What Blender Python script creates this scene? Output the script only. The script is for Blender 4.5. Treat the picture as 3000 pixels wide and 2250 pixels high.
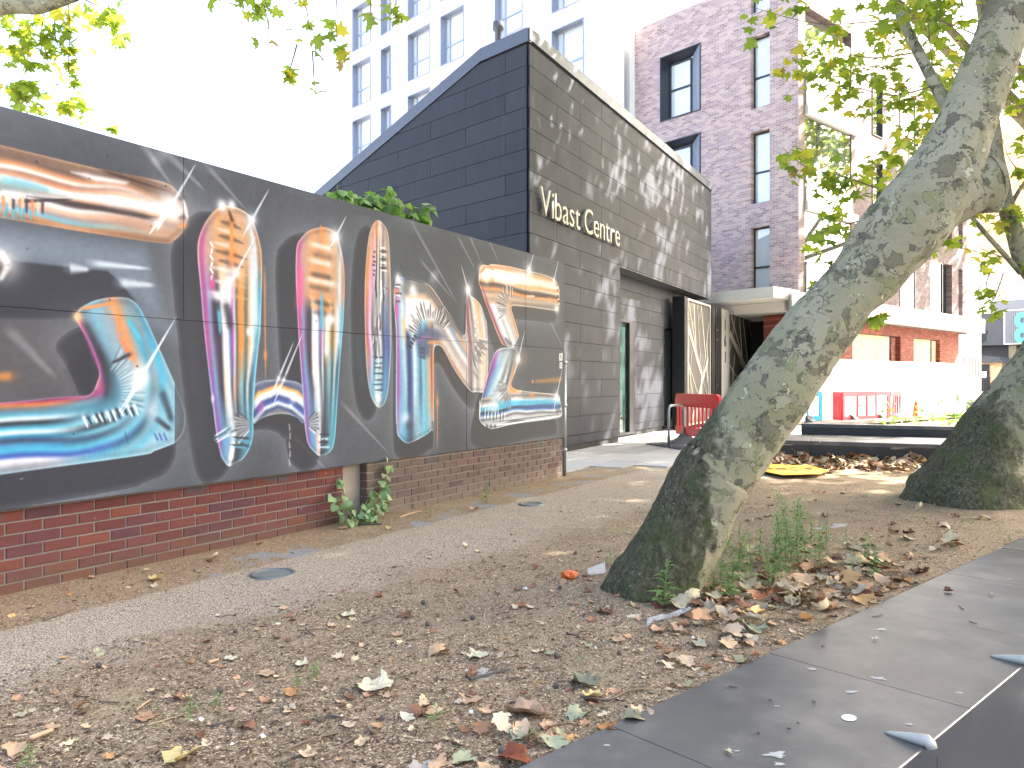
import bpy, bmesh, math, random
import numpy as np
from mathutils import Vector, Matrix, noise as mnoise

# ================================================================= camera, sky, sun, exposure
for o in list(bpy.data.objects):
    bpy.data.objects.remove(o, do_unlink=True)
SC = bpy.context.scene
COL = SC.collection
cam_d = bpy.data.cameras.new('camera'); cam = bpy.data.objects.new('camera', cam_d); COL.objects.link(cam)
cam.location = (0, 0, 1.30); cam.rotation_euler = (math.radians(90), 0, 0)
cam_d.sensor_width = 36.0; cam_d.lens = 27.6; cam_d.shift_y = -0.002
cam_d.clip_start = 0.05; cam_d.clip_end = 2000
SC.camera = cam

SUN_EL = math.radians(40); SUN_AZ = math.atan2(0.97, 0.25)          # clockwise from +Y
world = bpy.data.worlds.new('World'); SC.world = world; world.use_nodes = True
wn = world.node_tree; wn.nodes.clear()
w_out = wn.nodes.new('ShaderNodeOutputWorld'); w_bg = wn.nodes.new('ShaderNodeBackground'); w_sky = wn.nodes.new('ShaderNodeTexSky')
w_sky.sky_type = 'NISHITA'; w_sky.sun_disc = False; w_sky.sun_elevation = SUN_EL; w_sky.sun_rotation = SUN_AZ
w_sky.air_density = 1.0; w_sky.dust_density = 5.5; w_sky.ozone_density = 0.35
w_bg.inputs['Strength'].default_value = 0.12
wn.links.new(w_sky.outputs[0], w_bg.inputs['Color']); wn.links.new(w_bg.outputs[0], w_out.inputs['Surface'])
sun_d = bpy.data.lights.new('sun', 'SUN'); sun = bpy.data.objects.new('sun', sun_d); COL.objects.link(sun)
sun_d.energy = 5.0; sun_d.angle = math.radians(0.6); sun_d.color = (1.0, 0.94, 0.86)
SUNV = Vector((math.sin(SUN_AZ) * math.cos(SUN_EL), math.cos(SUN_AZ) * math.cos(SUN_EL), math.sin(SUN_EL)))
sun.rotation_euler = SUNV.to_track_quat('Z', 'Y').to_euler(); sun.location = (20, 5, 30)
SC.view_settings.view_transform = 'Standard'; SC.view_settings.look = 'None'
SC.view_settings.exposure = 3.3; SC.view_settings.gamma = 1.0; SC.view_settings.use_curve_mapping = False
SC.render.engine = 'CYCLES'
SC.cycles.max_bounces = 8; SC.cycles.transparent_max_bounces = 12
SC.cycles.sample_clamp_indirect = 8.0

R = random.Random(11)
FPX = 2300.0
def at(px, py, Y):
    """the place Y metres ahead that the photograph shows at (px, py)"""
    return Vector(((px - 1500) / FPX * Y, Y, 1.3 + (1119 - py) / FPX * Y))
def gnd(px, py, z=0.0):
    Y = (1.3 - z) * FPX / (py - 1119.0)
    return Vector(((px - 1500) / FPX * Y, Y, z))

# ================================================================= scene-graph helpers
def tag(o, label=None, cat=None, group=None, kind=None):
    if label: o['label'] = label
    if cat: o['category'] = cat
    if group: o['group'] = group
    if kind: o['kind'] = kind
    return o
def thing(name, label, cat, loc=(0, 0, 0), group=None):
    o = bpy.data.objects.new(name, None); o.location = loc; o.empty_display_size = 0.1; COL.objects.link(o)
    return tag(o, label, cat, group)
def mesh_obj(name, me, mat=None, parent=None, mw=None):
    o = bpy.data.objects.new(name, me)
    if mat is not None and not me.materials: me.materials.append(mat)
    COL.objects.link(o)
    if parent is not None:
        o.parent = parent
        if parent.type == 'EMPTY': o.matrix_parent_inverse = Matrix.Translation(-Vector(parent.location))
    if mw is not None: o.matrix_basis = mw
    return o
class MB:
    """collects faces; build() links them as ONE mesh object"""
    def __init__(s): s.v = []; s.f = []; s.m = []; s.sm = []
    def add(s, vs, fs, mi=0, smooth=False):
        b = len(s.v); s.v += [tuple(x) for x in vs]
        for f in fs: s.f.append([b + i for i in f]); s.m.append(mi); s.sm.append(smooth)
        return s
    def quad(s, a, b, c, d, mi=0): return s.add([a, b, c, d], [(0, 1, 2, 3)], mi)
    def box(s, o, ax, ay, az, mi=0):
        o = Vector(o); ax = Vector(ax); ay = Vector(ay); az = Vector(az)
        if ax.cross(ay).dot(az) < 0: ax, ay = ay, ax
        vs = [o, o + ax, o + ax + ay, o + ay, o + az, o + ax + az, o + ax + ay + az, o + ay + az]
        return s.add(vs, [(3, 2, 1, 0), (4, 5, 6, 7), (0, 1, 5, 4), (1, 2, 6, 5), (2, 3, 7, 6), (3, 0, 4, 7)], mi)
    def abox(s, x0, y0, z0, x1, y1, z1, mi=0): return s.box((x0, y0, z0), (x1 - x0, 0, 0), (0, y1 - y0, 0), (0, 0, z1 - z0), mi)
    def prism(s, poly, d, mi=0):
        n = len(poly); d = Vector(d); P = [Vector(p) for p in poly]
        nr = Vector((0, 0, 0))
        for i in range(n): nr += (P[i] - P[0]).cross(P[(i + 1) % n] - P[0])
        if nr.dot(d) > 0: P.reverse()
        return s.add(P + [p + d for p in P], [tuple(range(n)), tuple(range(2 * n - 1, n - 1, -1))] + [(i, n + i, n + (i + 1) % n, (i + 1) % n) for i in range(n)], mi)
    def tube(s, pts, rad, n=8, mi=0, cap=True, smooth=True):
        P = [Vector(p) for p in pts]; k = len(P)
        if not hasattr(rad, '__len__'): rad = [rad] * k
        b = len(s.v); ref = None
        for i in range(k):
            t = (P[min(i + 1, k - 1)] - P[max(i - 1, 0)]).normalized()
            if ref is None: ref = t.orthogonal().normalized()
            x = (ref - t * ref.dot(t)).normalized(); ref = x; y = t.cross(x)
            for j in range(n):
                a = 2 * math.pi * j / n; s.v.append(tuple(P[i] + (x * math.cos(a) + y * math.sin(a)) * rad[i]))
        for i in range(k - 1):
            for j in range(n):
                s.f.append([b + i * n + j, b + i * n + (j + 1) % n, b + (i + 1) * n + (j + 1) % n, b + (i + 1) * n + j]); s.m.append(mi); s.sm.append(smooth)
        if cap:
            s.f.append([b + j for j in range(n - 1, -1, -1)]); s.m.append(mi); s.sm.append(False)
            s.f.append([b + (k - 1) * n + j for j in range(n)]); s.m.append(mi); s.sm.append(False)
        return s
    def lathe(s, o, prof, n=24, mi=0, smooth=True):
        o = Vector(o); b = len(s.v); k = len(prof)
        for r, z in prof:
            for j in range(n): a = 2 * math.pi * j / n; s.v.append((o.x + r * math.cos(a), o.y + r * math.sin(a), o.z + z))
        for i in range(k - 1):
            for j in range(n): s.f.append([b + i * n + j, b + i * n + (j + 1) % n, b + (i + 1) * n + (j + 1) % n, b + (i + 1) * n + j]); s.m.append(mi); s.sm.append(smooth)
        return s
    def mesh(s, name, mats):
        me = bpy.data.meshes.new(name); me.from_pydata(s.v, [], s.f)
        for m in (mats if isinstance(mats, (list, tuple)) else [mats]): me.materials.append(m)
        me.polygons.foreach_set('material_index', s.m); me.polygons.foreach_set('use_smooth', s.sm); me.update()
        return me
    def build(s, name, mats, parent=None): return mesh_obj(name, s.mesh(name, mats), None, parent)

def struct(o, label=None): o['kind'] = 'structure'; return o

# ================================================================= material helpers
def lin(r, g, b):
    f = lambda c: (c / 255. / 12.92) if c / 255. <= .04045 else ((c / 255. + .055) / 1.055) ** 2.4
    return (f(r), f(g), f(b), 1)
class NT:
    def __init__(s, name):
        s.m = bpy.data.materials.new(name); s.m.use_nodes = True; s.t = s.m.node_tree; s.t.nodes.clear()
        s.out = s.t.nodes.new('ShaderNodeOutputMaterial')
    def n(s, typ, ins=None, out=0, **props):
        nd = s.t.nodes.new('ShaderNode' + typ)
        for k, v in props.items(): setattr(nd, k, v)
        for k, v in (ins or {}).items():
            sk = nd.inputs[k]
            if isinstance(v, bpy.types.NodeSocket): s.t.links.new(v, sk)
            else: sk.default_value = v
        return nd.outputs[out]
    def pos(s): return s.n('NewGeometry', out='Position')
    def obj(s): return s.n('TexCoord', out='Object')
    def noise(s, scale, detail=4, rough=.55, vec=None, out='Fac', dist=0.):
        i = {'Scale': scale, 'Detail': detail, 'Roughness': rough, 'Distortion': dist}
        i['Vector'] = vec if vec is not None else s.pos()
        return s.n('TexNoise', i, out=out)
    def vor(s, scale, vec=None, out='Distance', feature='F1', rnd=1.):
        i = {'Scale': scale, 'Randomness': rnd}; i['Vector'] = vec if vec is not None else s.pos()
        return s.n('TexVoronoi', i, out=out, feature=feature)
    def ramp(s, fac, stops, interp='LINEAR'):
        nd = s.t.nodes.new('ShaderNodeValToRGB'); cr = nd.color_ramp; cr.interpolation = interp
        while len(cr.elements) < len(stops): cr.elements.new(0.5)
        for e, (p, c) in zip(cr.elements, stops):
            e.position = p; e.color = c if hasattr(c, '__len__') else (c, c, c, 1)
        s.t.links.new(fac, nd.inputs[0]); return nd.outputs[0]
    def mix(s, fac, a, b, mode='MIX'):
        nd = s.t.nodes.new('ShaderNodeMix'); nd.data_type = 'RGBA'; nd.blend_type = mode
        for sk, v in ((nd.inputs[0], fac), (nd.inputs[6], a), (nd.inputs[7], b)):
            if isinstance(v, bpy.types.NodeSocket): s.t.links.new(v, sk)
            else: sk.default_value = v
        return nd.outputs[2]
    def math(s, op, a, b=0., c=None, clamp=False):
        nd = s.t.nodes.new('ShaderNodeMath'); nd.operation = op; nd.use_clamp = clamp
        for sk, v in zip(nd.inputs, (a, b) if c is None else (a, b, c)):
            if isinstance(v, bpy.types.NodeSocket): s.t.links.new(v, sk)
            else: sk.default_value = v
        return nd.outputs[0]
    def sstep(s, x, a, b):
        return s.n('MapRange', {'Value': x, 'From Min': a, 'From Max': b, 'To Min': 0., 'To Max': 1.}, interpolation_type='SMOOTHSTEP')
    def dot(s, vec, d): return s.n('VectorMath', {0: vec, 1: d}, out='Value', operation='DOT_PRODUCT')
    def scalevec(s, vec, sc):
        return s.n('VectorMath', {0: vec, 1: sc}, operation='MULTIPLY')
    def bump(s, h, strength=.5, dist=.01, nrm=None):
        i = {'Height': h, 'Strength': strength, 'Distance': dist}
        if nrm is not None: i['Normal'] = nrm
        return s.n('Bump', i)
    def rnd(s): return s.n('ObjectInfo', out='Random')
    def isl(s): return s.n('NewGeometry', out='Random Per Island')
    def bsdf(s, color, rough=.6, metal=0., spec=.5, normal=None, **extra):
        i = {'Base Color': color, 'Roughness': rough, 'Metallic': metal, 'Specular IOR Level': spec}
        if normal is not None: i['Normal'] = normal
        i.update(extra)
        return s.n('BsdfPrincipled', i)
    def done(s, sh): s.t.links.new(sh, s.out.inputs['Surface']); return s.m

def plain(name, col, rough=.6, metal=0., spec=.5, var=.12, sc=6., bump=0.):
    """a plain painted / moulded surface with a little mottling and uneven gloss"""
    t = NT(name); nz = t.noise(sc, 5)
    c = t.mix(t.math('MULTIPLY', nz, 1.), tuple(x * (1 - var) for x in col[:3]) + (1,), tuple(min(1, x * (1 + var)) for x in col[:3]) + (1,))
    rg = t.n('MapRange', {'Value': t.noise(sc * 2.3, 3), 'To Min': max(0, rough - .07), 'To Max': min(1, rough + .07)})
    nr = t.bump(t.noise(sc * 18, 3), bump, .004) if bump else None
    return t.done(t.bsdf(c, rg, metal, spec, nr))
PAINT_GAIN = 0.79; CROWN1 = [7400, 1500, 3600, 3200]; CROWN2 = [6200, 2400, 3000, 3000, 3200, 2600, 1700]; CROWN3 = [2600, 1100, 1500, 700]; CROWN4 = [1900, 1500, 1500, 1600]
# ---------------------------------------------------------------- painted mural (spray paint on flat board)
MS0, MS1, MZ0, MZ1, MPX = -1.6, 7.26, 0.50, 2.97, 260.0
def wall_sz(px, py):
    """where on the hoarding (metres along it, metres up) a spot of the mural lies"""
    u = (px - 1500.0) / 2300.0
    s = (3.05 + 4.677 * u) / (0.521 - 0.853 * u)
    return (s, 1.3 + (1119.0 - py) / 2300.0 * (4.677 + 0.853 * s))

def make_mural():
    rng = np.random.default_rng(5)
    W = int((MS1 - MS0) * MPX); H = int((MZ1 - MZ0) * MPX)
    S, Zg = np.meshgrid(MS0 + (np.arange(W) + .5) / MPX, MZ0 + (np.arange(H) + .5) / MPX)
    img = np.zeros((H, W, 3))
    def smooth(a, b, x):
        t = np.clip((x - a) / (b - a), 0, 1); return t * t * (3 - 2 * t)
    def noise(cell, seed):
        r = np.random.default_rng(seed)
        gx = int((MS1 - MS0) / cell) + 3; gz = int((MZ1 - MZ0) / cell) + 3
        g = r.random((gz, gx)); fx = (S - MS0) / cell; fz = (Zg - MZ0) / cell
        ix = fx.astype(int); iz = fz.astype(int); ax = fx - ix; az = fz - iz
        ax = ax * ax * (3 - 2 * ax); az = az * az * (3 - 2 * az)
        return (g[iz, ix] * (1 - ax) + g[iz, ix + 1] * ax) * (1 - az) + (g[iz + 1, ix] * (1 - ax) + g[iz + 1, ix + 1] * ax) * az
    n1 = noise(.7, 1); n2 = noise(.09, 2); n3 = noise(.03, 3); n4 = noise(.34, 4)
    base = np.array([.276, .294, .334])
    img[:] = base
    img *= (1 + .16 * (n1 - .5) + .05 * (n2 - .5))[..., None]
    right = smooth(3.4, 4.0, S)
    img = img * (1 - .10 * right[..., None] * np.array([1.1, .9, 1.0]))
    def win(p0, p1):
        a = max(0, int((p0[0] - MS0) * MPX)); b = min(W, int((p1[0] - MS0) * MPX) + 2)
        c = max(0, int((p0[1] - MZ0) * MPX)); d = min(H, int((p1[1] - MZ0) * MPX) + 2)
        return slice(c, max(d, c + 1)), slice(a, max(b, a + 1))
    def blend(sl, al, col):
        img[sl] = img[sl] * (1 - al[..., None]) + np.asarray(col) * al[..., None]
    def field(pts, rad, pad=1.0):
        P = np.array(pts); R = np.array(rad); m = R.max() * pad + .05
        sl = win(P.min(0) - m, P.max(0) + m); x = S[sl]; y = Zg[sl]
        best = np.full(x.shape, 9e9); C = np.zeros(x.shape); T = np.zeros(x.shape)
        seg = np.hypot(*(P[1:] - P[:-1]).T); acc = np.concatenate([[0], np.cumsum(seg)]); tot = acc[-1]
        for i in range(len(P) - 1):
            d = P[i + 1] - P[i]; L = seg[i]; ux, uy = d / L
            wx = x - P[i, 0]; wy = y - P[i, 1]; al = wx * ux + wy * uy; k = np.clip(al / L, 0, 1)
            r = R[i] + (R[i + 1] - R[i]) * k; ex = wx - k * d[0]; ey = wy - k * d[1]
            e = np.hypot(ex, ey) / r; c = (wx * -uy + wy * ux) / r
            u = e < best; best[u] = e[u]; C[u] = c[u]; T[u] = ((acc[i] + k * L) / tot)[u]
        return sl, best, C, T
    def rows(table, C, T):
        ts = [r[0] for r in table]; out = []
        for _, st in table:
            xs = [q[0] for q in st]
            out.append(np.stack([np.interp(C, xs, [q[1][k] / 255. for q in st]) for k in range(3)], -1))
        if len(out) == 1: return out[0]
        res = np.zeros(C.shape + (3,)); 
        for k in range(3):
            stack = np.stack([o[..., k] for o in out], 0)
            f = np.interp(T, ts, range(len(ts))); i = np.clip(f.astype(int), 0, len(ts) - 2); a = f - i
            lo = np.take_along_axis(stack, i[None], 0)[0]; hi = np.take_along_axis(stack, i[None] + 1, 0)[0]
            res[..., k] = lo * (1 - a) + hi * a
        return res
    def tube(pts, rad, table, wob=.10, rim=(205, 215, 225), rimw=.5, out=None, lim=0):
        sl, e, C, T = field(pts, rad)
        w = (n4[sl] - .5) * wob * 1.4
        col = sum(rows(table, np.clip(C + w + k, -1, 1), np.clip(T + k * .6, 0, 1)) for k in (-.028, 0., .028)) / 3
        lum = col.mean(-1, keepdims=True); col = np.clip(lum + (col - lum) * .98, 0, 1)
        if out is None:
            a = smooth(1.0, .965, e)
        else:
            a = smooth(-.006, .006, out[sl]) * (smooth(lim, lim - .3, e) if lim else 1.)
        img[sl] = img[sl] * (1 - a[..., None]) + col * a[..., None]
    def closed(px):
        """smooth closed outline through px, as signed distance over the whole board (+ inside)"""
        P = np.array([wall_sz(*q) for q in px]); n = len(P); pts = []
        for i in range(n):
            a, b, c, d = P[i - 1], P[i], P[(i + 1) % n], P[(i + 2) % n]
            for k in range(4):
                t = k / 4.; pts.append(.5 * (2 * b + (c - a) * t + (2 * a - 5 * b + 4 * c - d) * t * t + (3 * b - a - 3 * c + d) * t ** 3))
        P = np.array(pts); sl = win(P.min(0) - .5, P.max(0) + .5); x = S[sl]; y = Zg[sl]
        ins = np.zeros(x.shape, bool); dd = np.full(x.shape, 9.)
        for i in range(len(P)):
            a = P[i]; b = P[(i + 1) % len(P)]; cr = (a[1] > y) != (b[1] > y)
            if abs(b[1] - a[1]) > 1e-9: ins ^= cr & (x < (b[0] - a[0]) * (y - a[1]) / (b[1] - a[1]) + a[0])
            v = b - a; k = np.clip(((x - a[0]) * v[0] + (y - a[1]) * v[1]) / (v @ v + 1e-12), 0, 1)
            dd = np.minimum(dd, np.hypot(x - a[0] - k * v[0], y - a[1] - k * v[1]))
        full = np.full((H, W), -9.); full[sl] = np.where(ins, dd, -dd); return full
    def rimlight(out, col, al):
        sl = (slice(0, H), slice(0, W)); r = np.exp(-((out - .007) / .006) ** 2) * al * (.25 + 1.0 * n4)
        blend(sl, np.clip(r, 0, 1), np.array(col) / 255.)
        r = np.exp(-((out - .03) / .02) ** 2) * .22 * (.3 + n1); blend(sl, np.clip(r, 0, 1), np.array([.16, .15, .18]))
    def oshadow(out, off, al=.8, soft=.03, col=(40, 42, 53)):
        dx, dz = int(off[0] * MPX), int(off[1] * MPX)
        sh = np.roll(np.roll(out, dx, 1), dz, 0); sl = (slice(0, H), slice(0, W))
        blend(sl, .42 * np.exp(-np.clip(-sh - .03, 0, 9) / .10) * (sh < -.02) * (.4 + .9 * n1), np.array([.52, .54, .58]))
        blend(sl, al * smooth(-soft, soft, sh), np.array(col) / 255.)
    def shadow(pts, rad, off=(-.17, -.10), al=.80, soft=.22, col=(40, 42, 53)):
        P = [(p[0] + off[0], p[1] + off[1]) for p in pts]
        sl, e, C, T = field(P, rad, 1.5)
        blend(sl, al * smooth(1.0 + soft, 1.0 - soft * .55, e), np.array(col) / 255.)
    def halo(pts, rad, al=.35, w=.8, col=(160, 168, 178), off=(-.2, -.13)):
        P = [(p[0] + off[0], p[1] + off[1]) for p in pts]
        sl, e, C, T = field(P, rad, 2.2)
        blend(sl, al * smooth(1 + w, 1.0, e) * (.5 + .8 * n1[sl]), np.array(col) / 255.)
    def line(p0, p1, w0, w1, col, al=1., soft=.9):
        sl, e, C, T = field([p0, p1], [max(w0, .002), max(w1, .002)], 2.2)
        fade = np.clip(np.minimum(T, 1 - T) * 5 + .25, 0, 1)
        blend(sl, al * fade * smooth(1.0 + soft, 1 - soft, e), np.array(col) / 255.)
    def poly(pts, col, al=.9, soft=.02):
        P = np.array(pts); sl = win(P.min(0) - .1, P.max(0) + .1); x = S[sl]; y = Zg[sl]
        ins = np.zeros(x.shape, bool); d = np.full(x.shape, 9.)
        for i in range(len(P)):
            a = P[i]; b = P[(i + 1) % len(P)]
            cr = (a[1] > y) != (b[1] > y)
            with np.errstate(divide='ignore', invalid='ignore'):
                ins ^= cr & (x < (b[0] - a[0]) * (y - a[1]) / (b[1] - a[1] + 1e-12) + a[0])
            v = b - a; k = np.clip(((x - a[0]) * v[0] + (y - a[1]) * v[1]) / (v @ v), 0, 1)
            d = np.minimum(d, np.hypot(x - a[0] - k * v[0], y - a[1] - k * v[1]))
        sd = np.where(ins, d, -d)
        blend(sl, al * smooth(-soft, soft, sd), np.array(col) / 255.)
    def spot(p, r, col=(255, 255, 255), al=1., asp=1.):
        sl = win((p[0] - 3 * r * max(asp, 1), p[1] - 3 * r), (p[0] + 3 * r * max(asp, 1), p[1] + 3 * r))
        d = np.hypot((S[sl] - p[0]) / asp, Zg[sl] - p[1]) / r
        blend(sl, np.clip(al * np.exp(-d * d), 0, 1), np.array(col) / 255.)
    def sparkle(p, L, ang, r=.05):
        spot(p, r); spot(p, r * 2.2, al=.35)
        for k, f in ((0, 1.), (math.pi, .55)):
            q = (p[0] + math.cos(ang + k) * L * f, p[1] + math.sin(ang + k) * L * f)
            line(p, q, .013, .003, (232, 240, 248), .8)
    def folds(c, a0, a1, r0, r1, n, dark=(38, 36, 44), al=.8, w=.012, light=True):
        for i in range(n):
            a = a0 + (a1 - a0) * (i + .5) / n + rng.uniform(-.03, .03); l = rng.uniform(.75, 1.1)
            p = (c[0] + math.cos(a) * r0, c[1] + math.sin(a) * r0); q = (c[0] + math.cos(a) * r1 * l, c[1] + math.sin(a) * r1 * l)
            line(p, q, w * .5, w * 1.3, dark, al * rng.uniform(.6, 1))
            if light:
                b = a + (a1 - a0) / n * .45
                line((c[0] + math.cos(b) * r0, c[1] + math.sin(b) * r0), (c[0] + math.cos(b) * r1 * l, c[1] + math.sin(b) * r1 * l), w * .4, w, (250, 250, 252), al * .9)
    def ribs(p, q, n, wid, cols, w=.011, al=.85, tilt=0.):
        d = np.array(q) - np.array(p); L = np.hypot(*d); u = d / L; v = np.array([-u[1], u[0]])
        for i in range(n):
            c = np.array(p) + d * (i + .5) / n + rng.normal(0, .006, 2); h = wid * rng.uniform(.6, 1.1)
            a = c - v * h + u * tilt; b = c + v * h - u * tilt
            line(a, b, w * .5, w, cols[i % len(cols)], al)
    Q = wall_sz
    def dense(pts, rad, k=7):
        P = np.array(pts); o = []; r = []
        for i in range(len(P) - 1):
            a, b, c, d = P[max(i - 1, 0)], P[i], P[i + 1], P[min(i + 2, len(P) - 1)]
            for j in range(k):
                t = j / k; o.append(tuple(.5 * (2 * b + (c - a) * t + (2 * a - 5 * b + 4 * c - d) * t * t + (3 * b - a - 3 * c + d) * t ** 3))); r.append(rad[i] + (rad[i + 1] - rad[i]) * t)
        return o + [tuple(P[-1])], r + [rad[-1]]
    # colour bands across the tubes
    warm = [(0, [(-1, (150, 112, 84)), (-.86, (226, 150, 96)), (-.74, (196, 186, 180)), (-.6, (110, 176, 200)), (-.52, (232, 150, 104)), (-.42, (120, 106, 104)), (-.3, (96, 84, 84)), (-.2, (60, 52, 58)), (-.08, (196, 132, 92)), (.02, (255, 253, 250)), (.18, (252, 240, 232)), (.26, (222, 140, 92)), (.34, (130, 205, 224)), (.42, (255, 255, 255)), (.52, (228, 158, 112)), (.68, (214, 140, 92)), (.8, (130, 98, 82)), (.9, (228, 148, 90)), (1, (132, 100, 80))]),
            (.72, [(-1, (150, 112, 84)), (-.86, (226, 150, 96)), (-.74, (110, 190, 214)), (-.62, (150, 140, 146)), (-.46, (250, 190, 160)), (-.34, (255, 250, 248)), (-.22, (52, 44, 50)), (-.06, (190, 130, 96)), (.04, (222, 190, 170)), (.12, (255, 255, 255)), (.2, (232, 150, 108)), (.34, (150, 110, 90)), (.44, (255, 240, 236)), (.54, (220, 144, 100)), (.7, (98, 80, 74)), (.84, (128, 100, 86)), (1, (140, 106, 84))]),
            (1, [(-1, (120, 94, 78)), (-.7, (214, 146, 102)), (-.3, (150, 120, 104)), (0, (250, 190, 150)), (.3, (255, 246, 240)), (.5, (160, 120, 96)), (.8, (120, 100, 92)), (1, (180, 150, 130))])]
    cool = [(0, [(-1, (132, 176, 196)), (-.86, (150, 158, 170)), (-.74, (196, 192, 204)), (-.62, (232, 232, 240)), (-.5, (44, 74, 170)), (-.36, (70, 178, 214)), (-.22, (62, 150, 196)), (-.1, (52, 60, 96)), (.02, (40, 130, 170)), (.12, (240, 248, 252)), (.24, (74, 176, 206)), (.38, (24, 28, 40)), (.48, (230, 246, 250)), (.6, (82, 160, 186)), (.74, (96, 112, 126)), (.86, (238, 138, 70)), (.93, (176, 50, 96)), (1, (92, 60, 84))]),
            (1, [(-1, (150, 196, 214)), (-.84, (112, 186, 210)), (-.66, (196, 214, 224)), (-.5, (40, 92, 190)), (-.3, (84, 196, 224)), (-.1, (46, 84, 130)), (.08, (86, 180, 206)), (.22, (34, 40, 54)), (.4, (150, 206, 222)), (.6, (72, 140, 168)), (.8, (120, 70, 110)), (.92, (196, 60, 120)), (1, (110, 90, 110))])]
    arm = [(0, [(-1, (120, 178, 198)), (-.86, (64, 160, 196)), (-.7, (110, 118, 128)), (-.5, (64, 120, 150)), (-.25, (150, 190, 206)), (0, (96, 122, 140)), (.2, (44, 50, 62)), (.4, (150, 180, 196)), (.62, (70, 76, 90)), (.78, (70, 130, 160)), (.9, (90, 150, 180)), (1, (110, 170, 196))]),
           (.45, [(-1, (130, 170, 186)), (-.86, (76, 178, 214)), (-.6, (110, 140, 150)), (-.3, (150, 190, 200)), (0, (96, 122, 140)), (.3, (150, 180, 196)), (.6, (60, 70, 90)), (.8, (140, 80, 150)), (.92, (170, 70, 130)), (1, (210, 180, 200))]),
           (.6, [(-1, (130, 170, 186)), (-.86, (76, 178, 214)), (-.68, (136, 140, 144)), (-.5, (60, 180, 214)), (-.34, (150, 150, 156)), (-.2, (240, 140, 66)), (-.06, (140, 150, 190)), (.14, (150, 168, 176)), (.4, (40, 40, 54)), (.62, (84, 84, 100)), (.8, (182, 84, 170)), (.92, (240, 150, 80)), (1, (240, 240, 245))]),
           (1, [(-1, (110, 180, 206)), (-.6, (130, 140, 146)), (-.2, (236, 150, 86)), (.2, (140, 170, 184)), (.6, (110, 170, 196)), (1, (238, 160, 100))])]
    bend = [(0, cool[0][1]), (.62, cool[0][1]), (.70, [(-1, (140, 190, 210)), (-.86, (150, 200, 220)), (-.66, (84, 190, 224)), (-.5, (56, 90, 170)), (-.34, (90, 190, 220)), (-.16, (40, 60, 90)), (-.02, (120, 200, 220)), (.1, (30, 36, 48)), (.26, (150, 206, 222)), (.46, (86, 150, 176)), (.62, (70, 130, 156)), (.76, (110, 160, 180)), (.86, (130, 90, 130)), (.93, (186, 56, 120)), (1, (110, 60, 90))]),
            (.80, [(-1, (150, 196, 212)), (-.9, (70, 180, 216)), (-.74, (120, 150, 164)), (-.56, (40, 56, 74)), (-.40, (110, 190, 214)), (-.2, (130, 170, 184)), (0, (104, 160, 184)), (.2, (140, 200, 220)), (.42, (76, 130, 154)), (.6, (60, 100, 124)), (.74, (46, 50, 62)), (.84, (150, 60, 130)), (.93, (200, 70, 140)), (1, (150, 100, 130))]),
            (.90, [(-1, (120, 170, 190)), (-.88, (66, 176, 214)), (-.7, (132, 140, 146)), (-.52, (60, 176, 212)), (-.36, (150, 154, 158)), (-.2, (236, 140, 70)), (-.06, (140, 150, 186)), (.14, (150, 172, 182)), (.4, (110, 150, 170)), (.58, (50, 54, 66)), (.7, (40, 38, 48)), (.82, (176, 84, 160)), (.92, (240, 150, 80)), (1, (246, 236, 230))]),
            (1, [(-1, (96, 176, 206)), (-.6, (130, 144, 150)), (-.2, (236, 156, 96)), (.1, (140, 160, 170)), (.4, (130, 190, 214)), (.7, (120, 160, 180)), (.9, (240, 160, 100)), (1, (246, 200, 150))])]
    legw = [(-1, (214, 140, 150)), (-.86, (222, 96, 168)), (-.72, (196, 150, 140)), (-.5, (206, 160, 124)), (-.3, (232, 160, 100)), (-.12, (190, 150, 120)), (.06, (236, 150, 80)), (.3, (206, 164, 132)), (.5, (214, 160, 118)), (.66, (190, 170, 150)), (.78, (226, 234, 240)), (.9, (206, 150, 110)), (1, (214, 158, 112))]
    legm = [(-1, (150, 100, 180)), (-.86, (206, 82, 160)), (-.74, (130, 150, 190)), (-.62, (100, 70, 110)), (-.54, (60, 56, 74)), (-.44, (40, 44, 60)), (-.34, (238, 236, 240)), (-.2, (255, 246, 232)), (-.1, (74, 110, 180)), (-.02, (170, 70, 150)), (.06, (235, 235, 238)), (.12, (60, 70, 76)), (.2, (214, 140, 70)), (.34, (238, 150, 70)), (.46, (60, 100, 110)), (.54, (226, 160, 100)), (.66, (240, 235, 230)), (.78, (150, 200, 226)), (.9, (80, 190, 222)), (1, (110, 196, 224))]
    legc = [(-1, (120, 160, 200)), (-.86, (150, 90, 186)), (-.72, (110, 166, 206)), (-.58, (84, 70, 100)), (-.46, (36, 34, 48)), (-.34, (246, 216, 196)), (-.16, (255, 255, 252)), (-.02, (60, 60, 84)), (.08, (232, 240, 244)), (.16, (44, 70, 84)), (.3, (150, 150, 146)), (.42, (120, 196, 212)), (.54, (40, 48, 58)), (.64, (200, 230, 238)), (.78, (50, 60, 76)), (.88, (64, 184, 222)), (1, (96, 196, 226))]
    legb = [(-1, (110, 196, 222)), (-.8, (170, 80, 176)), (-.6, (96, 150, 200)), (-.3, (120, 170, 200)), (-.05, (246, 250, 252)), (.05, (66, 70, 80)), (.3, (50, 70, 86)), (.6, (92, 150, 176)), (.85, (76, 190, 222)), (1, (130, 200, 220))]
    leg = [(0, legw), (.2, legw), (.34, legm), (.55, legm), (.7, legc), (.9, legb), (1, legb)]
    legR = [(0, legw), (.3, legw), (.38, legm), (.5, legm), (.62, legc), (.9, legb), (1, legb)]
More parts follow.
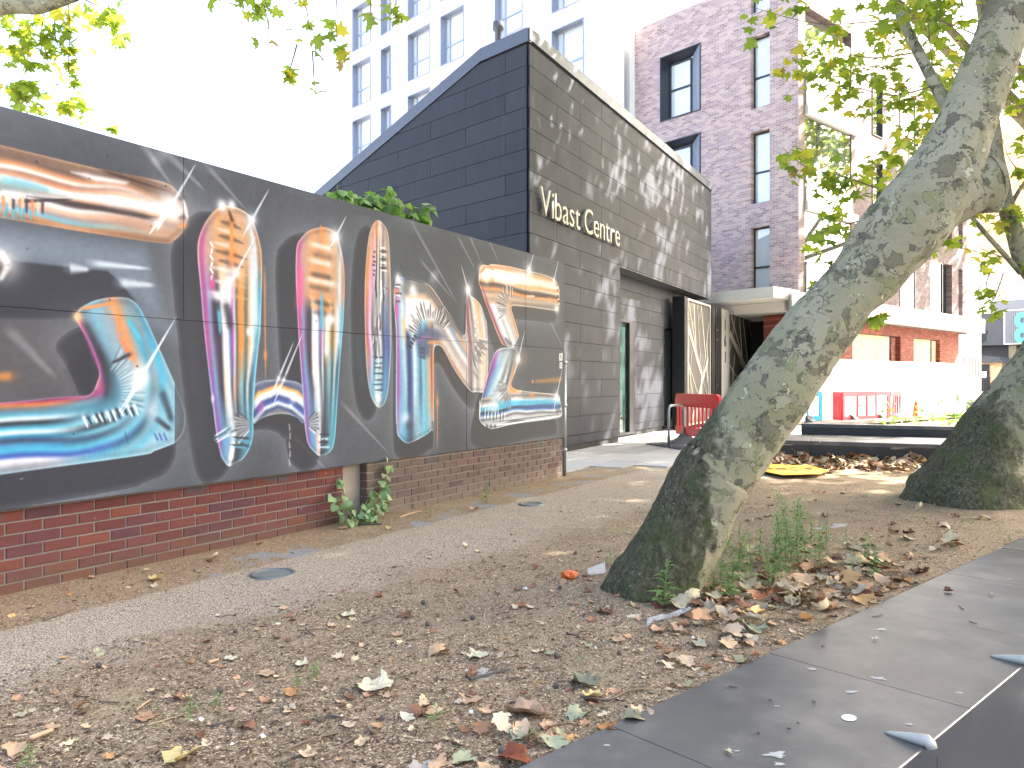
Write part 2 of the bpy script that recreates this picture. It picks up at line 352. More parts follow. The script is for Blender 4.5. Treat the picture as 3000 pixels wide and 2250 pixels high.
    eye = [(0, [(-1, (190, 170, 150)), (-.75, (206, 168, 140)), (-.3, (230, 170, 130)), (-.05, (236, 140, 70)), (.1, (246, 240, 236)), (.4, (180, 150, 130)), (1, (200, 170, 146))]),
           (.25, [(-1, (200, 150, 110)), (-.85, (240, 150, 70)), (-.62, (214, 180, 160)), (-.42, (230, 120, 180)), (-.26, (240, 240, 240)), (-.12, (44, 40, 44)), (.0, (236, 230, 226)), (.1, (60, 50, 52)), (.24, (246, 246, 246)), (.4, (70, 66, 70)), (.56, (190, 190, 196)), (.78, (190, 150, 120)), (1, (206, 176, 150))]),
           (.65, [(-1, (190, 180, 180)), (-.86, (242, 150, 66)), (-.7, (206, 90, 170)), (-.5, (226, 220, 232)), (-.3, (40, 42, 60)), (-.12, (250, 250, 250)), (.04, (36, 36, 46)), (.2, (246, 246, 250)), (.4, (56, 62, 90)), (.6, (74, 100, 170)), (.8, (60, 84, 150)), (1, (150, 176, 206))]),
           (1, [(-1, (150, 190, 210)), (-.5, (90, 190, 220)), (0, (250, 252, 255)), (.3, (90, 120, 150)), (.7, (84, 190, 222)), (1, (160, 200, 220))])]
    nleg = [(0, [(-1, (70, 110, 180)), (-.86, (200, 90, 180)), (-.72, (140, 190, 220)), (-.55, (230, 236, 240)), (-.44, (50, 80, 140)), (-.28, (36, 40, 70)), (-.16, (120, 180, 210)), (-.02, (240, 250, 252)), (.14, (130, 190, 214)), (.3, (86, 120, 160)), (.42, (120, 220, 240)), (.52, (110, 170, 190)), (.7, (150, 170, 180)), (.84, (236, 140, 70)), (.93, (60, 50, 56)), (1, (120, 120, 130))]),
            (.6, [(-1, (60, 120, 200)), (-.84, (190, 90, 180)), (-.7, (110, 170, 206)), (-.5, (160, 210, 230)), (-.36, (40, 50, 90)), (-.2, (50, 90, 170)), (-.06, (220, 236, 244)), (.12, (140, 190, 210)), (.3, (60, 90, 130)), (.44, (110, 210, 236)), (.58, (140, 160, 170)), (.74, (170, 180, 186)), (.86, (240, 140, 66)), (.94, (46, 40, 46)), (1, (120, 120, 130))]),
            (1, [(-1, (200, 226, 240)), (-.6, (84, 170, 210)), (-.2, (60, 70, 90)), (.2, (150, 200, 220)), (.6, (90, 180, 206)), (1, (190, 200, 210))])]
    silver = [(0, [(-1, (90, 86, 86)), (-.8, (170, 166, 164)), (-.5, (255, 220, 190)), (-.3, (255, 252, 250)), (0, (255, 255, 255)), (.3, (246, 226, 210)), (.5, (120, 112, 110)), (.8, (170, 166, 166)), (1, (84, 84, 90))])]
    diag = [(0, [(-1, (236, 236, 240)), (-.85, (70, 120, 190)), (-.6, (200, 160, 130)), (-.3, (236, 226, 220)), (0, (120, 110, 108)), (.25, (250, 250, 250)), (.5, (60, 110, 190)), (.68, (90, 180, 230)), (.8, (240, 160, 90)), (.9, (110, 96, 92)), (1, (150, 148, 150))]),
            (1, [(-1, (230, 230, 236)), (-.8, (240, 160, 90)), (-.5, (220, 206, 200)), (-.1, (190, 176, 170)), (.3, (240, 236, 234)), (.6, (190, 160, 140)), (.85, (236, 180, 140)), (1, (200, 190, 186))])]
    narm = [(0, [(-1, (226, 226, 230)), (-.75, (240, 200, 170)), (-.4, (226, 220, 218)), (0, (160, 150, 148)), (.3, (240, 236, 234)), (.6, (110, 100, 100)), (1, (190, 180, 176))]),
            (1, [(-1, (240, 236, 236)), (-.8, (206, 200, 200)), (-.55, (246, 170, 100)), (-.3, (246, 200, 160)), (0, (246, 240, 236)), (.3, (70, 62, 62)), (.5, (220, 210, 206)), (.75, (120, 60, 80)), (.9, (190, 70, 110)), (1, (230, 200, 200))])]
    etop = [(0, [(-1, (206, 150, 110)), (-.8, (180, 160, 140)), (-.62, (236, 200, 170)), (-.45, (150, 130, 116)), (-.3, (240, 160, 90)), (-.16, (120, 100, 90)), (-.04, (60, 50, 50)), (.1, (246, 170, 100)), (.25, (250, 220, 196)), (.45, (255, 253, 250)), (.7, (255, 240, 226)), (.84, (240, 160, 90)), (.94, (255, 236, 220)), (1, (236, 150, 90))]),
            (1, [(-1, (226, 220, 214)), (-.7, (130, 120, 112)), (-.5, (180, 170, 160)), (-.3, (246, 160, 90)), (-.12, (56, 46, 46)), (.06, (236, 226, 220)), (.2, (246, 150, 80)), (.4, (244, 230, 220)), (.6, (240, 220, 206)), (.8, (242, 160, 90)), (1, (250, 236, 226))])]
    earm = [(0, [(-1, (236, 160, 100)), (-.85, (170, 60, 100)), (-.68, (206, 214, 226)), (-.4, (236, 242, 248)), (-.1, (200, 208, 216)), (.15, (246, 250, 252)), (.4, (160, 140, 126)), (.6, (236, 180, 130)), (.8, (150, 140, 136)), (1, (240, 160, 90))]),
            (1, [(-1, (240, 160, 96)), (-.85, (150, 60, 90)), (-.6, (196, 204, 214)), (-.3, (236, 240, 246)), (0, (170, 176, 184)), (.3, (246, 248, 250)), (.6, (190, 196, 204)), (1, (230, 190, 160))])]
    elow = [(0, [(-1, (206, 210, 216)), (-.6, (150, 156, 164)), (0, (170, 190, 200)), (.5, (100, 100, 108)), (1, (120, 116, 120))]),
            (.4, [(-1, (150, 60, 160)), (-.8, (110, 150, 200)), (-.5, (150, 200, 220)), (-.15, (220, 232, 238)), (.15, (110, 116, 126)), (.4, (226, 232, 236)), (.65, (70, 70, 76)), (.85, (200, 200, 206)), (1, (246, 170, 100))]),
            (1, [(-1, (130, 70, 160)), (-.7, (60, 120, 190)), (-.3, (180, 210, 226)), (0, (90, 130, 170)), (.4, (230, 238, 244)), (.8, (150, 170, 186)), (1, (206, 214, 222))])]
    ebar = [(0, [(-1, (246, 250, 252)), (-.86, (56, 60, 70)), (-.72, (210, 220, 228)), (-.5, (190, 196, 204)), (-.36, (96, 100, 110)), (-.22, (236, 242, 246)), (-.08, (50, 110, 190)), (.04, (36, 42, 56)), (.18, (84, 190, 226)), (.34, (110, 190, 220)), (.46, (246, 250, 252)), (.6, (170, 166, 164)), (.76, (110, 106, 108)), (.9, (206, 190, 180)), (1, (120, 116, 120))])]
    # --- airbrushed backdrop behind the first letter
    poly([Q(-400, 640), Q(30, 655), Q(420, 715), Q(520, 1000), Q(430, 960), Q(380, 875), Q(300, 800), Q(20, 765), Q(-400, 760)], (126, 140, 155), .55, .10)
    poly([Q(-400, 640), Q(60, 690), Q(430, 740), Q(460, 900), Q(400, 860), Q(315, 790), Q(20, 760), Q(-400, 730)], (120, 134, 150), .55, .06)
    poly([Q(-300, 735), Q(25, 763), Q(316, 795), Q(352, 828), Q(395, 880), Q(300, 880), Q(215, 932), Q(100, 935), Q(-300, 925)], (39, 42, 55), .95, .012)
    poly([Q(-300, 930), Q(0, 936), Q(205, 945), Q(270, 1090), Q(230, 1155), Q(0, 1170), Q(-300, 1180)], (86, 77, 79), .55, .08)
    line(Q(20, 960), Q(160, 1105), .03, .015, (150, 152, 156), .5); line(Q(-60, 1105), Q(40, 1102), .012, .03, (226, 140, 60), .7)
    for a, b, w in ((Q(200, 786), Q(262, 790), .03), (Q(262, 770), Q(440, 788), .022), (Q(345, 828), Q(452, 836), .03)):
        line(a, b, w, w * .4, (226, 238, 246), .8, .95)
    poly([Q(210, 1030), Q(262, 1010), Q(282, 1090), Q(262, 1155), Q(222, 1150), Q(196, 1090)], (40, 42, 56), .85, .04)
    # --- stray rays
    for a, b, w in ((Q(415, 418), Q(500, 540), .030), (Q(480, 440), Q(600, 560), .030), (Q(600, 480), Q(720, 615), .022), (Q(1200, 640), Q(1345, 900), .02), (Q(1230, 760), Q(1330, 880), .018), (Q(1340, 690), Q(1392, 790), .02),
                    (Q(1375, 690), Q(1410, 770), .02), (Q(1430, 700), Q(1462, 770), .018), (Q(1610, 940), Q(1650, 1020), .018), (Q(850, 1270), Q(960, 1380), .02), (Q(1000, 1180), Q(1140, 1330), .02), (Q(120, 1490), Q(380, 1450), .015)):
        line(a, b, w, w * .25, (166, 170, 176), .5, .95)
    for a, b in ((Q(774, 780), Q(777, 1120)), (Q(1281, 1140), Q(1281, 1318))):
        line(a, b, .012, .006, (236, 140, 56), .75)
    spot(Q(776, 1040), .04, (246, 150, 60), .9, .5); spot(Q(1281, 1178), .045, (246, 150, 60), .9, .5)
    line(Q(1560, 1118), Q(1650, 1112), .02, .035, (210, 140, 70), .55, .95); spot(Q(1559, 1118), .018, (255, 170, 80))
    line(Q(1048, 975), Q(1062, 1140), .05, .03, (60, 140, 190), .75, .9)
    # --- shapes
    top1 = ([(-1.9, 2.50), (1.25, 2.50)], [.222, .215])
    bot1 = ([(-1.9, .955), (-1.3, .956), (-.7, .957), (-.2, .958), (.25, .962), (.50, .975), (.70, 1.02), (.81, 1.11), (.845, 1.23), (.82, 1.40), (.74, 1.60), (.65, 1.84)], [.228, .228, .228, .228, .228, .24, .258, .268, .265, .255, .25, .25])
    bot1 = dense(*bot1)
    arm1 = ([Q(425, 1255), Q(395, 1110), Q(316, 890)], [.25, .255, .24])
    legA = ([Q(661, 603), (1.659, 2.37), (1.687, 1.616), (1.685, 1.28), (1.704, .884), (1.665, .66)], [.30, .300, .272, .222, .19, .16])
    legB = ([Q(940, 666), (2.62, 2.375), (2.622, 1.703), (2.617, 1.4), (2.623, .87), (2.61, .66)], [.30, .298, .28, .243, .19, .16])
    brid = ([(1.84, 1.01), (1.97, 1.13), (2.13, 1.18), (2.30, 1.13), (2.47, 1.01)], [.15, .15, .15, .15, .15])
    eyeI = ([(3.372, 2.86), (3.376, 2.6), (3.382, 2.3), (3.385, 1.65), (3.378, 1.3), (3.376, 1.05)], [.16, .185, .195, .205, .18, .15])
    nL = ([Q(1214, 900), Q(1216, 1110), Q(1214, 1300)], [.32, .312, .312])
    nS = ([Q(1175, 850), Q(1230, 885), Q(1290, 950), Q(1340, 1040), Q(1400, 1135)], [.30, .30, .24, .20, .22])
    nR = ([Q(1398, 1140), Q(1398, 1000), Q(1380, 850)], [.21, .20, .16])
    e1 = ([Q(1415, 825), Q(1520, 845), Q(1640, 865)], [.235, .235, .235])
    e2 = ([Q(1420, 800), Q(1458, 895), Q(1499, 1010)], [.22, .22, .15])
    e3 = ([Q(1492, 1020), Q(1466, 1110), Q(1425, 1210)], [.19, .22, .21])
    e4 = ([Q(1404, 1215), Q(1530, 1193), Q(1645, 1190)], [.20, .20, .19])
    OT = closed([(0, 424), (289, 494), (475, 532), (520, 562), (545, 600), (549, 640), (535, 680), (505, 708), (475, 714), (271, 684), (0, 639), (-300, 590), (-700, 520), (-700, 255), (-300, 350)])
    OB = closed([(-700, 1195), (-300, 1190), (0, 1179), (150, 1163), (217, 1160), (262, 1155), (283, 1120), (288, 1085), (262, 1010), (232, 955), (218, 928), (235, 903), (270, 883), (316, 872), (370, 872), (400, 890), (423, 927), (470, 1030), (515, 1133), (536, 1185), (543, 1225), (537, 1265), (515, 1295), (477, 1312), (450, 1322), (429, 1331), (300, 1350), (0, 1391), (-300, 1440), (-700, 1500)])
    OA = closed([(661, 603), (630, 615), (598, 655), (579, 707), (578, 760), (585, 833), (592, 920), (600, 1004), (614, 1126), (625, 1215), (633, 1275), (644, 1330), (655, 1352), (669, 1366), (690, 1357), (712, 1343), (733, 1308), (741, 1270), (741, 1221), (747, 1113), (755, 1030), (762, 964), (765, 880), (767, 783), (762, 719), (737, 641), (700, 611)])
    OC = closed([(940, 666), (905, 675), (880, 698), (868, 722), (865, 780), (866, 833), (869, 900), (873, 985), (880, 1086), (887, 1180), (891, 1235), (896, 1275), (902, 1302), (915, 1320), (937, 1336), (967, 1324), (978, 1300), (983, 1262), (988, 1180), (994, 1086), (1003, 977), (1008, 880), (1008, 795), (1000, 737), (985, 686), (965, 670)])
    OR = closed([(735, 1150), (747, 1125), (770, 1115), (804, 1112), (845, 1114), (877, 1123), (900, 1150), (905, 1200), (888, 1240), (870, 1225), (845, 1215), (815, 1213), (780, 1220), (755, 1232), (742, 1241), (735, 1200)])
    OI = closed([(1106, 645), (1090, 660), (1078, 700), (1070, 780), (1067, 870), (1068, 960), (1073, 1080), (1083, 1150), (1097, 1184), (1110, 1194), (1125, 1184), (1136, 1150), (1143, 1080), (1146, 1000), (1145, 900), (1143, 790), (1137, 690), (1124, 658)])
    ON = closed([(1158, 820), (1166, 808), (1180, 812), (1210, 820), (1248, 828), (1275, 855), (1300, 895), (1330, 940), (1356, 980), (1364, 970), (1365, 920), (1368, 850), (1380, 866), (1395, 878), (1410, 897), (1421, 930), (1427, 955), (1429, 1053), (1426, 1110), (1417, 1147), (1395, 1148), (1375, 1144), (1332, 1086), (1305, 1035), (1293, 1017), (1280, 1012), (1271, 1025), (1270, 1100), (1270, 1248), (1262, 1262), (1248, 1274), (1215, 1292), (1192, 1299), (1172, 1285), (1161, 1258), (1159, 1150), (1160, 1004), (1156, 930), (1152, 880)])
    OE = closed([(1407, 785), (1416, 776), (1430, 778), (1443, 774), (1490, 780), (1541, 792), (1590, 803), (1619, 815), (1632, 830), (1638, 851), (1637, 885), (1635, 905), (1622, 910), (1606, 908), (1550, 900), (1510, 896), (1500, 897), (1498, 905), (1508, 940), (1518, 975), (1518, 990), (1502, 1014), (1475, 1011), (1460, 985), (1427, 900), (1410, 850), (1402, 822)])
    OL = closed([(1462, 1022), (1485, 1018), (1505, 1020), (1516, 1035), (1518, 1053), (1508, 1090), (1496, 1125), (1505, 1138), (1524, 1144), (1580, 1150), (1632, 1157), (1640, 1175), (1645, 1216), (1625, 1223), (1573, 1229), (1500, 1243), (1450, 1255), (1430, 1254), (1408, 1238), (1403, 1215), (1410, 1167), (1422, 1120), (1436, 1069), (1448, 1035)])
    oshadow(np.maximum(np.maximum(OA, OC), OR), (-.20, -.10)); oshadow(OI, (-.17, -.10)); oshadow(OB, (-.10, -.20))
    oshadow(ON, (-.03, -.17), .78, .03, (45, 47, 54)); oshadow(OE, (-.10, -.15), .7, .05, (54, 56, 62)); oshadow(OL, (-.17, -.22), .8, .035, (47, 51, 57))
    line(Q(540, 800), Q(590, 1340), .05, .07, (58, 60, 71), .6, .9)
    # --- first letter
    tube(*top1, warm, wob=.16, out=OT); rimlight(OT, (206, 170, 140), .4)
    poly([Q(0, 548), Q(60, 556), Q(215, 585), Q(70, 592), Q(0, 590)], (250, 252, 255), .8, .03)
    poly([Q(0, 510), Q(90, 530), Q(220, 578), Q(100, 560), Q(0, 545)], (110, 190, 214), .75, .03)
    line(Q(55, 590), Q(215, 585), .012, .006, (44, 40, 46), .9)
    poly([Q(150, 560), Q(260, 570), Q(510, 606), Q(500, 628), Q(330, 605)], (255, 250, 248), .85, .03)
    poly([Q(80, 575), Q(205, 588), Q(460, 636), Q(430, 642), Q(250, 610)], (58, 46, 50), .9, .015)
    poly([Q(290, 497), Q(420, 520), Q(500, 552), Q(510, 575), Q(430, 560)], (104, 76, 62), .85, .02)
    line(Q(300, 500), Q(505, 565), .01, .006, (62, 40, 34), .8)
    poly([Q(210, 505), Q(250, 508), Q(375, 534), Q(365, 540), Q(280, 530)], (255, 246, 246), .9, .02)
    ribs(Q(5, 590), Q(130, 612), 9, .06, [(236, 130, 70), (240, 200, 170), (60, 44, 50)], .011)
    ribs(Q(5, 625), Q(95, 632), 7, .04, [(70, 170, 204), (60, 150, 190)], .008)
    poly([Q(518, 690), Q(530, 600), Q(547, 600), Q(549, 655), Q(532, 690)], (150, 116, 98), .5, .04)
    for yy, cc in ((640, (60, 44, 44)), (585, (52, 44, 50)), (665, (236, 140, 70))): line(Q(522, yy), Q(544, yy - 6), .012, .02, cc, .85)
    line(Q(536, 582), Q(548, 640), .008, .012, (220, 236, 244), .9)
    sparkle(Q(500, 606), .42, 1.05, .075); sparkle(Q(460, 655), .2, .95, .02)
    spot(Q(6, 770), .10, (206, 206, 210), .95); spot(Q(0, 790), .05, (90, 60, 50), .8); line(Q(0, 735), Q(24, 775), .015, .02, (250, 250, 252), .9); line(Q(24, 775), Q(0, 824), .02, .01, (230, 232, 238), .8)
    tube(*bot1, bend, wob=.10, out=OB)
    rimlight(OB, (186, 220, 234), .45)
    poly([Q(380, 1130), Q(440, 1100), Q(500, 1160), Q(520, 1230), Q(480, 1270), Q(420, 1260)], (92, 160, 186), .35, .10)
    folds(Q(283, 1150), 1.15, -.45, .17, .33, 17, (52, 84, 100), .45, .010)
    ribs(Q(245, 1235), Q(400, 1200), 15, .045, [(250, 252, 255), (30, 34, 44)], .011, .85, .01)
    line(Q(430, 980), Q(490, 1130), .03, .03, (64, 176, 214), .6); line(Q(372, 935), Q(412, 1000), .012, .012, (60, 190, 224), .85)
    line(Q(350, 905), Q(345, 980), .010, .012, (236, 140, 66), .9); line(Q(345, 980), Q(390, 1060), .012, .02, (240, 130, 66), .9); line(Q(235, 905), Q(345, 885), .012, .008, (240, 150, 80), .9)
    line(Q(325, 1065), Q(385, 1035), .008, .014, (34, 34, 44), .9)
    line(Q(470, 1140), Q(505, 1240), .03, .02, (36, 50, 66), .8); line(Q(450, 1222), Q(500, 1260), .02, .015, (28, 32, 44), .8)
    spot(Q(445, 1200), .09, (206, 220, 230), .75, .7)
    line(Q(232, 935), Q(294, 1085), .014, .016, (182, 70, 150), .6)
    line(Q(244, 940), Q(305, 1060), .022, .016, (40, 36, 48), .5); spot(Q(225, 928), .03, (250, 200, 150))
    
    sparkle(Q(412, 1102), .52, 1.0, .055); sparkle(Q(402, 1128), .45, 1.03, .03)
    for i in range(3): line(Q(450 + i * 14, 1268), Q(462 + i * 13, 1292), .006, .008, (60, 80, 170), .8)
    # --- second letter: two tall bulbs and the bridge
    tube(*brid, [(0, [(-1, (120, 120, 122)), (-.7, (150, 150, 152)), (-.5, (60, 80, 130)), (-.3, (240, 246, 250)), (-.12, (60, 90, 170)), (.08, (66, 76, 130)), (.2, (200, 210, 224)), (.4, (255, 255, 252)), (.62, (246, 170, 90)), (.78, (84, 90, 130)), (1, (120, 130, 160))])], wob=.06, out=OR); rimlight(OR, (200, 206, 220), .4)
    line(Q(757, 1205), Q(770, 1180), .03, .02, (190, 80, 170), .6); spot(Q(860, 1165), .04); spot(Q(850, 1190), .016)
    for L_, tab, oo in ((legA, leg, OA), (legB, legR, OC)): tube(*L_, tab, wob=.10, out=oo); rimlight(oo, (232, 226, 224), .55)
    # pleats at the crown of the left bulb
    c0, z0 = 1.66, 2.45
    for i, (z, l, dk) in enumerate(((2.52, .10, 1), (2.46, .13, 0), (2.41, .12, 1), (2.35, .16, 0), (2.29, .15, 1), (2.22, .12, 1), (2.16, .2, 0), (2.06, .16, 0), (1.97, .2, 0))):
        line((c0 - l, z + .01), (c0 + .02, z), .01, .022, (40, 36, 42) if dk else (255, 250, 246), .5); line((c0 + .02, z), (c0 + l * 1.05, z - .02), .018, .006, (44, 36, 40) if dk else (236, 170, 110), .5)
    line((1.67, 2.62), (1.66, 2.2), .012, .02, (242, 146, 70), .85); line((1.65, 2.14), (1.64, 1.86), .03, .02, (255, 250, 248), .9); line((1.64, 2.63), (1.68, 2.54), .012, .018, (52, 50, 54), .85)
    for i in range(6): line((1.47 + .02 * (i % 2), 2.36 - .05 * i), (1.50 - .02 * (i % 2), 2.32 - .05 * i), .008, .008, (255, 252, 250), .95)
    spot((1.49, 2.04), .05, (226, 84, 160), .85, .6); spot((1.54, 1.955), .04, (246, 248, 250), .9, 1.6)
    line((1.50, 1.93), (1.55, 1.62), .012, .035, (48, 44, 58), .85); line((1.61, 1.92), (1.66, 1.7), .03, .03, (48, 46, 56), .8); line((1.55, 1.86), (1.56, 1.66), .02, .008, (96, 190, 214), .85)
    line((1.86, 2.4), (1.90, 1.7), .03, .04, (222, 234, 244), .8); spot((1.83, 1.70), .035, (255, 250, 246), 1, .6)
    spot(Q(650, 603), .045); spot(Q(678, 600), .035); sparkle(Q(738, 643), .33, 1.02, .03); sparkle(Q(690, 800), .38, 1.02, .03)
    ribs(Q(645, 1260), Q(655, 1285), 5, .09, [(240, 246, 250), (60, 120, 150)], .01)
    folds(Q(742, 1245), 2.5, 3.9, .05, .22, 9, (34, 40, 50), .85, .014)
    line(Q(684, 1290), Q(675, 1350), .016, .02, (250, 252, 255), .9); ribs(Q(705, 1275), Q(700, 1320), 4, .09, [(40, 50, 60), (90, 160, 190)], .012)
    line(Q(686, 1180), Q(690, 1100), .01, .01, (236, 130, 70), .6); spot(Q(622, 1168), .03, (246, 216, 246), .9, .5)
    # right bulb
    for z, l, cc in ((2.50, .17, (255, 255, 255)), (2.42, .15, (120, 96, 84)), (2.36, .17, (255, 253, 252)), (2.30, .2, (226, 160, 110)), (2.24, .16, (50, 48, 56)), (2.19, .2, (255, 255, 255)), (2.13, .16, (96, 80, 76)), (2.05, .18, (226, 150, 90)), (2.00, .12, (44, 38, 44)), (1.95, .13, (216, 140, 80)), (1.91, .12, (50, 40, 44))):
        line((2.62 - l * rng.uniform(.75, 1), z), (2.62 + l * rng.uniform(.75, 1), z - .015), .018, .026, cc, .6, .98)
    line((2.62, 2.68), (2.63, 2.58), .012, .012, (230, 140, 80), .9); line((2.63, 2.1), (2.63, 1.75), .016, .024, (84, 176, 206), .9)
    for dx, dz in ((-.12, 2.04), (.10, 2.02), (-.10, 1.97), (.13, 1.96)): spot((2.62 + dx, dz), .016, (250, 190, 120), .8, 1.4)
    line((2.56, 1.88), (2.55, 1.3), .035, .03, (252, 250, 250), .85); line((2.70, 1.9), (2.69, 1.5), .03, .03, (250, 250, 250), .85); spot((2.74, 1.86), .05, (255, 255, 255), .9, 1.3)
    line((2.39, 2.3), (2.36, 1.9), .035, .04, (232, 90, 150), .6); sparkle(Q(982, 695), .26, 1.0, .05)
    folds(Q(893, 1242), .75, -.6, .05, .2, 7, (34, 40, 50), .85, .014)
    line(Q(930, 1265), Q(932, 1330), .014, .016, (236, 190, 176), .9); ribs(Q(950, 1270), Q(948, 1312), 4, .08, [(40, 50, 60), (190, 226, 240)], .012)
    sparkle(Q(815, 1108), .36, 1.08, .012); sparkle(Q(830, 1112), .46, 1.08, .012)
    # --- the slim upright bulb
    tube(*eyeI, eye, wob=.22, out=OI); rimlight(OI, (200, 188, 180), .7)
    line((3.375, 2.78), (3.38, 1.12), .008, .012, (245, 246, 250), .55)
    ribs((3.44, 2.62), (3.46, 2.36), 7, .05, [(250, 250, 250), (50, 46, 50)], .012); ribs((3.31, 2.56), (3.32, 2.3), 6, .02, [(40, 36, 40)], .012)
    ribs((3.38, 1.55), (3.38, 1.18), 14, .075, [(36, 60, 84), (150, 214, 236)], .011); spot((3.39, 1.14), .05, (236, 240, 246), .9, .7)
    for i in range(14):
        x = 3.30 + rng.random() * .17; z = 1.5 + rng.random() * .8; line((x, z), (x + rng.normal(0, .008), z - rng.uniform(.08, .22)), .006, .011, (34, 32, 38) if i % 2 else (252, 252, 252), .8)
    # --- the N
    tube(*nS, diag, wob=.1, out=ON)
    tube(*nR, narm, wob=.1, out=ON, lim=1.15)
    tube(*nL, nleg, wob=.1, out=ON, lim=1.12); rimlight(ON, (214, 226, 236), .6)
    poly([Q(1172, 835), Q(1190, 818), Q(1245, 830), Q(1296, 900), Q(1340, 965), Q(1270, 950), Q(1180, 880)], (138, 134, 132), .85, .04)
    poly([Q(1186, 820), Q(1245, 831), Q(1296, 897), Q(1357, 980), Q(1352, 990), Q(1308, 940), Q(1270, 886), Q(1238, 858), Q(1200, 848)], (112, 110, 110), .9, .02)
    line(Q(1180, 815), Q(1248, 829), .006, .006, (52, 52, 58), .9); line(Q(1248, 829), Q(1296, 896), .006, .006, (52, 52, 58), .9); line(Q(1296, 896), Q(1357, 982), .006, .008, (52, 52, 58), .9)
    poly([Q(1186, 870), Q(1215, 862), Q(1262, 880), Q(1292, 928), Q(1270, 940), Q(1230, 935), Q(1200, 975), Q(1182, 960)], (255, 252, 250), .98, .05)
    line(Q(1188, 868), Q(1255, 868), .02, .03, (246, 180, 130), .55); line(Q(1258, 872), Q(1292, 930), .02, .02, (246, 170, 110), .6); spot(Q(1210, 850), .06, (252, 252, 255), .95)
    line(Q(1182, 930), Q(1186, 1005), .03, .02, (246, 200, 130), .7)
    poly([Q(1216, 985), Q(1245, 955), Q(1285, 965), Q(1305, 990), Q(1265, 1000), Q(1258, 1045), Q(1225, 1040)], (70, 84, 120), .85, .05)
    folds(Q(1262, 1000), 2.9, .55, .24, .42, 24, (44, 36, 44), .85, .012)
    for i in range(8): spot(Q(1225 + i * 6, 1000 - 8 * math.sin(i * .45) - i), .016, (226, 90, 190), .5)
    for i in range(4): line(Q(1196 + i * 5, 1012 - i * 10), Q(1206 + i * 5, 1018 - i * 10), .012, .016, (30, 28, 34), .9)
    for i in range(3): line(Q(1228, 1020 + i * 12), Q(1246, 1024 + i * 12), .012, .02, (40, 50, 80), .8)
    line(Q(1268, 1010), Q(1268, 1235), .014, .012, (240, 140, 66), .8); line(Q(1250, 1004), Q(1285, 1002), .015, .02, (240, 150, 80), .7)
    spot(Q(1166, 815), .05, (240, 242, 246), .95); line(Q(1152, 850), Q(1170, 860), .02, .02, (236, 140, 70), .8); ribs(Q(1164, 830), Q(1166, 890), 7, .05, [(60, 50, 56), (250, 250, 252), (226, 130, 160)], .011)
    line(Q(1162, 895), Q(1163, 930), .03, .02, (222, 90, 180), .7); spot(Q(1188, 1225), .06, (226, 240, 250), .85); spot(Q(1196, 1245), .05, (40, 44, 60), .6)
    folds(Q(1372, 985), -1.25, -.05, .16, .40, 16, (34, 32, 36), .85, .012)
    for i in range(9): spot(Q(1392 + (i % 2) * 8, 930 + i * 13), .016, (250, 250, 250), .9)
    line(Q(1370, 860), Q(1372, 985), .020, .02, (150, 60, 90), .75); sparkle(Q(1371, 848), .30, 2.05, .05)
    line(Q(1380, 1082), Q(1400, 1110), .02, .02, (120, 110, 106), .5)
    # --- the E, in two halves
    tube(*e2, earm, wob=.08, out=OE); tube(*e1, etop, wob=.12, out=OE, lim=1.12); rimlight(OE, (250, 230, 214), .8)
    poly([Q(1440, 790), Q(1530, 800), Q(1560, 815), Q(1500, 835), Q(1450, 825)], (255, 252, 250), .9, .04)
    folds(Q(1500, 905), 2.2, 3.6, .14, .34, 16, (48, 42, 44), .75, .011); ribs(Q(1478, 850), Q(1502, 855), 8, .08, [(50, 42, 44), (246, 240, 236)], .010)
    poly([Q(1503, 850), Q(1560, 862), Q(1615, 865), Q(1600, 872), Q(1530, 868)], (50, 42, 44), .75, .02); line(Q(1540, 868), Q(1566, 868), .014, .01, (255, 255, 255), .95)
    poly([Q(1505, 858), Q(1530, 862), Q(1560, 868), Q(1530, 870)], (240, 150, 80), .85, .02)
    spot(Q(1410, 790), .06, (246, 222, 206), .9); line(Q(1404, 800), Q(1420, 785), .012, .02, (236, 150, 90), .9); line(Q(1430, 780), Q(1447, 790), .012, .018, (236, 150, 90), .9); spot(Q(1425, 815), .06, (250, 250, 252), .9)
    ribs(Q(1630, 830), Q(1636, 895), 8, .03, [(60, 50, 52), (255, 240, 230)], .012); spot(Q(1630, 905), .05, (255, 255, 255), .9, 1.3)
    sparkle(Q(1549, 792), .40, 1.1, .06); sparkle(Q(1622, 822), .36, 1.15, .03); sparkle(Q(1501, 1012), .12, .9, .04)
    line(Q(1478, 990), Q(1500, 1012), .02, .03, (40, 44, 56), .6); line(Q(1408, 830), Q(1472, 1005), .022, .018, (170, 60, 100), .55)
    tube(*e3, elow, wob=.08, out=OL); tube(*e4, ebar, wob=.12, out=OL, lim=1.12); rimlight(OL, (250, 252, 255), .9)
    poly([Q(1440, 1160), Q(1470, 1120), Q(1490, 1150), Q(1465, 1180), Q(1450, 1215), Q(1425, 1200)], (210, 224, 234), .75, .05)
    folds(Q(1500, 1130), 3.0, 4.6, .12, .32, 18, (36, 36, 42), .8, .012)
    poly([Q(1456, 1178), Q(1500, 1172), Q(1632, 1168), Q(1630, 1180), Q(1520, 1186), Q(1462, 1196)], (70, 170, 208), .8, .03)
    poly([Q(1520, 1190), Q(1575, 1186), Q(1632, 1180), Q(1634, 1196), Q(1570, 1200)], (46, 84, 150), .8, .03)
    ribs(Q(1412, 1215), Q(1480, 1222), 14, .07, [(50, 60, 80), (236, 242, 248)], .010); ribs(Q(1628, 1208), Q(1640, 1200), 4, .06, [(40, 44, 56)], .010)
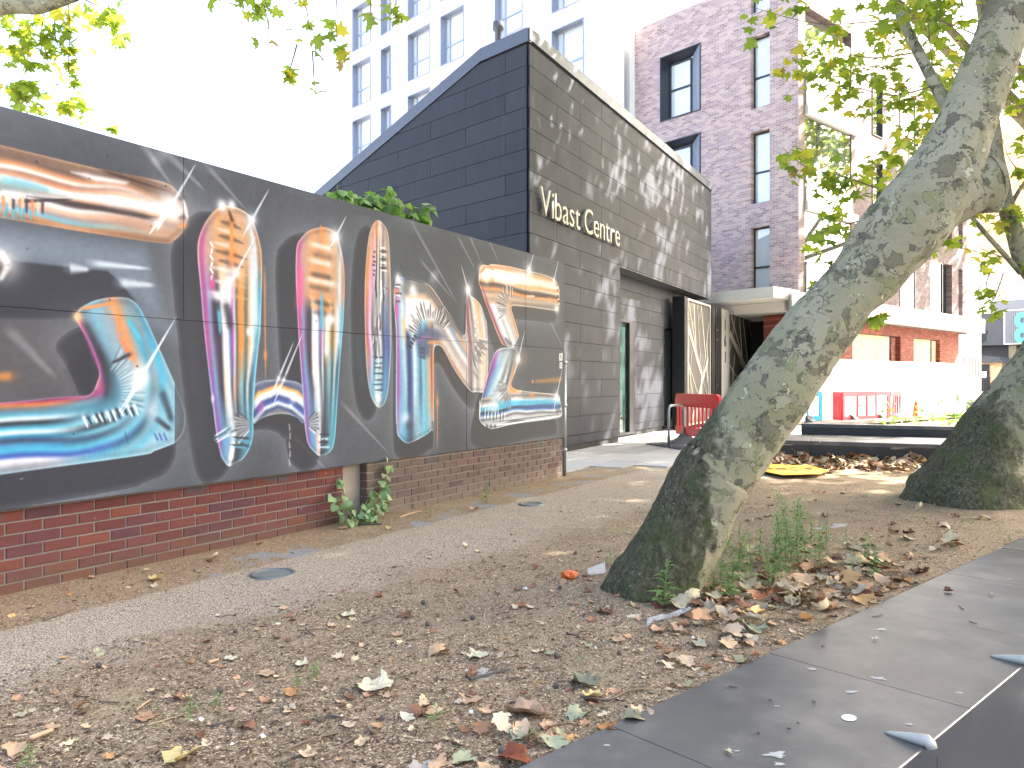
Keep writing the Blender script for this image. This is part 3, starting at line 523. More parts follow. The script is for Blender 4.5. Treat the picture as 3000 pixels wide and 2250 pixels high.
    line(Q(1420, 1250), Q(1640, 1222), .010, .012, (252, 253, 255), .95); line(Q(1432, 1238), Q(1636, 1214), .006, .006, (70, 76, 90), .7)
    for q in (1425, 1437, 1449): spot(Q(q, 1249), .02, (40, 40, 46), .85, 1.2)
    line(Q(1405, 1170), Q(1404, 1225), .010, .012, (246, 248, 252), .9); line(Q(1500, 1100), Q(1517, 1060), .012, .012, (246, 150, 70), .9)
    sparkle(Q(1517, 1052), .42, 1.12, .05); sparkle(Q(1629, 1163), .45, 1.15, .05); spot(Q(1558, 1158), .03, (246, 140, 60), .7, 2.)
    spot(Q(1535, 1052), .10, (200, 140, 90), .25)
    # --- dirt, drips, scuffs, screw heads and the two stickers
    for i in range(5): line(Q(846 + i % 2 * 3, 1240 + i * 26), Q(848, 1262 + i * 26), .005, .009, (216, 216, 216), .6)
    for i in range(70):
        p = (rng.uniform(-1.4, 7.2), rng.uniform(.56, 2.9)); spot(p, rng.uniform(.004, .008), (36, 36, 42), .8)
    for i in range(16): 
        p = (rng.uniform(-1.2, 7.1), rng.uniform(.6, 2.9)); line(p, (p[0] + rng.normal(0, .04), p[1] + rng.normal(0, .06)), .003, .004, (50, 50, 56) if i % 2 else (170, 172, 176), .6)
    poly([Q(1637, 1036), Q(1647, 1034), Q(1647, 1056), Q(1637, 1058)], (232, 232, 232), .95, .008); poly([Q(1638, 1062), Q(1646, 1060), Q(1646, 1080), Q(1638, 1080)], (226, 226, 228), .9, .01)
    line(Q(1640, 1040), Q(1644, 1052), .008, .008, (90, 90, 96), .9); line(Q(1644, 1040), Q(1640, 1050), .006, .006, (90, 90, 96), .9); line(Q(1640, 1066), Q(1644, 1076), .007, .007, (90, 90, 96), .9)
    img *= (1 + .07 * (n3 - .5))[..., None]
    return np.clip(img, 0, 1)
# ================================================================= materials
# the wall line of the painted hoarding: W0 + s*WD, facing WN
W0 = Vector((-3.05, 4.677, 0)); WD = Vector((0.5213, 0.8534, 0)).normalized(); WN = Vector((WD.y, -WD.x, 0))
GA = Vector((0.0138, 2.64, 0)); GD = Vector((0.736, 0.677, 0)).normalized(); GN = Vector((GD.y, -GD.x, 0))   # front granite wall

def m_ground():
    """resin-bound gravel path that fades under trodden soil; grey footing patches by the wall"""
    t = NT('path_and_soil'); P = t.pos()
    d = t.math('SUBTRACT', t.dot(P, tuple(WN)), W0.dot(WN))          # metres out from the hoarding
    along = t.dot(P, tuple(WD))
    wob = t.math('MULTIPLY', t.math('SUBTRACT', t.noise(.9, 4), .5), 1.1)
    wob2 = t.math('MULTIPLY', t.math('SUBTRACT', t.noise(9, 5, .7), .5), .75)
    edge = t.math('ADD', t.math('ADD', d, wob), wob2)
    widen = t.math('MULTIPLY', t.math('MAXIMUM', t.math('SUBTRACT', along, 3.2), 0.), .10)
    soil = t.sstep(t.math('SUBTRACT', edge, widen), 1.28, 1.72)
    strip = t.sstep(t.math('ADD', d, t.math('MULTIPLY', t.math('SUBTRACT', t.noise(7, 4), .5), .12)), .60, .55)
    # gravel
    cell = t.vor(125, out='Color'); cd = t.vor(125, out='Distance')
    gv = t.ramp(t.n('SeparateColor', {'Color': cell}, out=0), [(0, lin(140, 126, 108)), (.25, lin(164, 150, 130)), (.5, lin(180, 165, 144)), (.72, lin(172, 157, 137)), (.88, lin(194, 179, 156)), (1, lin(204, 191, 170))])
    gv = t.mix(t.math('MULTIPLY', t.noise(1.3, 4), .5), gv, lin(156, 140, 120))
    gv = t.mix(t.sstep(t.noise(1.7, 3, .5), .60, .72), gv, t.mix(.15, gv, lin(146, 144, 142)))
    gv = t.mix(t.sstep(cd, .34, .66), gv, lin(104, 93, 81))
    # soil: fine crumbs
    s1 = t.noise(3.2, 8, .68); s2 = t.noise(46, 5, .72); sc = t.n('SeparateColor', {'Color': t.vor(170, out='Color')}, out=0)
    so = t.ramp(s2, [(.26, lin(54, 45, 35)), (.42, lin(95, 80, 63)), (.55, lin(122, 104, 83)), (.68, lin(149, 131, 107)), (.84, lin(182, 166, 139))])
    so = t.mix(t.sstep(sc, .80, .95), so, lin(196, 174, 146)); so = t.mix(t.sstep(sc, .13, .02), so, lin(40, 32, 27))
    so = t.mix(t.math('MULTIPLY', t.sstep(s1, .36, .70), .6), so, lin(140, 122, 98))
    so = t.mix(t.math('MULTIPLY', t.sstep(t.noise(.8, 4), .55, .7), .38), so, lin(138, 128, 96))
    # concrete footing showing through beside the wall
    pt = t.sstep(t.noise(1.9, 5, .6), .52, .60)
    cc = t.mix(t.noise(30, 4), lin(106, 106, 105), lin(132, 131, 129))
    st = t.mix(t.math('MULTIPLY', pt, t.sstep(d, .16, .24)), t.mix(.25, so, lin(112, 88, 64)), cc)
    col = t.mix(soil, gv, so); col = t.mix(strip, col, st)
    pebb = t.sstep(t.vor(38, out='Distance'), .30, .05)
    hgt = t.math('ADD', t.math('MULTIPLY', t.math('SUBTRACT', 1., cd), t.math('ADD', .16, t.math('MULTIPLY', soil, .1))), t.math('ADD', t.math('MULTIPLY', s2, t.math('ADD', .25, soil)), t.math('MULTIPLY', pebb, .2)))
    nr = t.bump(hgt, .75, .011)
    return t.done(t.bsdf(col, .93, 0, .22, nr))

def m_brick(name, stops, stain):
    t = NT(name); r = t.rnd(); nz = t.noise(34, 6, .7); ny = t.noise(5, 4)
    c = t.ramp(r, stops); c = t.mix(t.math('MULTIPLY', nz, .55), c, t.mix(.5, c, lin(52, 38, 36)))
    z = t.n('SeparateXYZ', {0: t.pos()}, out=2)
    c = t.mix(t.math('MULTIPLY', t.sstep(t.math('ADD', z, t.math('MULTIPLY', t.math('SUBTRACT', ny, .5), .25)), .22, .02), .72), c, stain)
    c = t.mix(t.math('MULTIPLY', t.sstep(t.noise(8, 5, .75), .64, .74), .55), c, lin(176, 160, 158))
    c = t.mix(t.math('MULTIPLY', t.math('MULTIPLY', t.sstep(t.noise(2.2, 3), .56, .64), t.sstep(z, .40, .52)), .7), c, t.mix(t.noise(4, 2), lin(60, 46, 66), lin(56, 96, 92)))
    cr = t.noise(60, 3, .5, vec=t.scalevec(t.pos(), (.35, .35, 1.6)), dist=1.6)
    nr = t.bump(t.math('ADD', nz, t.math('MULTIPLY', t.sstep(cr, .40, .36), -1.2)), .55, .006)
    return t.done(t.bsdf(c, .86, 0, .3, nr))
def m_panel():
    t = NT('fibre_cement_panel'); r = t.rnd()
    c = t.ramp(r, [(0, lin(41, 44, 50)), (.5, lin(45, 48, 54)), (1, lin(50, 52, 58))])
    P = t.pos(); z = t.n('SeparateXYZ', {0: P}, out=2)
    stk = t.noise(3, 4, .6, vec=t.scalevec(P, (6, 6, .35))); big = t.noise(.5, 3)
    c = t.mix(t.math('MULTIPLY', t.sstep(stk, .45, .8), .32), c, lin(70, 70, 74)); c = t.mix(t.math('MULTIPLY', big, .25), c, lin(44, 40, 50))
    rg = t.n('MapRange', {'Value': t.noise(2.2, 4), 'To Min': .48, 'To Max': .66})
    return t.done(t.bsdf(c, rg, 0, .16, t.bump(t.noise(160, 2), .06, .002)))
def m_granite(name, base, hi, rough, dust):
    t = NT(name); g = t.noise(420, 2, .6); c = t.mix(t.sstep(g, .48, .7), base, hi)
    b = t.noise(2.4, 6, .62); b2 = t.noise(.9, 3)
    c = t.mix(t.math('MULTIPLY', t.sstep(b, .42, .74), dust), c, lin(126, 120, 112)); c = t.mix(t.math('MULTIPLY', t.sstep(b2, .5, .7), dust * .7), c, lin(92, 84, 78))
    spl = t.sstep(t.noise(5.5, 7, .62, dist=.6), .70, .74)
    c = t.mix(t.math('MULTIPLY', spl, dust * 1.1), c, lin(196, 196, 192))
    rg = t.n('MapRange', {'Value': t.noise(3.1, 5), 'To Min': rough - .07, 'To Max': rough + .16})
    return t.done(t.bsdf(c, rg, 0, .5, t.bump(t.noise(300, 2), .03, .001)))
def m_brickwall(name, d, stops, mortar, w=.225, h=.075, rough=.85, var=.5, bmp=.5, off=0.):
    """coursed brickwork on a far wall whose face runs along d"""
    t = NT(name); P = t.pos(); u = t.dot(P, (d[0], d[1], 0)); z = t.n('SeparateXYZ', {0: P}, out=2)
    v = t.n('CombineXYZ', {'X': u, 'Y': t.math('ADD', z, off), 'Z': 0.})
    nd = t.t.nodes.new('ShaderNodeTexBrick'); t.t.links.new(v, nd.inputs['Vector'])
    nd.inputs['Scale'].default_value = 1.; nd.inputs['Brick Width'].default_value = w; nd.inputs['Row Height'].default_value = h
    nd.inputs['Mortar Size'].default_value = .006; nd.inputs['Mortar Smooth'].default_value = .3; nd.inputs['Bias'].default_value = 0.
    nd.inputs['Color1'].default_value = (0, 0, 0, 1); nd.inputs['Color2'].default_value = (1, 1, 1, 1); nd.inputs['Mortar'].default_value = (.5, .5, .5, 1)
    c = t.ramp(nd.outputs['Color'], stops); c = t.mix(t.math('MULTIPLY', t.noise(.8, 4), var), c, t.mix(.45, c, stops[0][1]))
    c = t.mix(nd.outputs['Fac'], c, mortar)
    return t.done(t.bsdf(c, rough, 0, .3, t.bump(t.math('SUBTRACT', 1., nd.outputs['Fac']), bmp, .008)))
def m_leaf(name, stops, trans=.55, rnd='isl', rough=.45, vein=True):
    t = NT(name); r = t.isl() if rnd == 'isl' else t.rnd(); c = t.ramp(r, stops)
    c = t.mix(t.math('MULTIPLY', t.noise(14, 4), .5), c, t.mix(.5, c, tuple(x * .6 for x in stops[0][1][:3]) + (1,)))
    dif = t.bsdf(c, rough, 0, .35)
    tr = t.n('BsdfTranslucent', {'Color': t.mix(1., c, (1.0, 1.0, .55, 1), 'MULTIPLY')})
    return t.done(t.n('MixShader', {0: trans, 1: dif, 2: tr}))
def m_dead(name, rnd='rnd'):
    t = NT(name); r = t.rnd() if rnd == 'rnd' else t.isl()
    c = t.ramp(r, [(0, lin(96, 62, 42)), (.14, lin(132, 92, 64)), (.3, lin(172, 136, 104)), (.46, lin(190, 158, 126)), (.6, lin(176, 160, 136)), (.74, lin(204, 184, 150)), (.86, lin(150, 146, 112)), (.95, lin(186, 140, 88)), (1, lin(120, 56, 34))])
    c = t.mix(t.math('MULTIPLY', t.noise(38, 5, .65), .6), c, t.mix(.55, c, lin(86, 62, 44)))
    return t.done(t.bsdf(c, .72, 0, .3, t.bump(t.noise(60, 3), .3, .003)))
def m_bark():
    """London plane: olive grey skin shed in lobed flakes, old scaly bark and moss at the foot"""
    t = NT('plane_tree_bark'); P = t.obj(); z = t.n('SeparateXYZ', {0: t.pos()}, out=2); H = []
    off = lambda k: t.n('VectorMath', {0: P, 1: (k * 3.7, k * 1.9, k * 5.3)}, operation='ADD')
    n2 = t.noise(34, 6, .7, vec=P); n3 = t.noise(1.8, 3, vec=P)
    base = t.mix(t.noise(3.5, 5, .6, vec=off(9)), lin(112, 106, 84), lin(142, 135, 112))
    base = t.mix(t.math('MULTIPLY', t.sstep(n3, .45, .65), .5), base, lin(112, 111, 78))
    def flake(k, sc, th, col, amt=.9, edge=lin(62, 58, 50), hgt=.5):
        """one layer of shed flakes: a sharp lobed outline, dark along its lip"""
        nonlocal base
        f = t.noise(sc, 5, .58, vec=off(k), dist=.35)
        m = t.sstep(f, th, th + .006); base = t.mix(t.math('MULTIPLY', m, amt), base, col)
        lip = t.math('MULTIPLY', t.sstep(f, th - .016, th), t.sstep(f, th + .012, th)); brk = t.sstep(t.noise(sc * 1.3, 2, vec=off(k + 20)), .42, .56)
        base = t.mix(t.math('MULTIPLY', t.math('MULTIPLY', lip, brk), .8), base, edge); H.append(t.math('MULTIPLY', m, hgt))
    flake(1, 3.4, .545, t.mix(n2, lin(120, 115, 94), lin(150, 143, 119)), .85)
    flake(2, 5.2, .585, t.mix(n2, lin(80, 77, 60), lin(110, 104, 83)), .9)
    flake(7, 7.5, .60, t.mix(n2, lin(96, 98, 66), lin(122, 122, 88)), .8)
    flake(3, 6.5, .655, t.mix(n2, lin(150, 146, 124), lin(176, 170, 144)), .85)
    flake(4, 10., .615, t.mix(n2, lin(66, 64, 56), lin(98, 94, 80)), .9, lin(40, 38, 34), -.5)
    flake(5, 13., .715, lin(196, 188, 152), .9)
    flake(6, 24., .645, t.mix(n2, lin(70, 66, 58), lin(104, 98, 84)), .8, lin(44, 40, 36), -.4)
    base = t.mix(t.math('MULTIPLY', t.sstep(n2, .60, .74), .5), base, lin(86, 82, 68)); base = t.mix(t.math('MULTIPLY', t.sstep(n2, .40, .28), .35), base, lin(170, 166, 146))
    nx = t.n('SeparateXYZ', {0: t.n('NewGeometry', out='Normal')}, out=0)
    low = t.math('ADD', t.sstep(t.math('ADD', z, t.math('MULTIPLY', nx, .75)), 1.15, -.05), t.math('MULTIPLY', t.math('SUBTRACT', t.noise(6, 6, .7, vec=P), .5), 1.3))
    low = t.sstep(low, .38, .66)
    rb = t.noise(30, 9, .78, vec=t.scalevec(P, (1, 1, .6)), dist=.5)
    moss = t.ramp(rb, [(.30, lin(26, 25, 20)), (.42, lin(62, 60, 44)), (.52, lin(88, 86, 64)), (.62, lin(112, 106, 86)), (.76, lin(148, 146, 124))])
    moss = t.mix(t.math('MULTIPLY', t.sstep(t.noise(3.4, 5, .65, vec=off(3)), .46, .62), .65), moss, t.mix(rb, lin(36, 44, 22), lin(104, 116, 66)))
    base = t.mix(low, base, moss)
    lich = t.math('MULTIPLY', t.sstep(t.noise(70, 5, .7, vec=P), .58, .66), t.sstep(t.noise(2.6, 4, vec=off(5)), .53, .62)); base = t.mix(t.math('MULTIPLY', lich, .75), base, lin(176, 184, 172))
    h = t.math('MULTIPLY', t.math('MULTIPLY', rb, low), 3.4)
    for q in H: h = t.math('ADD', h, t.math('MULTIPLY', q, t.math('SUBTRACT', 1., t.math('MULTIPLY', low, .7))))
    h = t.math('ADD', h, t.math('MULTIPLY', n2, .5))
    return t.done(t.bsdf(base, .86, 0, .25, t.bump(h, .95, .015)))
def m_glass(name, tint, rough=.03, spec=.9):
    t = NT(name); c = t.mix(t.noise(.6, 2), tint, tuple(x * .8 for x in tint[:3]) + (1,))
    return t.done(t.bsdf(c, rough, 0, spec, t.bump(t.noise(.7, 2), .02, .05), **{'Coat Weight': 1., 'Coat Roughness': .02, 'Coat IOR': 1.8}))
def m_galv():
    t = NT('galvanised_steel'); c = t.mix(t.noise(30, 4), lin(128, 132, 136), lin(170, 174, 178))
    return t.done(t.bsdf(c, .42, .75, .5))

M = {}
M['ground'] = m_ground()
M['brick_red'] = m_brick('red_rustic_brick', [(0, lin(86, 46, 42)), (.22, lin(104, 56, 50)), (.45, lin(97, 53, 52)), (.62, lin(80, 50, 56)), (.78, lin(112, 58, 46)), (.9, lin(88, 50, 50)), (1, lin(126, 68, 50))], lin(88, 66, 54))
M['brick_brown'] = m_brick('brown_weathered_brick', [(0, lin(82, 67, 61)), (.3, lin(94, 79, 71)), (.6, lin(88, 76, 68)), (.85, lin(98, 78, 70)), (1, lin(76, 58, 57))], lin(104, 92, 80))
M['mortar'] = plain('mortar', lin(112, 104, 97), .95, var=.2, sc=12, bump=.4)
M['panel'] = m_panel()
M['backing'] = plain('dark_backing', lin(22, 22, 24), .8)
M['flash'] = plain('grey_metal_flashing', lin(74, 76, 84), .38, .3, .5, .1, 2)
M['soffit'] = plain('dark_soffit', lin(52, 52, 54), .6)
M['letter'] = plain('cream_letters', lin(158, 153, 135), .4, .0, .5, .06)
M['granite_top'] = m_granite('honed_granite', lin(54, 55, 58), lin(78, 79, 82), .36, .42)
M['granite_face'] = m_granite('polished_black_granite', lin(34, 37, 46), lin(58, 62, 72), .16, .12)
M['gran_wall'] = m_granite('black_granite_upstand', lin(16, 17, 21), lin(26, 27, 32), .45, .05)
M['steel'] = plain('brushed_steel', lin(160, 157, 150), .5, .2, .5, .06, 20)
M['galv'] = m_galv()
M['black'] = plain('black_powder_coat', lin(26, 27, 30), .38, .2, .5)
M['frame'] = plain('window_frame_dark', lin(46, 50, 58), .4, .2, .5)
M['pane'] = m_glass('window_pane', (.58, .62, .63, 1))  # pale tint puts the bright sky's reflection into the glass colour
M['pane_dark'] = m_glass('dark_window_pane', (.03, .04, .04, 1))
M['pane_green'] = m_glass('green_door_pane', (.05, .09, .075, 1), .02)
M['liner'] = plain('metal_window_liner', lin(152, 160, 176), .35, .3, .5, .08, 1.5)  # lightened to imitate glare on the window frames and splayed reveals
M['liner_dark'] = plain('dark_window_liner', lin(56, 59, 68), .35, .2, .5)
M['white'] = plain('white_panel', lin(232, 232, 230), .55, var=.04, sc=1.5)
M['render'] = plain('white_render', lin(222, 221, 216), .8, var=.05, sc=1.2)
M['concrete'] = plain('pale_concrete', lin(196, 194, 188), .8, var=.12, sc=1.3, bump=.2)
M['concrete_post'] = plain('concrete_post', lin(122, 114, 102), .9, var=.2, sc=9, bump=.3)
M['ply'] = plain('plywood_board', lin(206, 184, 146), .75, var=.1, sc=1.)
M['paving'] = None
t = NT('paving_slab'); c_ = t.ramp(t.rnd(), [(0, lin(140, 140, 140)), (.5, lin(153, 152, 151)), (1, lin(162, 161, 159))])
c_ = t.mix(t.math('MULTIPLY', t.noise(2.4, 6, .65), .45), c_, lin(128, 124, 118)); M['paving'] = t.done(t.bsdf(c_, .8, 0, .3, t.bump(t.noise(90, 3), .15, .003)))
t = NT('open_ground'); c_ = t.mix(t.noise(.35, 5), lin(138, 136, 132), lin(156, 153, 148)); M['open'] = t.done(t.bsdf(c_, .9, 0, .25, t.bump(t.noise(40, 3), .2, .004)))
t = NT('plaza_paving'); c_ = t.mix(t.noise(.5, 5), lin(92, 92, 92), lin(108, 107, 105)); M['plaza'] = t.done(t.bsdf(c_, .9, 0, .25))
M['joint'] = plain('sand_joint', lin(104, 98, 90), .95)
M['bark'] = m_bark()
M['torn'] = plain('torn_brown_wood', lin(104, 78, 58), .9, var=.35, sc=22, bump=.6)
M['twig'] = plain('twig_bark', lin(104, 88, 74), .85, var=.3, sc=30, bump=.3)
GREEN = [(0, (.17, .25, .03, 1)), (.25, (.26, .35, .04, 1)), (.5, (.35, .43, .06, 1)), (.72, (.22, .31, .07, 1)), (.84, (.52, .52, .08, 1)), (.97, (.58, .48, .07, 1)), (1, (.34, .22, .09, 1))]  # greens raised to imitate sun shining through the leaves
M['leaf'] = m_leaf('plane_leaf', GREEN, .66)
M['leaf1'] = m_leaf('plane_leaf_single', GREEN, .66, 'rnd')
M['ivy'] = m_leaf('ivy_leaf', [(0, (.10, .19, .07, 1)), (.4, (.16, .27, .11, 1)), (.75, (.22, .33, .16, 1)), (.95, (.30, .36, .16, 1)), (1, (.13, .21, .08, 1))], .3, 'rnd')
M['climb'] = m_leaf('climber_leaf', [(0, (.05, .12, .02, 1)), (.4, (.09, .20, .03, 1)), (.75, (.14, .27, .05, 1)), (1, (.20, .30, .08, 1))], .45, 'rnd')
M['weed'] = m_leaf('weed_leaf', [(0, (.12, .21, .06, 1)), (.5, (.17, .28, .09, 1)), (1, (.23, .33, .13, 1))], .4)
M['dead'] = m_dead('dead_leaf'); M['dead_many'] = m_dead('dead_leaf_litter', 'isl')
t = NT('litter_chip'); c_ = t.ramp(t.isl(), [(0, lin(50, 40, 33)), (.3, lin(82, 66, 53)), (.55, lin(112, 93, 75)), (.78, lin(142, 122, 98)), (.92, lin(182, 166, 138)), (.97, lin(100, 62, 44)), (1, lin(80, 90, 54))]); M['chip'] = t.done(t.bsdf(c_, .85, 0, .2))
M['red_pl'] = plain('red_plastic', lin(206, 24, 40), .38, 0, .5, .08, 3)
M['red_pl2'] = plain('faded_red_plastic', lin(206, 44, 58), .45, 0, .5, .08, 3)
M['teal_pl'] = plain('turquoise_plastic', lin(24, 132, 160), .42, 0, .5, .08, 3)
M['orange_pl'] = plain('orange_plastic', lin(236, 74, 26), .5, 0, .5, .05, 3)
M['rubber'] = plain('grey_rubber', lin(84, 84, 86), .8, var=.15, sc=20)
M['mat'] = plain('black_rubber_mat', lin(30, 30, 32), .8)
M['yellow'] = plain('yellow_sign_face', lin(206, 152, 20), .45, 0, .5, .08, 6)
M['ink'] = plain('black_print', lin(24, 24, 26), .5)
M['beige'] = plain('beige_metal_fretwork', lin(160, 156, 144), .45, .2, .5, .06, 3)
M['gatebk'] = plain('dark_gate_panel', lin(66, 62, 58), .55, .1, .5, .15, 2)
M['turq'] = plain('turquoise_sign', lin(62, 160, 160), .45)
M['slate'] = plain('slate_grey_render', lin(58, 63, 74), .7, var=.14, sc=.8, bump=.2)
M['slate_dk'] = plain('dark_grey_render', lin(36, 40, 48), .8, var=.3, sc=.7)
M['slate_lt'] = plain('light_grey_fascia', lin(100, 106, 119), .6, var=.05)
M['gum'] = plain('white_paint_spot', lin(214, 220, 222), .6, var=.04)
M['drop'] = plain('bird_dropping', lin(150, 150, 146), .8, var=.2, sc=60)
M['scrap'] = plain('white_scrap', lin(186, 185, 182), .7)
t = NT('clear_plastic'); M['clear'] = t.done(t.n('MixShader', {0: .30, 1: t.n('BsdfTransparent', {'Color': (.97, .98, .98, 1)}), 2: t.bsdf((.8, .82, .84, 1), .12, 0, .8)}))
BD = (-.657, .753); RD = (.753, .658); CD = (.683, -.730)
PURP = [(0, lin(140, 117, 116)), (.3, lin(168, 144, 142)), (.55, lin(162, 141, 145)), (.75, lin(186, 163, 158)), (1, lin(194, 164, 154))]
M['bk_left'] = m_brickwall('purple_brick_side', BD, PURP, lin(190, 184, 188))  # side brick lightened: sky glare on this wall put into the colour
M['bk_right'] = m_brickwall('purple_brick_front', RD, [(p, tuple(x * .36 for x in c[:3]) + (1,)) for p, c in PURP], lin(116, 108, 108))  # darker copy of the side brick, colour scaled down for the sunlit face
M['bk_ground'] = m_brickwall('orange_brick_ground_floor', RD, [(0, lin(104, 50, 40)), (.4, lin(132, 68, 52)), (.7, lin(122, 66, 56)), (1, lin(156, 92, 66))], lin(130, 104, 92))
M['bk_tower'] = m_brickwall('glare_paled_brick', CD, [(0, lin(190, 176, 178)), (.5, lin(212, 203, 204)), (1, lin(224, 217, 217))], lin(218, 214, 214))  # brick colour lightened to mimic veiling glare over the tower
M['bk_tan'] = m_brickwall('tan_brick', BD, [(0, lin(168, 132, 100)), (.5, lin(196, 160, 126)), (1, lin(214, 182, 148))], lin(196, 180, 160))
# ================================================================= ground
def V2(p): return Vector((p[0], p[1], 0))
MBg = MB(); far = 420.
a0 = GA - GD * far; a1 = GA + GD * far
MBg.quad((a0.x, a0.y, -.03), (a1.x, a1.y, -.03), tuple(a1 - GN * 800 + Vector((0, 0, -.03))), tuple(a0 - GN * 800 + Vector((0, 0, -.03))))
struct(MBg.build('ground', M['open']))
MBg = MB(); MBg.quad((a0.x, a0.y, -.62), tuple(a0 + GN * 800 + Vector((0, 0, -.62))), tuple(a1 + GN * 800 + Vector((0, 0, -.62))), (a1.x, a1.y, -.62))
struct(MBg.build('plaza', M['plaza']))

BO = Vector((3.87, 12.72, 0)); BL = Vector((.92, -.39, 0)).normalized(); BN = Vector((BL.y, -BL.x, 0))     # low black bench; BN faces the camera
TREE1 = Vector((0.80, 4.83, 0)); TREE2 = at(2835, 1470, 8.5); TREE2.z = 0
def soil_z(x, y):
    p = Vector((x, y, 0)); g = (p - GA).dot(GN)
    z = -.018 + .016 * mnoise.noise(p * 1.3) + .008 * mnoise.noise(p * 4.1) + .006 * mnoise.noise(p * 11)
    d = (p - W0).dot(WN)
    if d < 1.7: z = z * .35 - .010 + .004 * mnoise.noise(p * 3)
    if d < .55: z += .012 * (1 - d / .55)
    for c, h, r in ((TREE1, .05, .7), (TREE2, .06, 1.0)): z += h * math.exp(-((p - c).length / r) ** 2)
    b = (p - BO).dot(BN); z += .05 * math.exp(-(max(b, 0) / .7) ** 2) if x > 3.4 else 0
    if g > -.12 or (x < 3.5 and y > 11.2 + .66 * (x - .77)): z = min(z, -.014)
    return z
cell = .055; na = int(17 / cell); nd_ = int(11 / cell)
def terr(which):
    mb = MB(); idx = {}
    def vid(i, j):
        if (i, j) not in idx:
            p = W0 + WD * (-3.2 + i * cell) + WN * (-.16 + j * cell); idx[(i, j)] = len(mb.v); mb.v.append((p.x, p.y, soil_z(p.x, p.y)))
        return idx[(i, j)]
    for i in range(na):
        a = -3.2 + i * cell
        for j in range(nd_):
            d = -.16 + j * cell; p = W0 + WD * a + WN * d
            if (p - GA).dot(GN) > .06 or p.y < .2: continue
            if p.x < 3.3:
                if p.y > 12.4 + .66 * (p.x - .77): continue
            elif (p - BO).dot(BN) < -.05: continue
            ispath = d < 1.55 + .10 * max(a - 3.2, 0)
            if ispath != (which == 'path'): continue
            mb.f.append([vid(i, j), vid(i, j + 1), vid(i + 1, j + 1), vid(i + 1, j)]); mb.m.append(0); mb.sm.append(True)
    return struct(mb.build(which, M['ground']))
path = terr('path'); soil = terr('soil_bed')

# paved apron in front of the dark building: separate flags on a sand bed
FO = Vector((.277, 13.28, 0)); FD = Vector((.4806, .877, 0)).normalized(); FN = Vector((FD.y, -FD.x, 0))   # sign wall of the dark building
LD = Vector((-.701, .713, 0)).normalized(); LN = Vector((-LD.y, LD.x, 0))
if LN.y > 0: LN = -LN
mb = MB(); o = FO - FD * 4.2; mb.quad(*[tuple(p + Vector((0, 0, -.027))) for p in (o - FN * .9, o + FN * 4.4, o + FN * 4.4 + FD * 14, o - FN * .9 + FD * 14)])
apron = struct(mb.build('pavement', M['joint']))
me_slab = {}
for r in range(8):
    for c in range(15):
        L = .88; w = .53; s0 = -4.1 + c * .9 + (r % 2) * .45; n0 = -.85 + r * .55
        p = FO + FD * s0 + FN * n0
        if p.x < 3.3 and p.y < 11.40 + .66 * (p.x - .77): continue
        if (p - BO).dot(BN) > -.3 and p.x > 3: continue
        z1 = R.uniform(-.002, .002)
        key = R.randint(0, 2)
        if key not in me_slab: me_slab[key] = MB().box((0, 0, -.05), (L, 0, 0), (0, w - .004 * key, 0), (0, 0, .05)).mesh('flagstone', M['paving'])
        mw = Matrix.Translation(p + Vector((0, 0, z1))) @ Matrix(((FD.x, FN.x, 0, 0), (FD.y, FN.y, 0, 0), (0, 0, 1, 0), (0, 0, 0, 1)))
        mesh_obj('paving_slab', me_slab[key], None, apron, mw)

# ================================================================= dark panelled building with the sign
vib = thing('community_building', 'dark grey panelled building with sloping roofline and cream lettering on its wall', 'building', FO)
H0 = .118; ROW = .354
def roof_left(s): return 7.27 if s < 1.193 else 7.27 - (s - 1.193) * (7.27 - 5.70) / (6.746 - 1.193)
def clip(poly, a, b, c):
    """keep a*x + b*y <= c"""
    out = []
    for i in range(len(poly)):
        p, q = poly[i], poly[(i + 1) % len(poly)]; fp = a * p[0] + b * p[1] - c; fq = a * q[0] + b * q[1] - c
        if fp <= 0: out.append(p)
        if fp * fq < 0: k = fp / (fp - fq); out.append((p[0] + (q[0] - p[0]) * k, p[1] + (q[1] - p[1]) * k))
    return out
def panel(o, d, n, poly, th=.022):
    if len(poly) < 3: return
    xs = [p[0] for p in poly]; ys = [p[1] for p in poly]
    if max(xs) - min(xs) < .05 or max(ys) - min(ys) < .03: return
    mb = MB(); mb.prism([o + d * p[0] + Vector((0, 0, p[1])) for p in poly], n * th)
    return mb.build('cladding_panel', M['panel'], vib)
rect = lambda x0, z0, x1, z1: [(x0, z0), (x1, z0), (x1, z1), (x0, z1)]
G = .009
sl = (7.27 - 5.70) / (6.746 - 1.193)
for k in range(-11, 10):
    z0 = 3.835 + ROW * k; z1 = z0 + ROW - G
    z0 = max(z0, H0)
    # left (gable) face
    x = .54 - (1.04 if k % 2 else 0) - 2.08
    while x < 11.5:
        x0 = max(x, .022) + G / 2; x1 = x + 2.08 - G / 2
        if x1 > x0 + .05:
            pl = clip(rect(x0, z0, x1, z1), 0, 1, 7.27 - .235); pl = clip(pl, sl, 1, 7.27 - .235 + sl * 1.193)
            if pl: panel(FO, LD, LN, pl)
        x += 2.08
    # sign face
    tmax = 11.92 if k >= 0 else 4.256
    x = 1.071 - (1.062 if k % 2 else 0) - 2.1234
    while x < tmax:
        x0 = max(x, .0) + G / 2; x1 = min(x + 2.1234, tmax) - G / 2
        if x1 > x0 + .05: panel(FO, FD, FN, clip(rect(x0, z0, x1, z1), 0, 1, 7.05))
        x += 2.1234
mb = MB()     # the dark carcass behind the panels
def carc(o, d, n, poly, depth): mb.prism([o + d * p[0] + Vector((0, 0, p[1])) for p in poly], -n * depth)
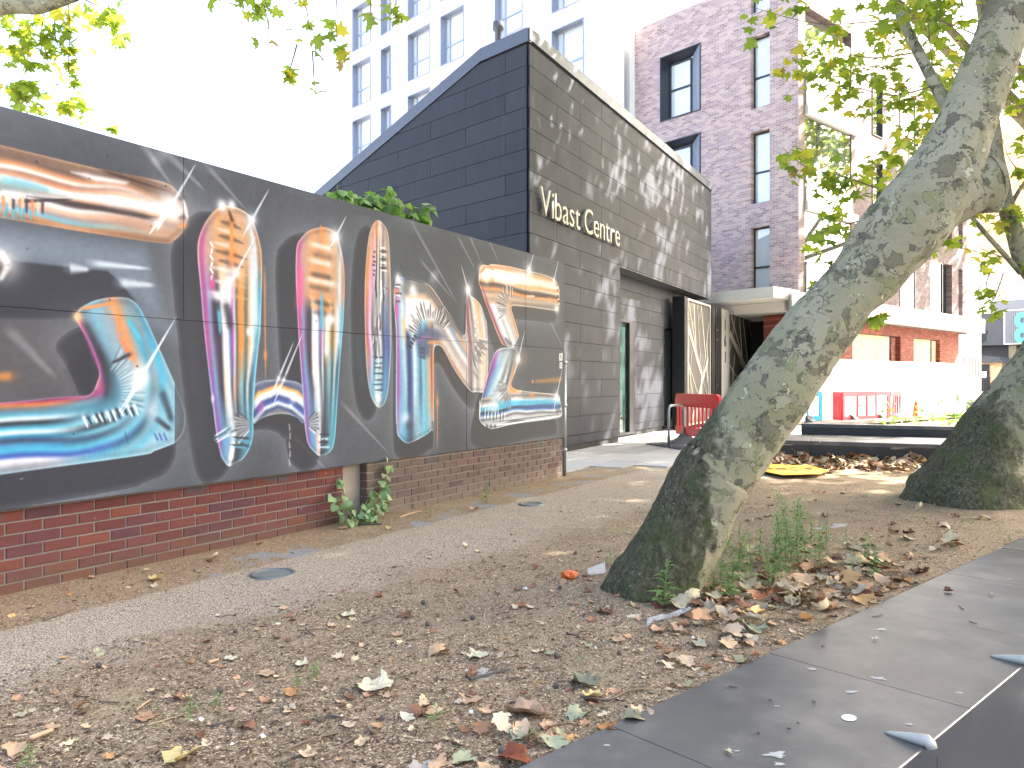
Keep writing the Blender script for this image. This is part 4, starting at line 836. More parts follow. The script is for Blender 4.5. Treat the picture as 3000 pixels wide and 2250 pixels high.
carc(FO - FN * .012 + FD * .02, FD, FN, rect(.05, 0, 4.23, 7.2), .04); carc(FO - FN * .012 + FD * .02, FD, FN, rect(4.23, 3.83, 11.88, 7.2), .04)
lp = [(.07, 0), (11.5, 0), (11.5, roof_left(11.5) - .03), (1.193, 7.24), (.07, 7.24)]; carc(FO - LN * .012, LD, LN, lp, .04)
mb.build('carcass', M['backing'], vib)
mb = MB()     # roof sheet
e = FD * 11.9
mb.quad(FO + Vector((0, 0, 7.2)), FO + e + Vector((0, 0, 7.2)), FO + e + LD * 1.19 + Vector((0, 0, 7.2)), FO + LD * 1.19 + Vector((0, 0, 7.2)))
mb.quad(FO + LD * 1.19 + Vector((0, 0, 7.2)), FO + e + LD * 1.19 + Vector((0, 0, 7.2)), FO + e + LD * 11.5 + Vector((0, 0, roof_left(11.5) - .07)), FO + LD * 11.5 + Vector((0, 0, roof_left(11.5) - .07)))
mb.build('roof', M['flash'], vib)
for nm, o, d, n, pl in (('roof_fascia', FO, LD, LN, [(-.03, 7.05), (1.16, 7.05), (1.16, 7.285), (-.03, 7.285)]),
                        ('roof_fascia', FO, LD, LN, [(1.163, 7.05), (11.5, 7.05 - sl * 10.31), (11.5, 7.285 - sl * 10.31), (1.163, 7.285)]),
                        ('parapet_flashing', FO, FD, FN, rect(-.03, 7.075, 2.9, 7.285)), ('parapet_flashing', FO, FD, FN, rect(2.905, 7.075, 5.9, 7.285)), ('parapet_flashing', FO, FD, FN, rect(5.905, 7.075, 8.9, 7.285)), ('parapet_flashing', FO, FD, FN, rect(8.905, 7.075, 11.96, 7.285))):
    mb = MB(); mb.prism([o + n * .045 + d * p[0] + Vector((0, 0, p[1])) for p in pl], -n * .10); mb.build(nm, M['flash'], vib)
mb = MB(); mb.box(FO + FD * 4.26 + Vector((0, 0, 3.80)) - FN * .46, FD * 7.66, FN * .47, (0, 0, .025)); mb.build('soffit', M['soffit'], vib)
mb = MB(); mb.box(FO + FD * 11.92 + Vector((0, 0, 3.83)) - FN * .3, FD * .02, FN * .31, (0, 0, 3.3)); mb.build('end_trim', M['flash'], vib)
# recessed entrance wall
RO = FO - FN * .45
wins = [(4.35, 6.40, .04, 2.773), (8.72, 9.62, .04, 2.773)]
mb = MB(); carc(RO - FN * .012, FD, FN, rect(4.2, 0, 4.34, 3.82), .15); carc(RO - FN * .012, FD, FN, rect(6.42, 0, 8.70, 3.82), .15); carc(RO - FN * .012, FD, FN, rect(9.64, 0, 11.92, 3.82), .15); carc(RO - FN * .012, FD, FN, rect(4.34, 2.79, 9.64, 3.82), .149); mb.build('carcass', M['backing'], vib)
for k in range(-11, 0):
    z0 = max(3.835 + ROW * k, H0); z1 = 3.835 + ROW * (k + 1) - G
    if z1 > 3.79: z1 = 3.79
    x = 4.256 - (1.062 if k % 2 else 0)
    while x < 11.9:
        x0 = x; x1 = min(x + 2.1234, 11.9); segs = [(x0, x1)]
        if z0 < 2.76:
            for w in wins:
                ns = []
                for q0, q1 in segs:
                    if q1 <= w[0] or q0 >= w[1]: ns.append((q0, q1))
                    else:
                        if q0 < w[0]: ns.append((q0, w[0]))
                        if q1 > w[1]: ns.append((w[1], q1))
                segs = ns
        for q0, q1 in segs: panel(RO, FD, FN, rect(max(q0, 4.2) + G / 2, z0, q1 - G / 2, z1))
        x += 2.1234
for w0, w1, z0, z1 in wins:
    mb = MB()
    for x0, x1, a, b in ((w0, w0 + .05, z0, z1), (w1 - .32, w1, z0, z1), (w0 + .05, w1 - .32, z0, z0 + .06), (w0 + .05, w1 - .32, z1 - .06, z1)):
        mb.box(RO + FD * x0 - FN * .10 + Vector((0, 0, a)), FD * (x1 - x0), FN * .12, (0, 0, b - a))
    wf = mb.build('window', M['black'], vib)
    mb = MB(); mb.box(RO + FD * (w0 + .05) - FN * .08 + Vector((0, 0, z0 + .06)), FD * (w1 - w0 - .37), FN * .01, (0, 0, z1 - z0 - .12)); mb.build('pane', M['pane_green'], wf)
mb = MB(); mb.box(FO + FD * .02 - FN * .06 , FD * 4.2, FN * .05, (0, 0, .11)); mb.box(FO - LN * .06 + LD * .02, LD * 11, LN * .05, (0, 0, .11)); mb.build('plinth_gap', M['backing'], vib)
mb = MB(); p = FO + FD * .55 - FN * .9 + Vector((0, 0, 7.2)); mb.lathe(p, [(.055, 0), (.055, .42), (.10, .46), (.10, .60), (.0, .62)], 12); mb.build('roof_vent', M['flash'], vib)

# the sign: separate cut letters standing off the wall on pins
sgn = thing('wall_sign', 'cream raised letters spelling Vibast Centre on the dark panelled wall', 'sign', FO + FD * .272 + Vector((0, 0, 4.18)))
def letter_mesh(ch, size, xs, depth):
    cu = bpy.data.curves.new('letter', 'FONT'); cu.body = ch; cu.size = size; cu.extrude = depth; cu.offset = -.004; cu.resolution_u = 4
    ob = bpy.data.objects.new('tmp', cu); COL.objects.link(ob)
    dg = bpy.context.evaluated_depsgraph_get(); dg.update(); me = bpy.data.meshes.new_from_object(ob.evaluated_get(dg))
    COL.objects.unlink(ob); bpy.data.objects.remove(ob); bpy.data.curves.remove(cu)
    me.transform(Matrix.Diagonal((xs, 1, 1, 1))); me.materials.clear(); return me
def frame_mw(o, d, n): return Matrix(((d.x, 0, n.x, o.x), (d.y, 0, n.y, o.y), (d.z, 1, n.z, o.z), (0, 0, 0, 1)))
size = .49 / .70; xs = 1.0; word = 'Vibast Centre'; adv = {}
def word_layout(word, size):
    out = []; cx = 0.
    for ch in word:
        if ch == ' ': cx += size * .24; continue
        me = letter_mesh(ch, size, 1., .018); xs_ = [v.co.x for v in me.vertices]
        wdt = max(xs_) - min(xs_); out.append((ch, me, cx - min(xs_))); cx += wdt + size * .085
    return out, cx
lay, tot = word_layout(word, size); sx = 3.82 / tot
mb = MB()
for ch, me, off in lay:
    me.transform(Matrix.Diagonal((sx, 1, 1, 1)))
    o = FO + FD * (.272 + off * sx) + FN * .085 + Vector((0, 0, 4.19)); mesh_obj('letter', me, M['letter'], sgn, frame_mw(o, FD, FN))
    x0 = min(v.co.x for v in me.vertices) + .03
    for z in (.08, .28): mb.tube([o + FD * (x0 + .02) + Vector((0, 0, z)) - FN * .01, o + FD * (x0 + .02) + Vector((0, 0, z)) - FN * .068], .006, 6)
mb.build('fixing_pins', M['black'], sgn)

# ================================================================= fretwork gates beside it
def gate(t0, t1, label, seed):
    g = thing('fretwork_gate', label, 'gate', FO + FD * t0, 'tall fretwork gates'); rr = random.Random(seed); W = t1 - t0; o = FO + FD * t0 + FN * .02
    mb = MB(); mb.box(o + FD * .06 + Vector((0, 0, .16)) - FN * .04, FD * (W - .12), FN * .02, (0, 0, 3.38)); mb.build('back_panel', M['gatebk'], g)
    mb = MB()
    for x0, x1, a, b in ((0, .055, .1, 3.6), (W - .055, W, .1, 3.6), (.055, W - .055, 3.545, 3.6), (.055, W - .055, .1, .155)): mb.box(o + FD * x0 + Vector((0, 0, a)) - FN * .05, FD * (x1 - x0), FN * .07, (0, 0, b - a))
    mb.build('gate_frame', M['beige'], g)
    # slanting, crossing bars like a thicket of branches
    lines = [(.02, 2.9, .62, 1.5, .13), (.62, 1.5, .52, .2, .11), (.95, 2.0, .2, .2, .09), (.1, 3.5, .5, 1.9, .03), (.3, 3.5, .42, 2.0, .05), (.45, 3.5, .75, .2, .03), (.6, 3.5, .9, 1.3, .025), (.97, 3.1, .68, 1.6, .03), (.02, 1.9, .45, 1.0, .03), (.02, 2.3, .2, 3.5, .025), (.2, 2.2, .05, .2, .025), (.5, .9, .95, .2, .04), (.85, 2.5, .97, .4, .05), (.33, 2.0, .97, .75, .022), (.1, 1.7, .38, .2, .022)]
    for x0, z0, x1, z1, w in lines:
        x0 = x0 * W + rr.uniform(-.03, .03) * W; x1 = x1 * W + rr.uniform(-.03, .03) * W
        x0 = min(max(x0, .07), W - .07); x1 = min(max(x1, .07), W - .07); dd = Vector((x1 - x0, z1 - z0)); L = dd.length; dd /= L; nn = Vector((-dd.y, dd.x)) * w * .5 * min(1.6, .75 + .2 * W)
        pl = [(x0 - nn.x, z0 - nn.y), (x0 + nn.x, z0 + nn.y), (x1 + nn.x, z1 + nn.y), (x1 - nn.x, z1 - nn.y)]
        pl = clip(clip(clip(clip(pl, 0, 1, 3.545), 0, -1, -.155), 1, 0, W - .055), -1, 0, -.055)
        if len(pl) < 3: continue
        mb = MB(); mb.prism([o + FD * p[0] + Vector((0, 0, p[1])) + FN * rr.uniform(-.012, -.004) for p in pl][:len(pl)], -FN * .01); mb.build('fret_bar', M['beige'], g)
gate(9.35, 11.78, 'beige and dark fretwork gate leaf behind the bright red barrier, tucked under the overhang', 1)
gate(14.1, 19.2, 'wide fretwork gate leaf right of the steel post with numerals', 2)
pst = thing('gate_post', 'tall black steel box post between the two fretwork gates', 'post', FO + FD * 12.0)
for a, b in ((11.84, 12.22), (12.30, 12.44), (12.5, 13.02)):
    mb = MB(); mb.box(FO + FD * a - FN * .12, FD * (b - a), FN * .18, (0, 0, 3.62)); mb.build('post_section', M['black'], pst)
for z in (.9, 1.2, 2.6, 2.9):
    mb = MB(); mb.tube([FO + FD * 12.47 + FN * .04 + Vector((0, 0, z)), FO + FD * 12.47 + FN * .07 + Vector((0, 0, z))], .02, 8); mb.build('bolt', M['steel'], pst)
mb = MB(); mb.box(FO + FD * 9.05 - FN * .3, FD * .25, FN * .34, (0, 0, 3.62)); nb = mb.build('gate_jamb', M['black']); tag(nb, 'black steel jamb post against the panelled wall left of the first fretwork gate', 'post')
npst = thing('number_post', 'steel gate post with the numerals 1 6 1 set down its face', 'post', FO + FD * 13.1)
mb = MB(); mb.box(FO + FD * 13.07 - FN * .12, FD * .95, FN * .16, (0, 0, 3.62)); mb.build('post_face', M['steel'], npst)
for i, ch in enumerate('161'):
    me = letter_mesh(ch, .52, 1.1, .006); mesh_obj('numeral', me, M['frame'], npst, frame_mw(FO + FD * 13.4 + FN * .05 + Vector((0, 0, 2.95 - i * .52)), FD, FN))

# ================================================================= purple brick apartment building
BC = Vector((9.11, 24.95, 0)); DL = Vector((-.657, .753, 0)).normalized(); DR = Vector((.753, .658, 0)).normalized()
NL = Vector((-DL.y, DL.x, 0)); NL = -NL if NL.y > 0 else NL
NR = Vector((DR.y, -DR.x, 0))
Z = lambda z: Vector((0, 0, z))
def holed_wall(mb, o, d, n, L, z0, z1, holes, depth=.18, mi=0):
    """front skin with real openings and their reveals"""
    xs = sorted({0., L} | {h[0] for h in holes} | {h[1] for h in holes}); zs = sorted({z0, z1} | {h[2] for h in holes} | {h[3] for h in holes})
    xs = [x for x in xs if 0 <= x <= L]; zs = [z for z in zs if z0 <= z <= z1]
    for i in range(len(xs) - 1):
        for j in range(len(zs) - 1):
            cx = (xs[i] + xs[i + 1]) / 2; cz = (zs[j] + zs[j + 1]) / 2
            if any(h[0] < cx < h[1] and h[2] < cz < h[3] for h in holes): continue
            a = o + d * xs[i]; b = o + d * xs[i + 1]; mb.quad(a + Z(zs[j]), b + Z(zs[j]), b + Z(zs[j + 1]), a + Z(zs[j + 1]), mi)
    for h in holes:
        a = o + d * h[0]; b = o + d * h[1]; k = -n * depth
        mb.quad(a + Z(h[2]), a + Z(h[2]) + k, a + Z(h[3]) + k, a + Z(h[3]), mi); mb.quad(b + Z(h[3]), b + Z(h[3]) + k, b + Z(h[2]) + k, b + Z(h[2]), mi)
        mb.quad(a + Z(h[3]), a + Z(h[3]) + k, b + Z(h[3]) + k, b + Z(h[3]), mi); mb.quad(b + Z(h[2]), b + Z(h[2]) + k, a + Z(h[2]) + k, a + Z(h[2]), mi)
def window(parent, o, d, n, h, depth=.16, frame='frame', pane='pane', split=None, fw=.06, liner=None, mull=None, lean=0.):
    """frame set back in its opening, pane behind it, optional deep metal liner round the opening"""
    x0, x1, z0, z1 = h; mb = MB(); q = o - n * depth
    bars = [(x0, x0 + fw, z0, z1), (x1 - fw, x1, z0, z1), (x0 + fw, x1 - fw, z0, z0 + fw), (x0 + fw, x1 - fw, z1 - fw, z1)]
    if split: bars.append((x0 + fw, x1 - fw, split - fw * .6, split + fw * .6))
    if mull: bars.append((mull - fw * .5, mull + fw * .5, z0 + fw, (split - fw * .6) if split else z1 - fw))
    if mull and split: bars.append((mull - fw * .5, mull + fw * .5, split + fw * .6, z1 - fw))
    for a, b, c, e in bars: mb.box(q + d * a + Z(c), d * (b - a), n * .05, Z(e - c))
    w = mb.build('window', M[frame], parent)
    mb = MB(); mb.box(q + d * (x0 + fw * .6) + Z(z0 + fw * .6) - n * .02, d * (x1 - x0 - fw * 1.2), n * .03, Z(z1 - z0 - fw * 1.2)); mb.build('pane', M[pane], w)
    if liner:
        mb = MB(); t = .035; out = .03
        for a, b, c, e in ((x0 - t, x0 + .004, z0 - t, z1 + t), (x1 - .004, x1 + t, z0 - t, z1 + t), (x0 + .004, x1 - .004, z0 - t, z0 + .004), (x0 + .004, x1 - .004, z1 - .004, z1 + t)):
            mb.box(o + d * a + Z(c) - n * depth, d * (b - a), n * (depth + out), Z(e - c))
        mb.build('liner', M[liner], w)
    return w
apt = thing('apartment_block', 'purple brown brick apartment block with corner balconies behind the leaning tree', 'building', BC)
TOP = 14.75
lh = []
for k in range(4):
    s = 4.02 + 3.17 * k
    lh.append((1.02, 1.72, s + .05, s + 2.42)); 
sq = [(3.74, 5.46, 4.6 + 3.17 * k, 6.92 + 3.17 * k) for k in range(0, 3)]
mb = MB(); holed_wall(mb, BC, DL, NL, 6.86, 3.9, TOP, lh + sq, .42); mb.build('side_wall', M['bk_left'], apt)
for h in lh: window(apt, BC, DL, NL, h, .24, split=h[2] + 1.05, fw=.05)
for h in sq:
    w = window(apt, BC, DL, NL, (h[0] + .62, h[1] - .12, h[2] + .12, h[3] - .18), .40, split=h[2] + 1.15, fw=.06)
    mb = MB(); a = BC + DL * h[0] + NL * .03; b = BC + DL * (h[0] + .62) - NL * .40     # splayed metal reveal on the near side
    mb.quad(a + Z(h[2]), b + Z(h[2] + .1), b + Z(h[3] - .16), a + Z(h[3])); mb.build('splayed_reveal', M['liner'], w)
    mb = MB(); c = BC + DL * h[1] + NL * .03; e_ = BC + DL * (h[1] - .12) - NL * .40
    mb.quad(e_ + Z(h[2] + .1), c + Z(h[2]), c + Z(h[3]), e_ + Z(h[3] - .16)); mb.quad(a + Z(h[3]), b + Z(h[3] - .16), e_ + Z(h[3] - .16), c + Z(h[3])); mb.quad(b + Z(h[2] + .1), a + Z(h[2]), c + Z(h[2]), e_ + Z(h[2] + .1)); mb.build('liner', M['liner_dark'], w)
    mb = MB(); t = .03
    for x0, x1, z0, z1 in ((h[0] - t, h[0], h[2] - t, h[3] + t), (h[1], h[1] + t, h[2] - t, h[3] + t), (h[0], h[1], h[3], h[3] + t), (h[0], h[1], h[2] - t, h[2])): mb.box(BC + DL * x0 + Z(z0) - NL * .05, DL * (x1 - x0), NL * .09, Z(z1 - z0))
    mb.build('edge_trim', M['liner_dark'], w)
# soldier course along the parapet
me_sol = MB().box((0, 0, 0), (.068, 0, 0), (0, 0, .22), (0, .03, 0)).mesh('soldier_brick', M['bk_left'])
# front with balconies
rh = []
for k in range(3):
    s = 3.98 + 3.12 * k; rh += [(7.48, 8.95, s + .02, s + 2.3), (10.38, 12.68, s, s + 2.28), (13.4, 13.9, s - .05, s + 2.2)]
rh += [(5.2, 5.98, 4.2, 6.2), (5.2, 5.98, 7.2, 9.3), (5.2, 5.98, 10.27, 12.42)]
bal = (.40, 3.58, 3.9, TOP)
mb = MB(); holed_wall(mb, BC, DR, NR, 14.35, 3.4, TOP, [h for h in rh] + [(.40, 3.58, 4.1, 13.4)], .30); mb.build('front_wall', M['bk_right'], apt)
for i, h in enumerate(rh):
    if h[1] - h[0] > 1.9:
        window(apt, BC, DR, NR, (h[0], h[0] + 1.35, h[2], h[3]), .06, frame='liner_dark', pane='pane_dark', fw=.07)
        w = window(apt, BC, DR, NR, (h[0] + 1.36, h[1], h[2], h[3]), .28, frame='liner_dark', pane='pane_dark', fw=.05)
    elif h[1] - h[0] > 1.2: window(apt, BC, DR, NR, h, .03, frame='liner_dark', pane='pane', fw=.07)
    elif h[1] - h[0] > .7: window(apt, BC, DR, NR, h, .10, frame='liner_dark', pane='pane_dark', fw=.06, liner='liner_dark')
    else: window(apt, BC, DR, NR, h, .28, fw=.05, split=h[2] + 1.1)
for k in range(3):
    zb = 3.75 + 3.08 * k
    mb = MB(); mb.box(BC + DR * .42 + NR * (-.15 if k else -.2) + Z(zb), DR * 3.5, NR * .25, Z(.30)); b = mb.build('balcony', M['concrete'], apt)
    mb = MB(); mb.box(BC + DR * .42 + NR * .02 + Z(zb + .30), DR * 3.12, NR * .05, Z(1.06)); mb.build('parapet_panel', M['white'], b)
    mb = MB(); mb.box(BC + DR * .42 + NR * .01 + Z(zb + 1.37), DR * 3.12, NR * .07, Z(.05)); mb.build('handrail', M['liner'], b)
    for j in range(4):
        mb = MB(); mb.box(BC + DR * (.42 + j * .785) - NR * .04 + Z(zb + 1.42), DR * .765, NR * .012, Z(1.58)); mb.build('glass_screen', M['pane_dark'], b)
    mb = MB(); mb.box(BC + DR * .41 - NR * .29 + Z(zb + .30), DR * 3.16, NR * .02, Z(2.75)); mb.build('balcony_back', M['concrete'], b)
mb = MB(); mb.box(BC + NR * -.5 + DR * .05 + Z(TOP - .02), DR * 14.2, -NR * 6, Z(.02)); mb.build('roof', M['concrete'], apt)
mb = MB(); mb.box(BC + DR * 14.35 + Z(3.4) - NR * 6, DR * .02, NR * 6, Z(TOP - 3.4)); mb.build('end_wall', M['bk_right'], apt)
mb = MB(); mb.box(BC + DL * 6.86 + Z(3.9) - NL * 5, DL * .02, NL * 5, Z(TOP - 3.9)); mb.build('end_wall', M['bk_left'], apt)
# concrete canopy wrapping the corner, and the ground floor under it
cc = BC + NL * 1.58
mb = MB(); p0 = cc - DL * .05; mb.prism([p0 + Z(3.87), cc + DL * 7.5 + Z(3.87), BC + DL * 7.5 - NL * .05 + Z(3.87), BC - NL * .05 + Z(3.87)], Z(.345)); mb.build('canopy', M['concrete'], apt)
mb = MB(); mb.prism([BC + DR * -.9 + NR * .45 + NL * .3 + Z(3.46), BC + DR * 15.2 + NR * .45 + Z(3.46), BC + DR * 15.2 - NR * .3 + Z(3.46), BC + DR * -.1 - NR * .3 + Z(3.46)], Z(.60)); mb.build('concrete_band', M['concrete'], apt)
mb = MB(); mb.box(BC + NL * .35 + Z(3.55) + DL * .3, DL * 6.5, -NL * 4, Z(.31)); mb.build('canopy_soffit', M['concrete'], apt)
GO = BC - NR * .30
mb = MB(); holed_wall(mb, GO, DR, NR, 14.3, 0, 3.45, [(1.0, 3.0, .2, 3.05), (4.3, 8.3, .2, 3.07), (9.55, 12.2, .2, 3.07)], .30); mb.build('ground_floor_wall', M['bk_ground'], apt)
for x0, x1 in ((1.0, 3.0), (4.3, 7.75), (9.55, 11.7)):
    n_ = int((x1 - x0) / .95); 
    for j in range(n_):
        mb = MB(); w_ = (x1 - x0) / n_; mb.box(GO + DR * (x0 + j * w_ + .012) - NR * .22 + Z(.2), DR * (w_ - .024), NR * .018, Z(2.86)); mb.build('plywood_sheet', M['ply'], apt)
for x0 in (7.85, 11.8):
    for j in range(8):
        mb = MB(); mb.box(GO + DR * x0 - NR * .21 + Z(.25 + j * .35), DR * .38, NR * .05, Z(.335)); mb.build('glazed_block', M['bk_ground' if x0 < 9 else 'ply'], apt)
mb = MB(); mb.box(BC + NL * .5 + DL * 2.2, DL * .35, NL * .35, Z(3.55)); mb.build('column', M['concrete_post'], apt)
mb = MB(); mb.box(BC - NL * .6 + DL * .2, DL * 1.4, -NL * .4, Z(3.55)); mb.build('ground_floor_pier', M['bk_ground'], apt)
mb = MB(); mb.box(BC - NL * 2.2 + DL * .2, DL * 6.5, -NL * .2, Z(3.5)); mb.build('shadowed_entrance_wall', M['backing'], apt)  # near-black wall: the shade under the canopy put into its colour

# white boards round the building site
sh = thing('site_hoarding', 'low white painted site hoarding at the foot of the brick apartment block', 'hoarding', BC + NR * .35)
HO = BC + NR * .35
for j in range(13):
    mb = MB(); mb.box(HO + DR * (-.6 + j * 1.06) + Z(.06), DR * 1.052, NR * .02, Z(2.0 + R.uniform(-.008, .008))); mb.build('board', M['white'], sh)
mb = MB(); mb.box(HO - DR * .6 - NR * .08, DR * 13.8, NR * .07, Z(.10)); mb.build('base_rail', M['ply'], sh)

# white rendered block beyond
wr = thing('rendered_block', 'narrow white rendered building between the brick block and the grey shop', 'building', (20.6, 36.8, 0))
WO = Vector((20.75, 37.2, 0)); wd = Vector((.8, -.3, 0)).normalized(); wnn = Vector((-.35, -.94, 0)).normalized()
wd = Vector((-wnn.y, wnn.x, 0)); 
if wd.x < 0: wd = -wd
wh = [(.15, .36, 1.6, 2.42), (.45, .64, 1.6, 2.42)] + [(.80 + .12 * i, .86 + .12 * i, 1.55, 2.5) for i in range(4)]
mb = MB(); holed_wall(mb, WO, wd, wnn, 1.30, 0, 9.0, wh, .12); mb.box(WO + wd * .01 - wnn * 5, wd * 1.28, wnn * 4.8, Z(9)); mb.build('wall', M['render'], wr)
for h in wh: window(wr, WO, wd, wnn, h, .1, frame='white', pane='pane_dark' if h[0] > .7 else 'pane', fw=.02)
for x in (.14, .42):
    mb = MB(); mb.box(WO + wd * x + Z(3.55), wd * .2, wnn * .012, Z(.13)); mb.build('vent', M['liner'], wr)
mb = MB(); mb.box(WO + wd * -.02 + Z(0), wd * 1.33, wnn * .03, Z(.35)); mb.build('plinth', M['slate_lt'], wr)

# ================================================================= tower behind, its brick colour paled for glare
tw = thing('brick_tower', 'tall glare-paled brick residential tower rising behind the sloping roof of the dark building', 'building', (-8.8, 43.4, 0))
TO = Vector((-8.8, 43.4, 0)); TD = Vector((.683, -.730, 0)).normalized(); TN = Vector((TD.y, -TD.x, 0)); TN = -TN if TN.y > 0 else TN
th = []; k0 = -1.45
for k in range(-2, 5):
    s = 16.44 + 3.1 * k
    th += [(0 - k0, 1.76 - k0, s, s + 2.33), (2.79 - k0, 3.69 - k0, s, s + 2.33), (5.22 - k0, 7.01 - k0, s, s + 2.33), (7.9 - k0, 9.6 - k0, s, s + 2.33), (11.8 - k0, 13.5 - k0, s, s + 2.33), (15.3 - k0, 17.0 - k0, s, s + 2.33)]
TO2 = TO + TD * k0
mb = MB(); holed_wall(mb, TO2, TD, TN, 20.5, 0, 33.0, th, .35); mb.build('wall', M['bk_tower'], tw)
mb = MB(); mb.box(TO2 - TN * .4 + TD * .05, TD * 20.4, -TN * 11, Z(32.6)); mb.build('core', M['render'], tw)
mb = MB(); mb.box(TO2 - TD * .02 - TN * 11, -TD * .02, TN * 11, Z(33)); mb.build('side_wall', M['bk_tower'], tw)
for h in th: window(tw, TO2, TD, TN, h, .32, frame='liner', pane='pane', split=h[2] + .95, fw=.07, liner='liner', mull=h[0] + .35)
mb = MB(); mb.box(TO2 + TD * 17.9 + TN * 1.6 + Z(19.6), TD * 8, -TN * 6, Z(.5)); mb.build('roof_terrace_slab', M['render'], tw)

# ================================================================= grey shop at the far right
cp = thing('shop_building', 'dark grey corner shop with turquoise sign letters and tan brick upper storey', 'building', (29.5, 50, 0))
CO = Vector((27.2, 52.6, 0)); cd = Vector((.657, -.753, 0)).normalized(); cn = Vector((-.753, -.657, 0)).normalized()
cb = lambda nm, mat, x0, x1, z0, z1, pr, dp=.4: (lambda mb: mb.build(nm, M[mat], cp))(MB().box(CO + cd * x0 + Z(z0) + cn * pr, cd * (x1 - x0), -cn * dp, Z(z1 - z0)))
cb('recessed_wall', 'slate_dk', -3, 16, 0, 3.6, -.5); cb('fascia', 'slate', -3, 16, 3.6, 5.6, .05, .9); cb('fascia_cap', 'slate_lt', 4.6, 16, 5.6, 6.35, .12, .9)
cb('parapet_band', 'concrete', -3, 4.6, 5.6, 7.5, -.1, .9); cb('concrete_band', 'concrete', -3, 16, 7.5, 8.6, .1, 1.2); cb('upper_wall', 'bk_tan', -3, 16, 8.6, 17, -.2, 3); cb('window_strip', 'pane', 5.2, 16, 6.36, 7.48, -.25, .1)
for i in range(8): cb('mullion', 'white', 5.6 + i * .62, 5.72 + i * .62, 6.36, 7.48, -.1, .15)
mb = MB()
for i in range(14): a = 2 * math.pi * i / 14
blob = [(.0, 3.75), (1.6, 3.72), (2.15, 3.95), (2.1, 4.2), (2.3, 4.45), (1.9, 4.62), (1.7, 4.95), (1.0, 4.85), (.5, 4.75), (0, 4.5)]
mb.prism([CO + cd * (3.0 + x * .55) + cn * .055 + Z(z) for x, z in blob], cn * .006); mb.build('dark_paint_patch', M['slate_dk'], cp)
cb('pilaster', 'concrete_post', 5.3, 5.7, 0, 3.6, -.2, .3)
sg = thing('shop_sign', 'pale grey corrugated sign board with turquoise letters c and o stacked', 'sign', CO + cd * 6.0 + Z(3.7))
mb = MB()
for i in range(26): mb.box(CO + cd * (5.20 + i * .115) + cn * .06 + Z(3.68), cd * .1, cn * .07, Z(2.0))
mb.build('sign_board', M['slate_lt'], sg)
mb = MB(); mb.box(CO + cd * 5.14 + cn * .05 + Z(3.62), cd * .06, cn * .12, Z(2.12)); mb.box(CO + cd * 5.20 + cn * .05 + Z(5.685), cd * 3, cn * .12, Z(.06)); mb.box(CO + cd * 5.20 + cn * .05 + Z(3.62), cd * 3, cn * .12, Z(.055)); mb.build('sign_frame', M['white'], sg)
def ring(cx, cz, r0, r1, gap=False):
    mb = MB(); n = 28; a0 = .55 if gap else 0; a1 = 2 * math.pi - (.55 if gap else 0)
    for i in range(n):
        p = [a0 + (a1 - a0) * (i + k) / n for k in (0, 1)]
        # squarish, rounded ring
        f = lambda a, r: (cx + r * math.copysign(abs(math.cos(a)) ** .72, math.cos(a)), cz + r * math.copysign(abs(math.sin(a)) ** .72, math.sin(a)))
        q = [f(p[0], r0), f(p[0], r1), f(p[1], r1), f(p[1], r0)]
        mb.prism([CO + cd * x + cn * .14 + Z(z) for x, z in q], cn * .08)
    return mb.build('letter', M['turq'], sg)
ring(6.22, 5.06, .17, .47, True); ring(6.22, 4.14, .17, .47); ring(7.2, 5.06, .17, .47); 
# small kiosk with a door, and its low garden wall
kb = thing('brick_kiosk', 'small dark brick outbuilding with a door and shallow roof in front of the grey shop', 'outbuilding', CO + cn * 2)
KO = CO + cn * 3 + cd * 3.9
mb = MB(); mb.box(KO, cd * 2.0, -cn * 1.5, Z(2.45)); mb.build('wall', M['bk_tan'], kb)
mb = MB(); mb.prism([KO - cd * .25 + cn * .3 + Z(2.45), KO + cd * 2.3 + cn * .3 + Z(2.45), KO + cd * 1.9 + cn * .3 + Z(2.75), KO + cd * .1 + cn * .3 + Z(3.0)], -cn * 2); mb.build('roof', M['slate'], kb)
mb = MB(); mb.box(KO + cd * .75 + cn * .02, cd * .6, cn * .04, Z(2.35)); dr = mb.build('door', M['slate_dk'], kb)
mb = MB(); mb.box(KO + cd * .93 + cn * .065 + Z(1.55), cd * .28, cn * .01, Z(.38)); mb.build('notice', M['white'], dr)
gw = thing('garden_wall', 'low brown brick wall with a taller pier beside the small outbuilding', 'wall', KO + cn)
mb = MB(); mb.box(KO - cd * 1 + cn * .6, cd * 6, cn * .22, Z(.75)); mb.build('wall', M['bk_tan'], gw); mb = MB(); mb.box(KO + cd * 1.75 + cn * .55, cd * .8, cn * .32, Z(1.75)); mb.build('pier', M['bk_tan'], gw)
for i in range(7):
    mb = MB(); mb.box(KO + cd * (.55 + i * .17) + cn * .7 + Z(.75), cd * .03, cn * .03, Z(.85)); mb.build('railing_bar', M['black'], gw)
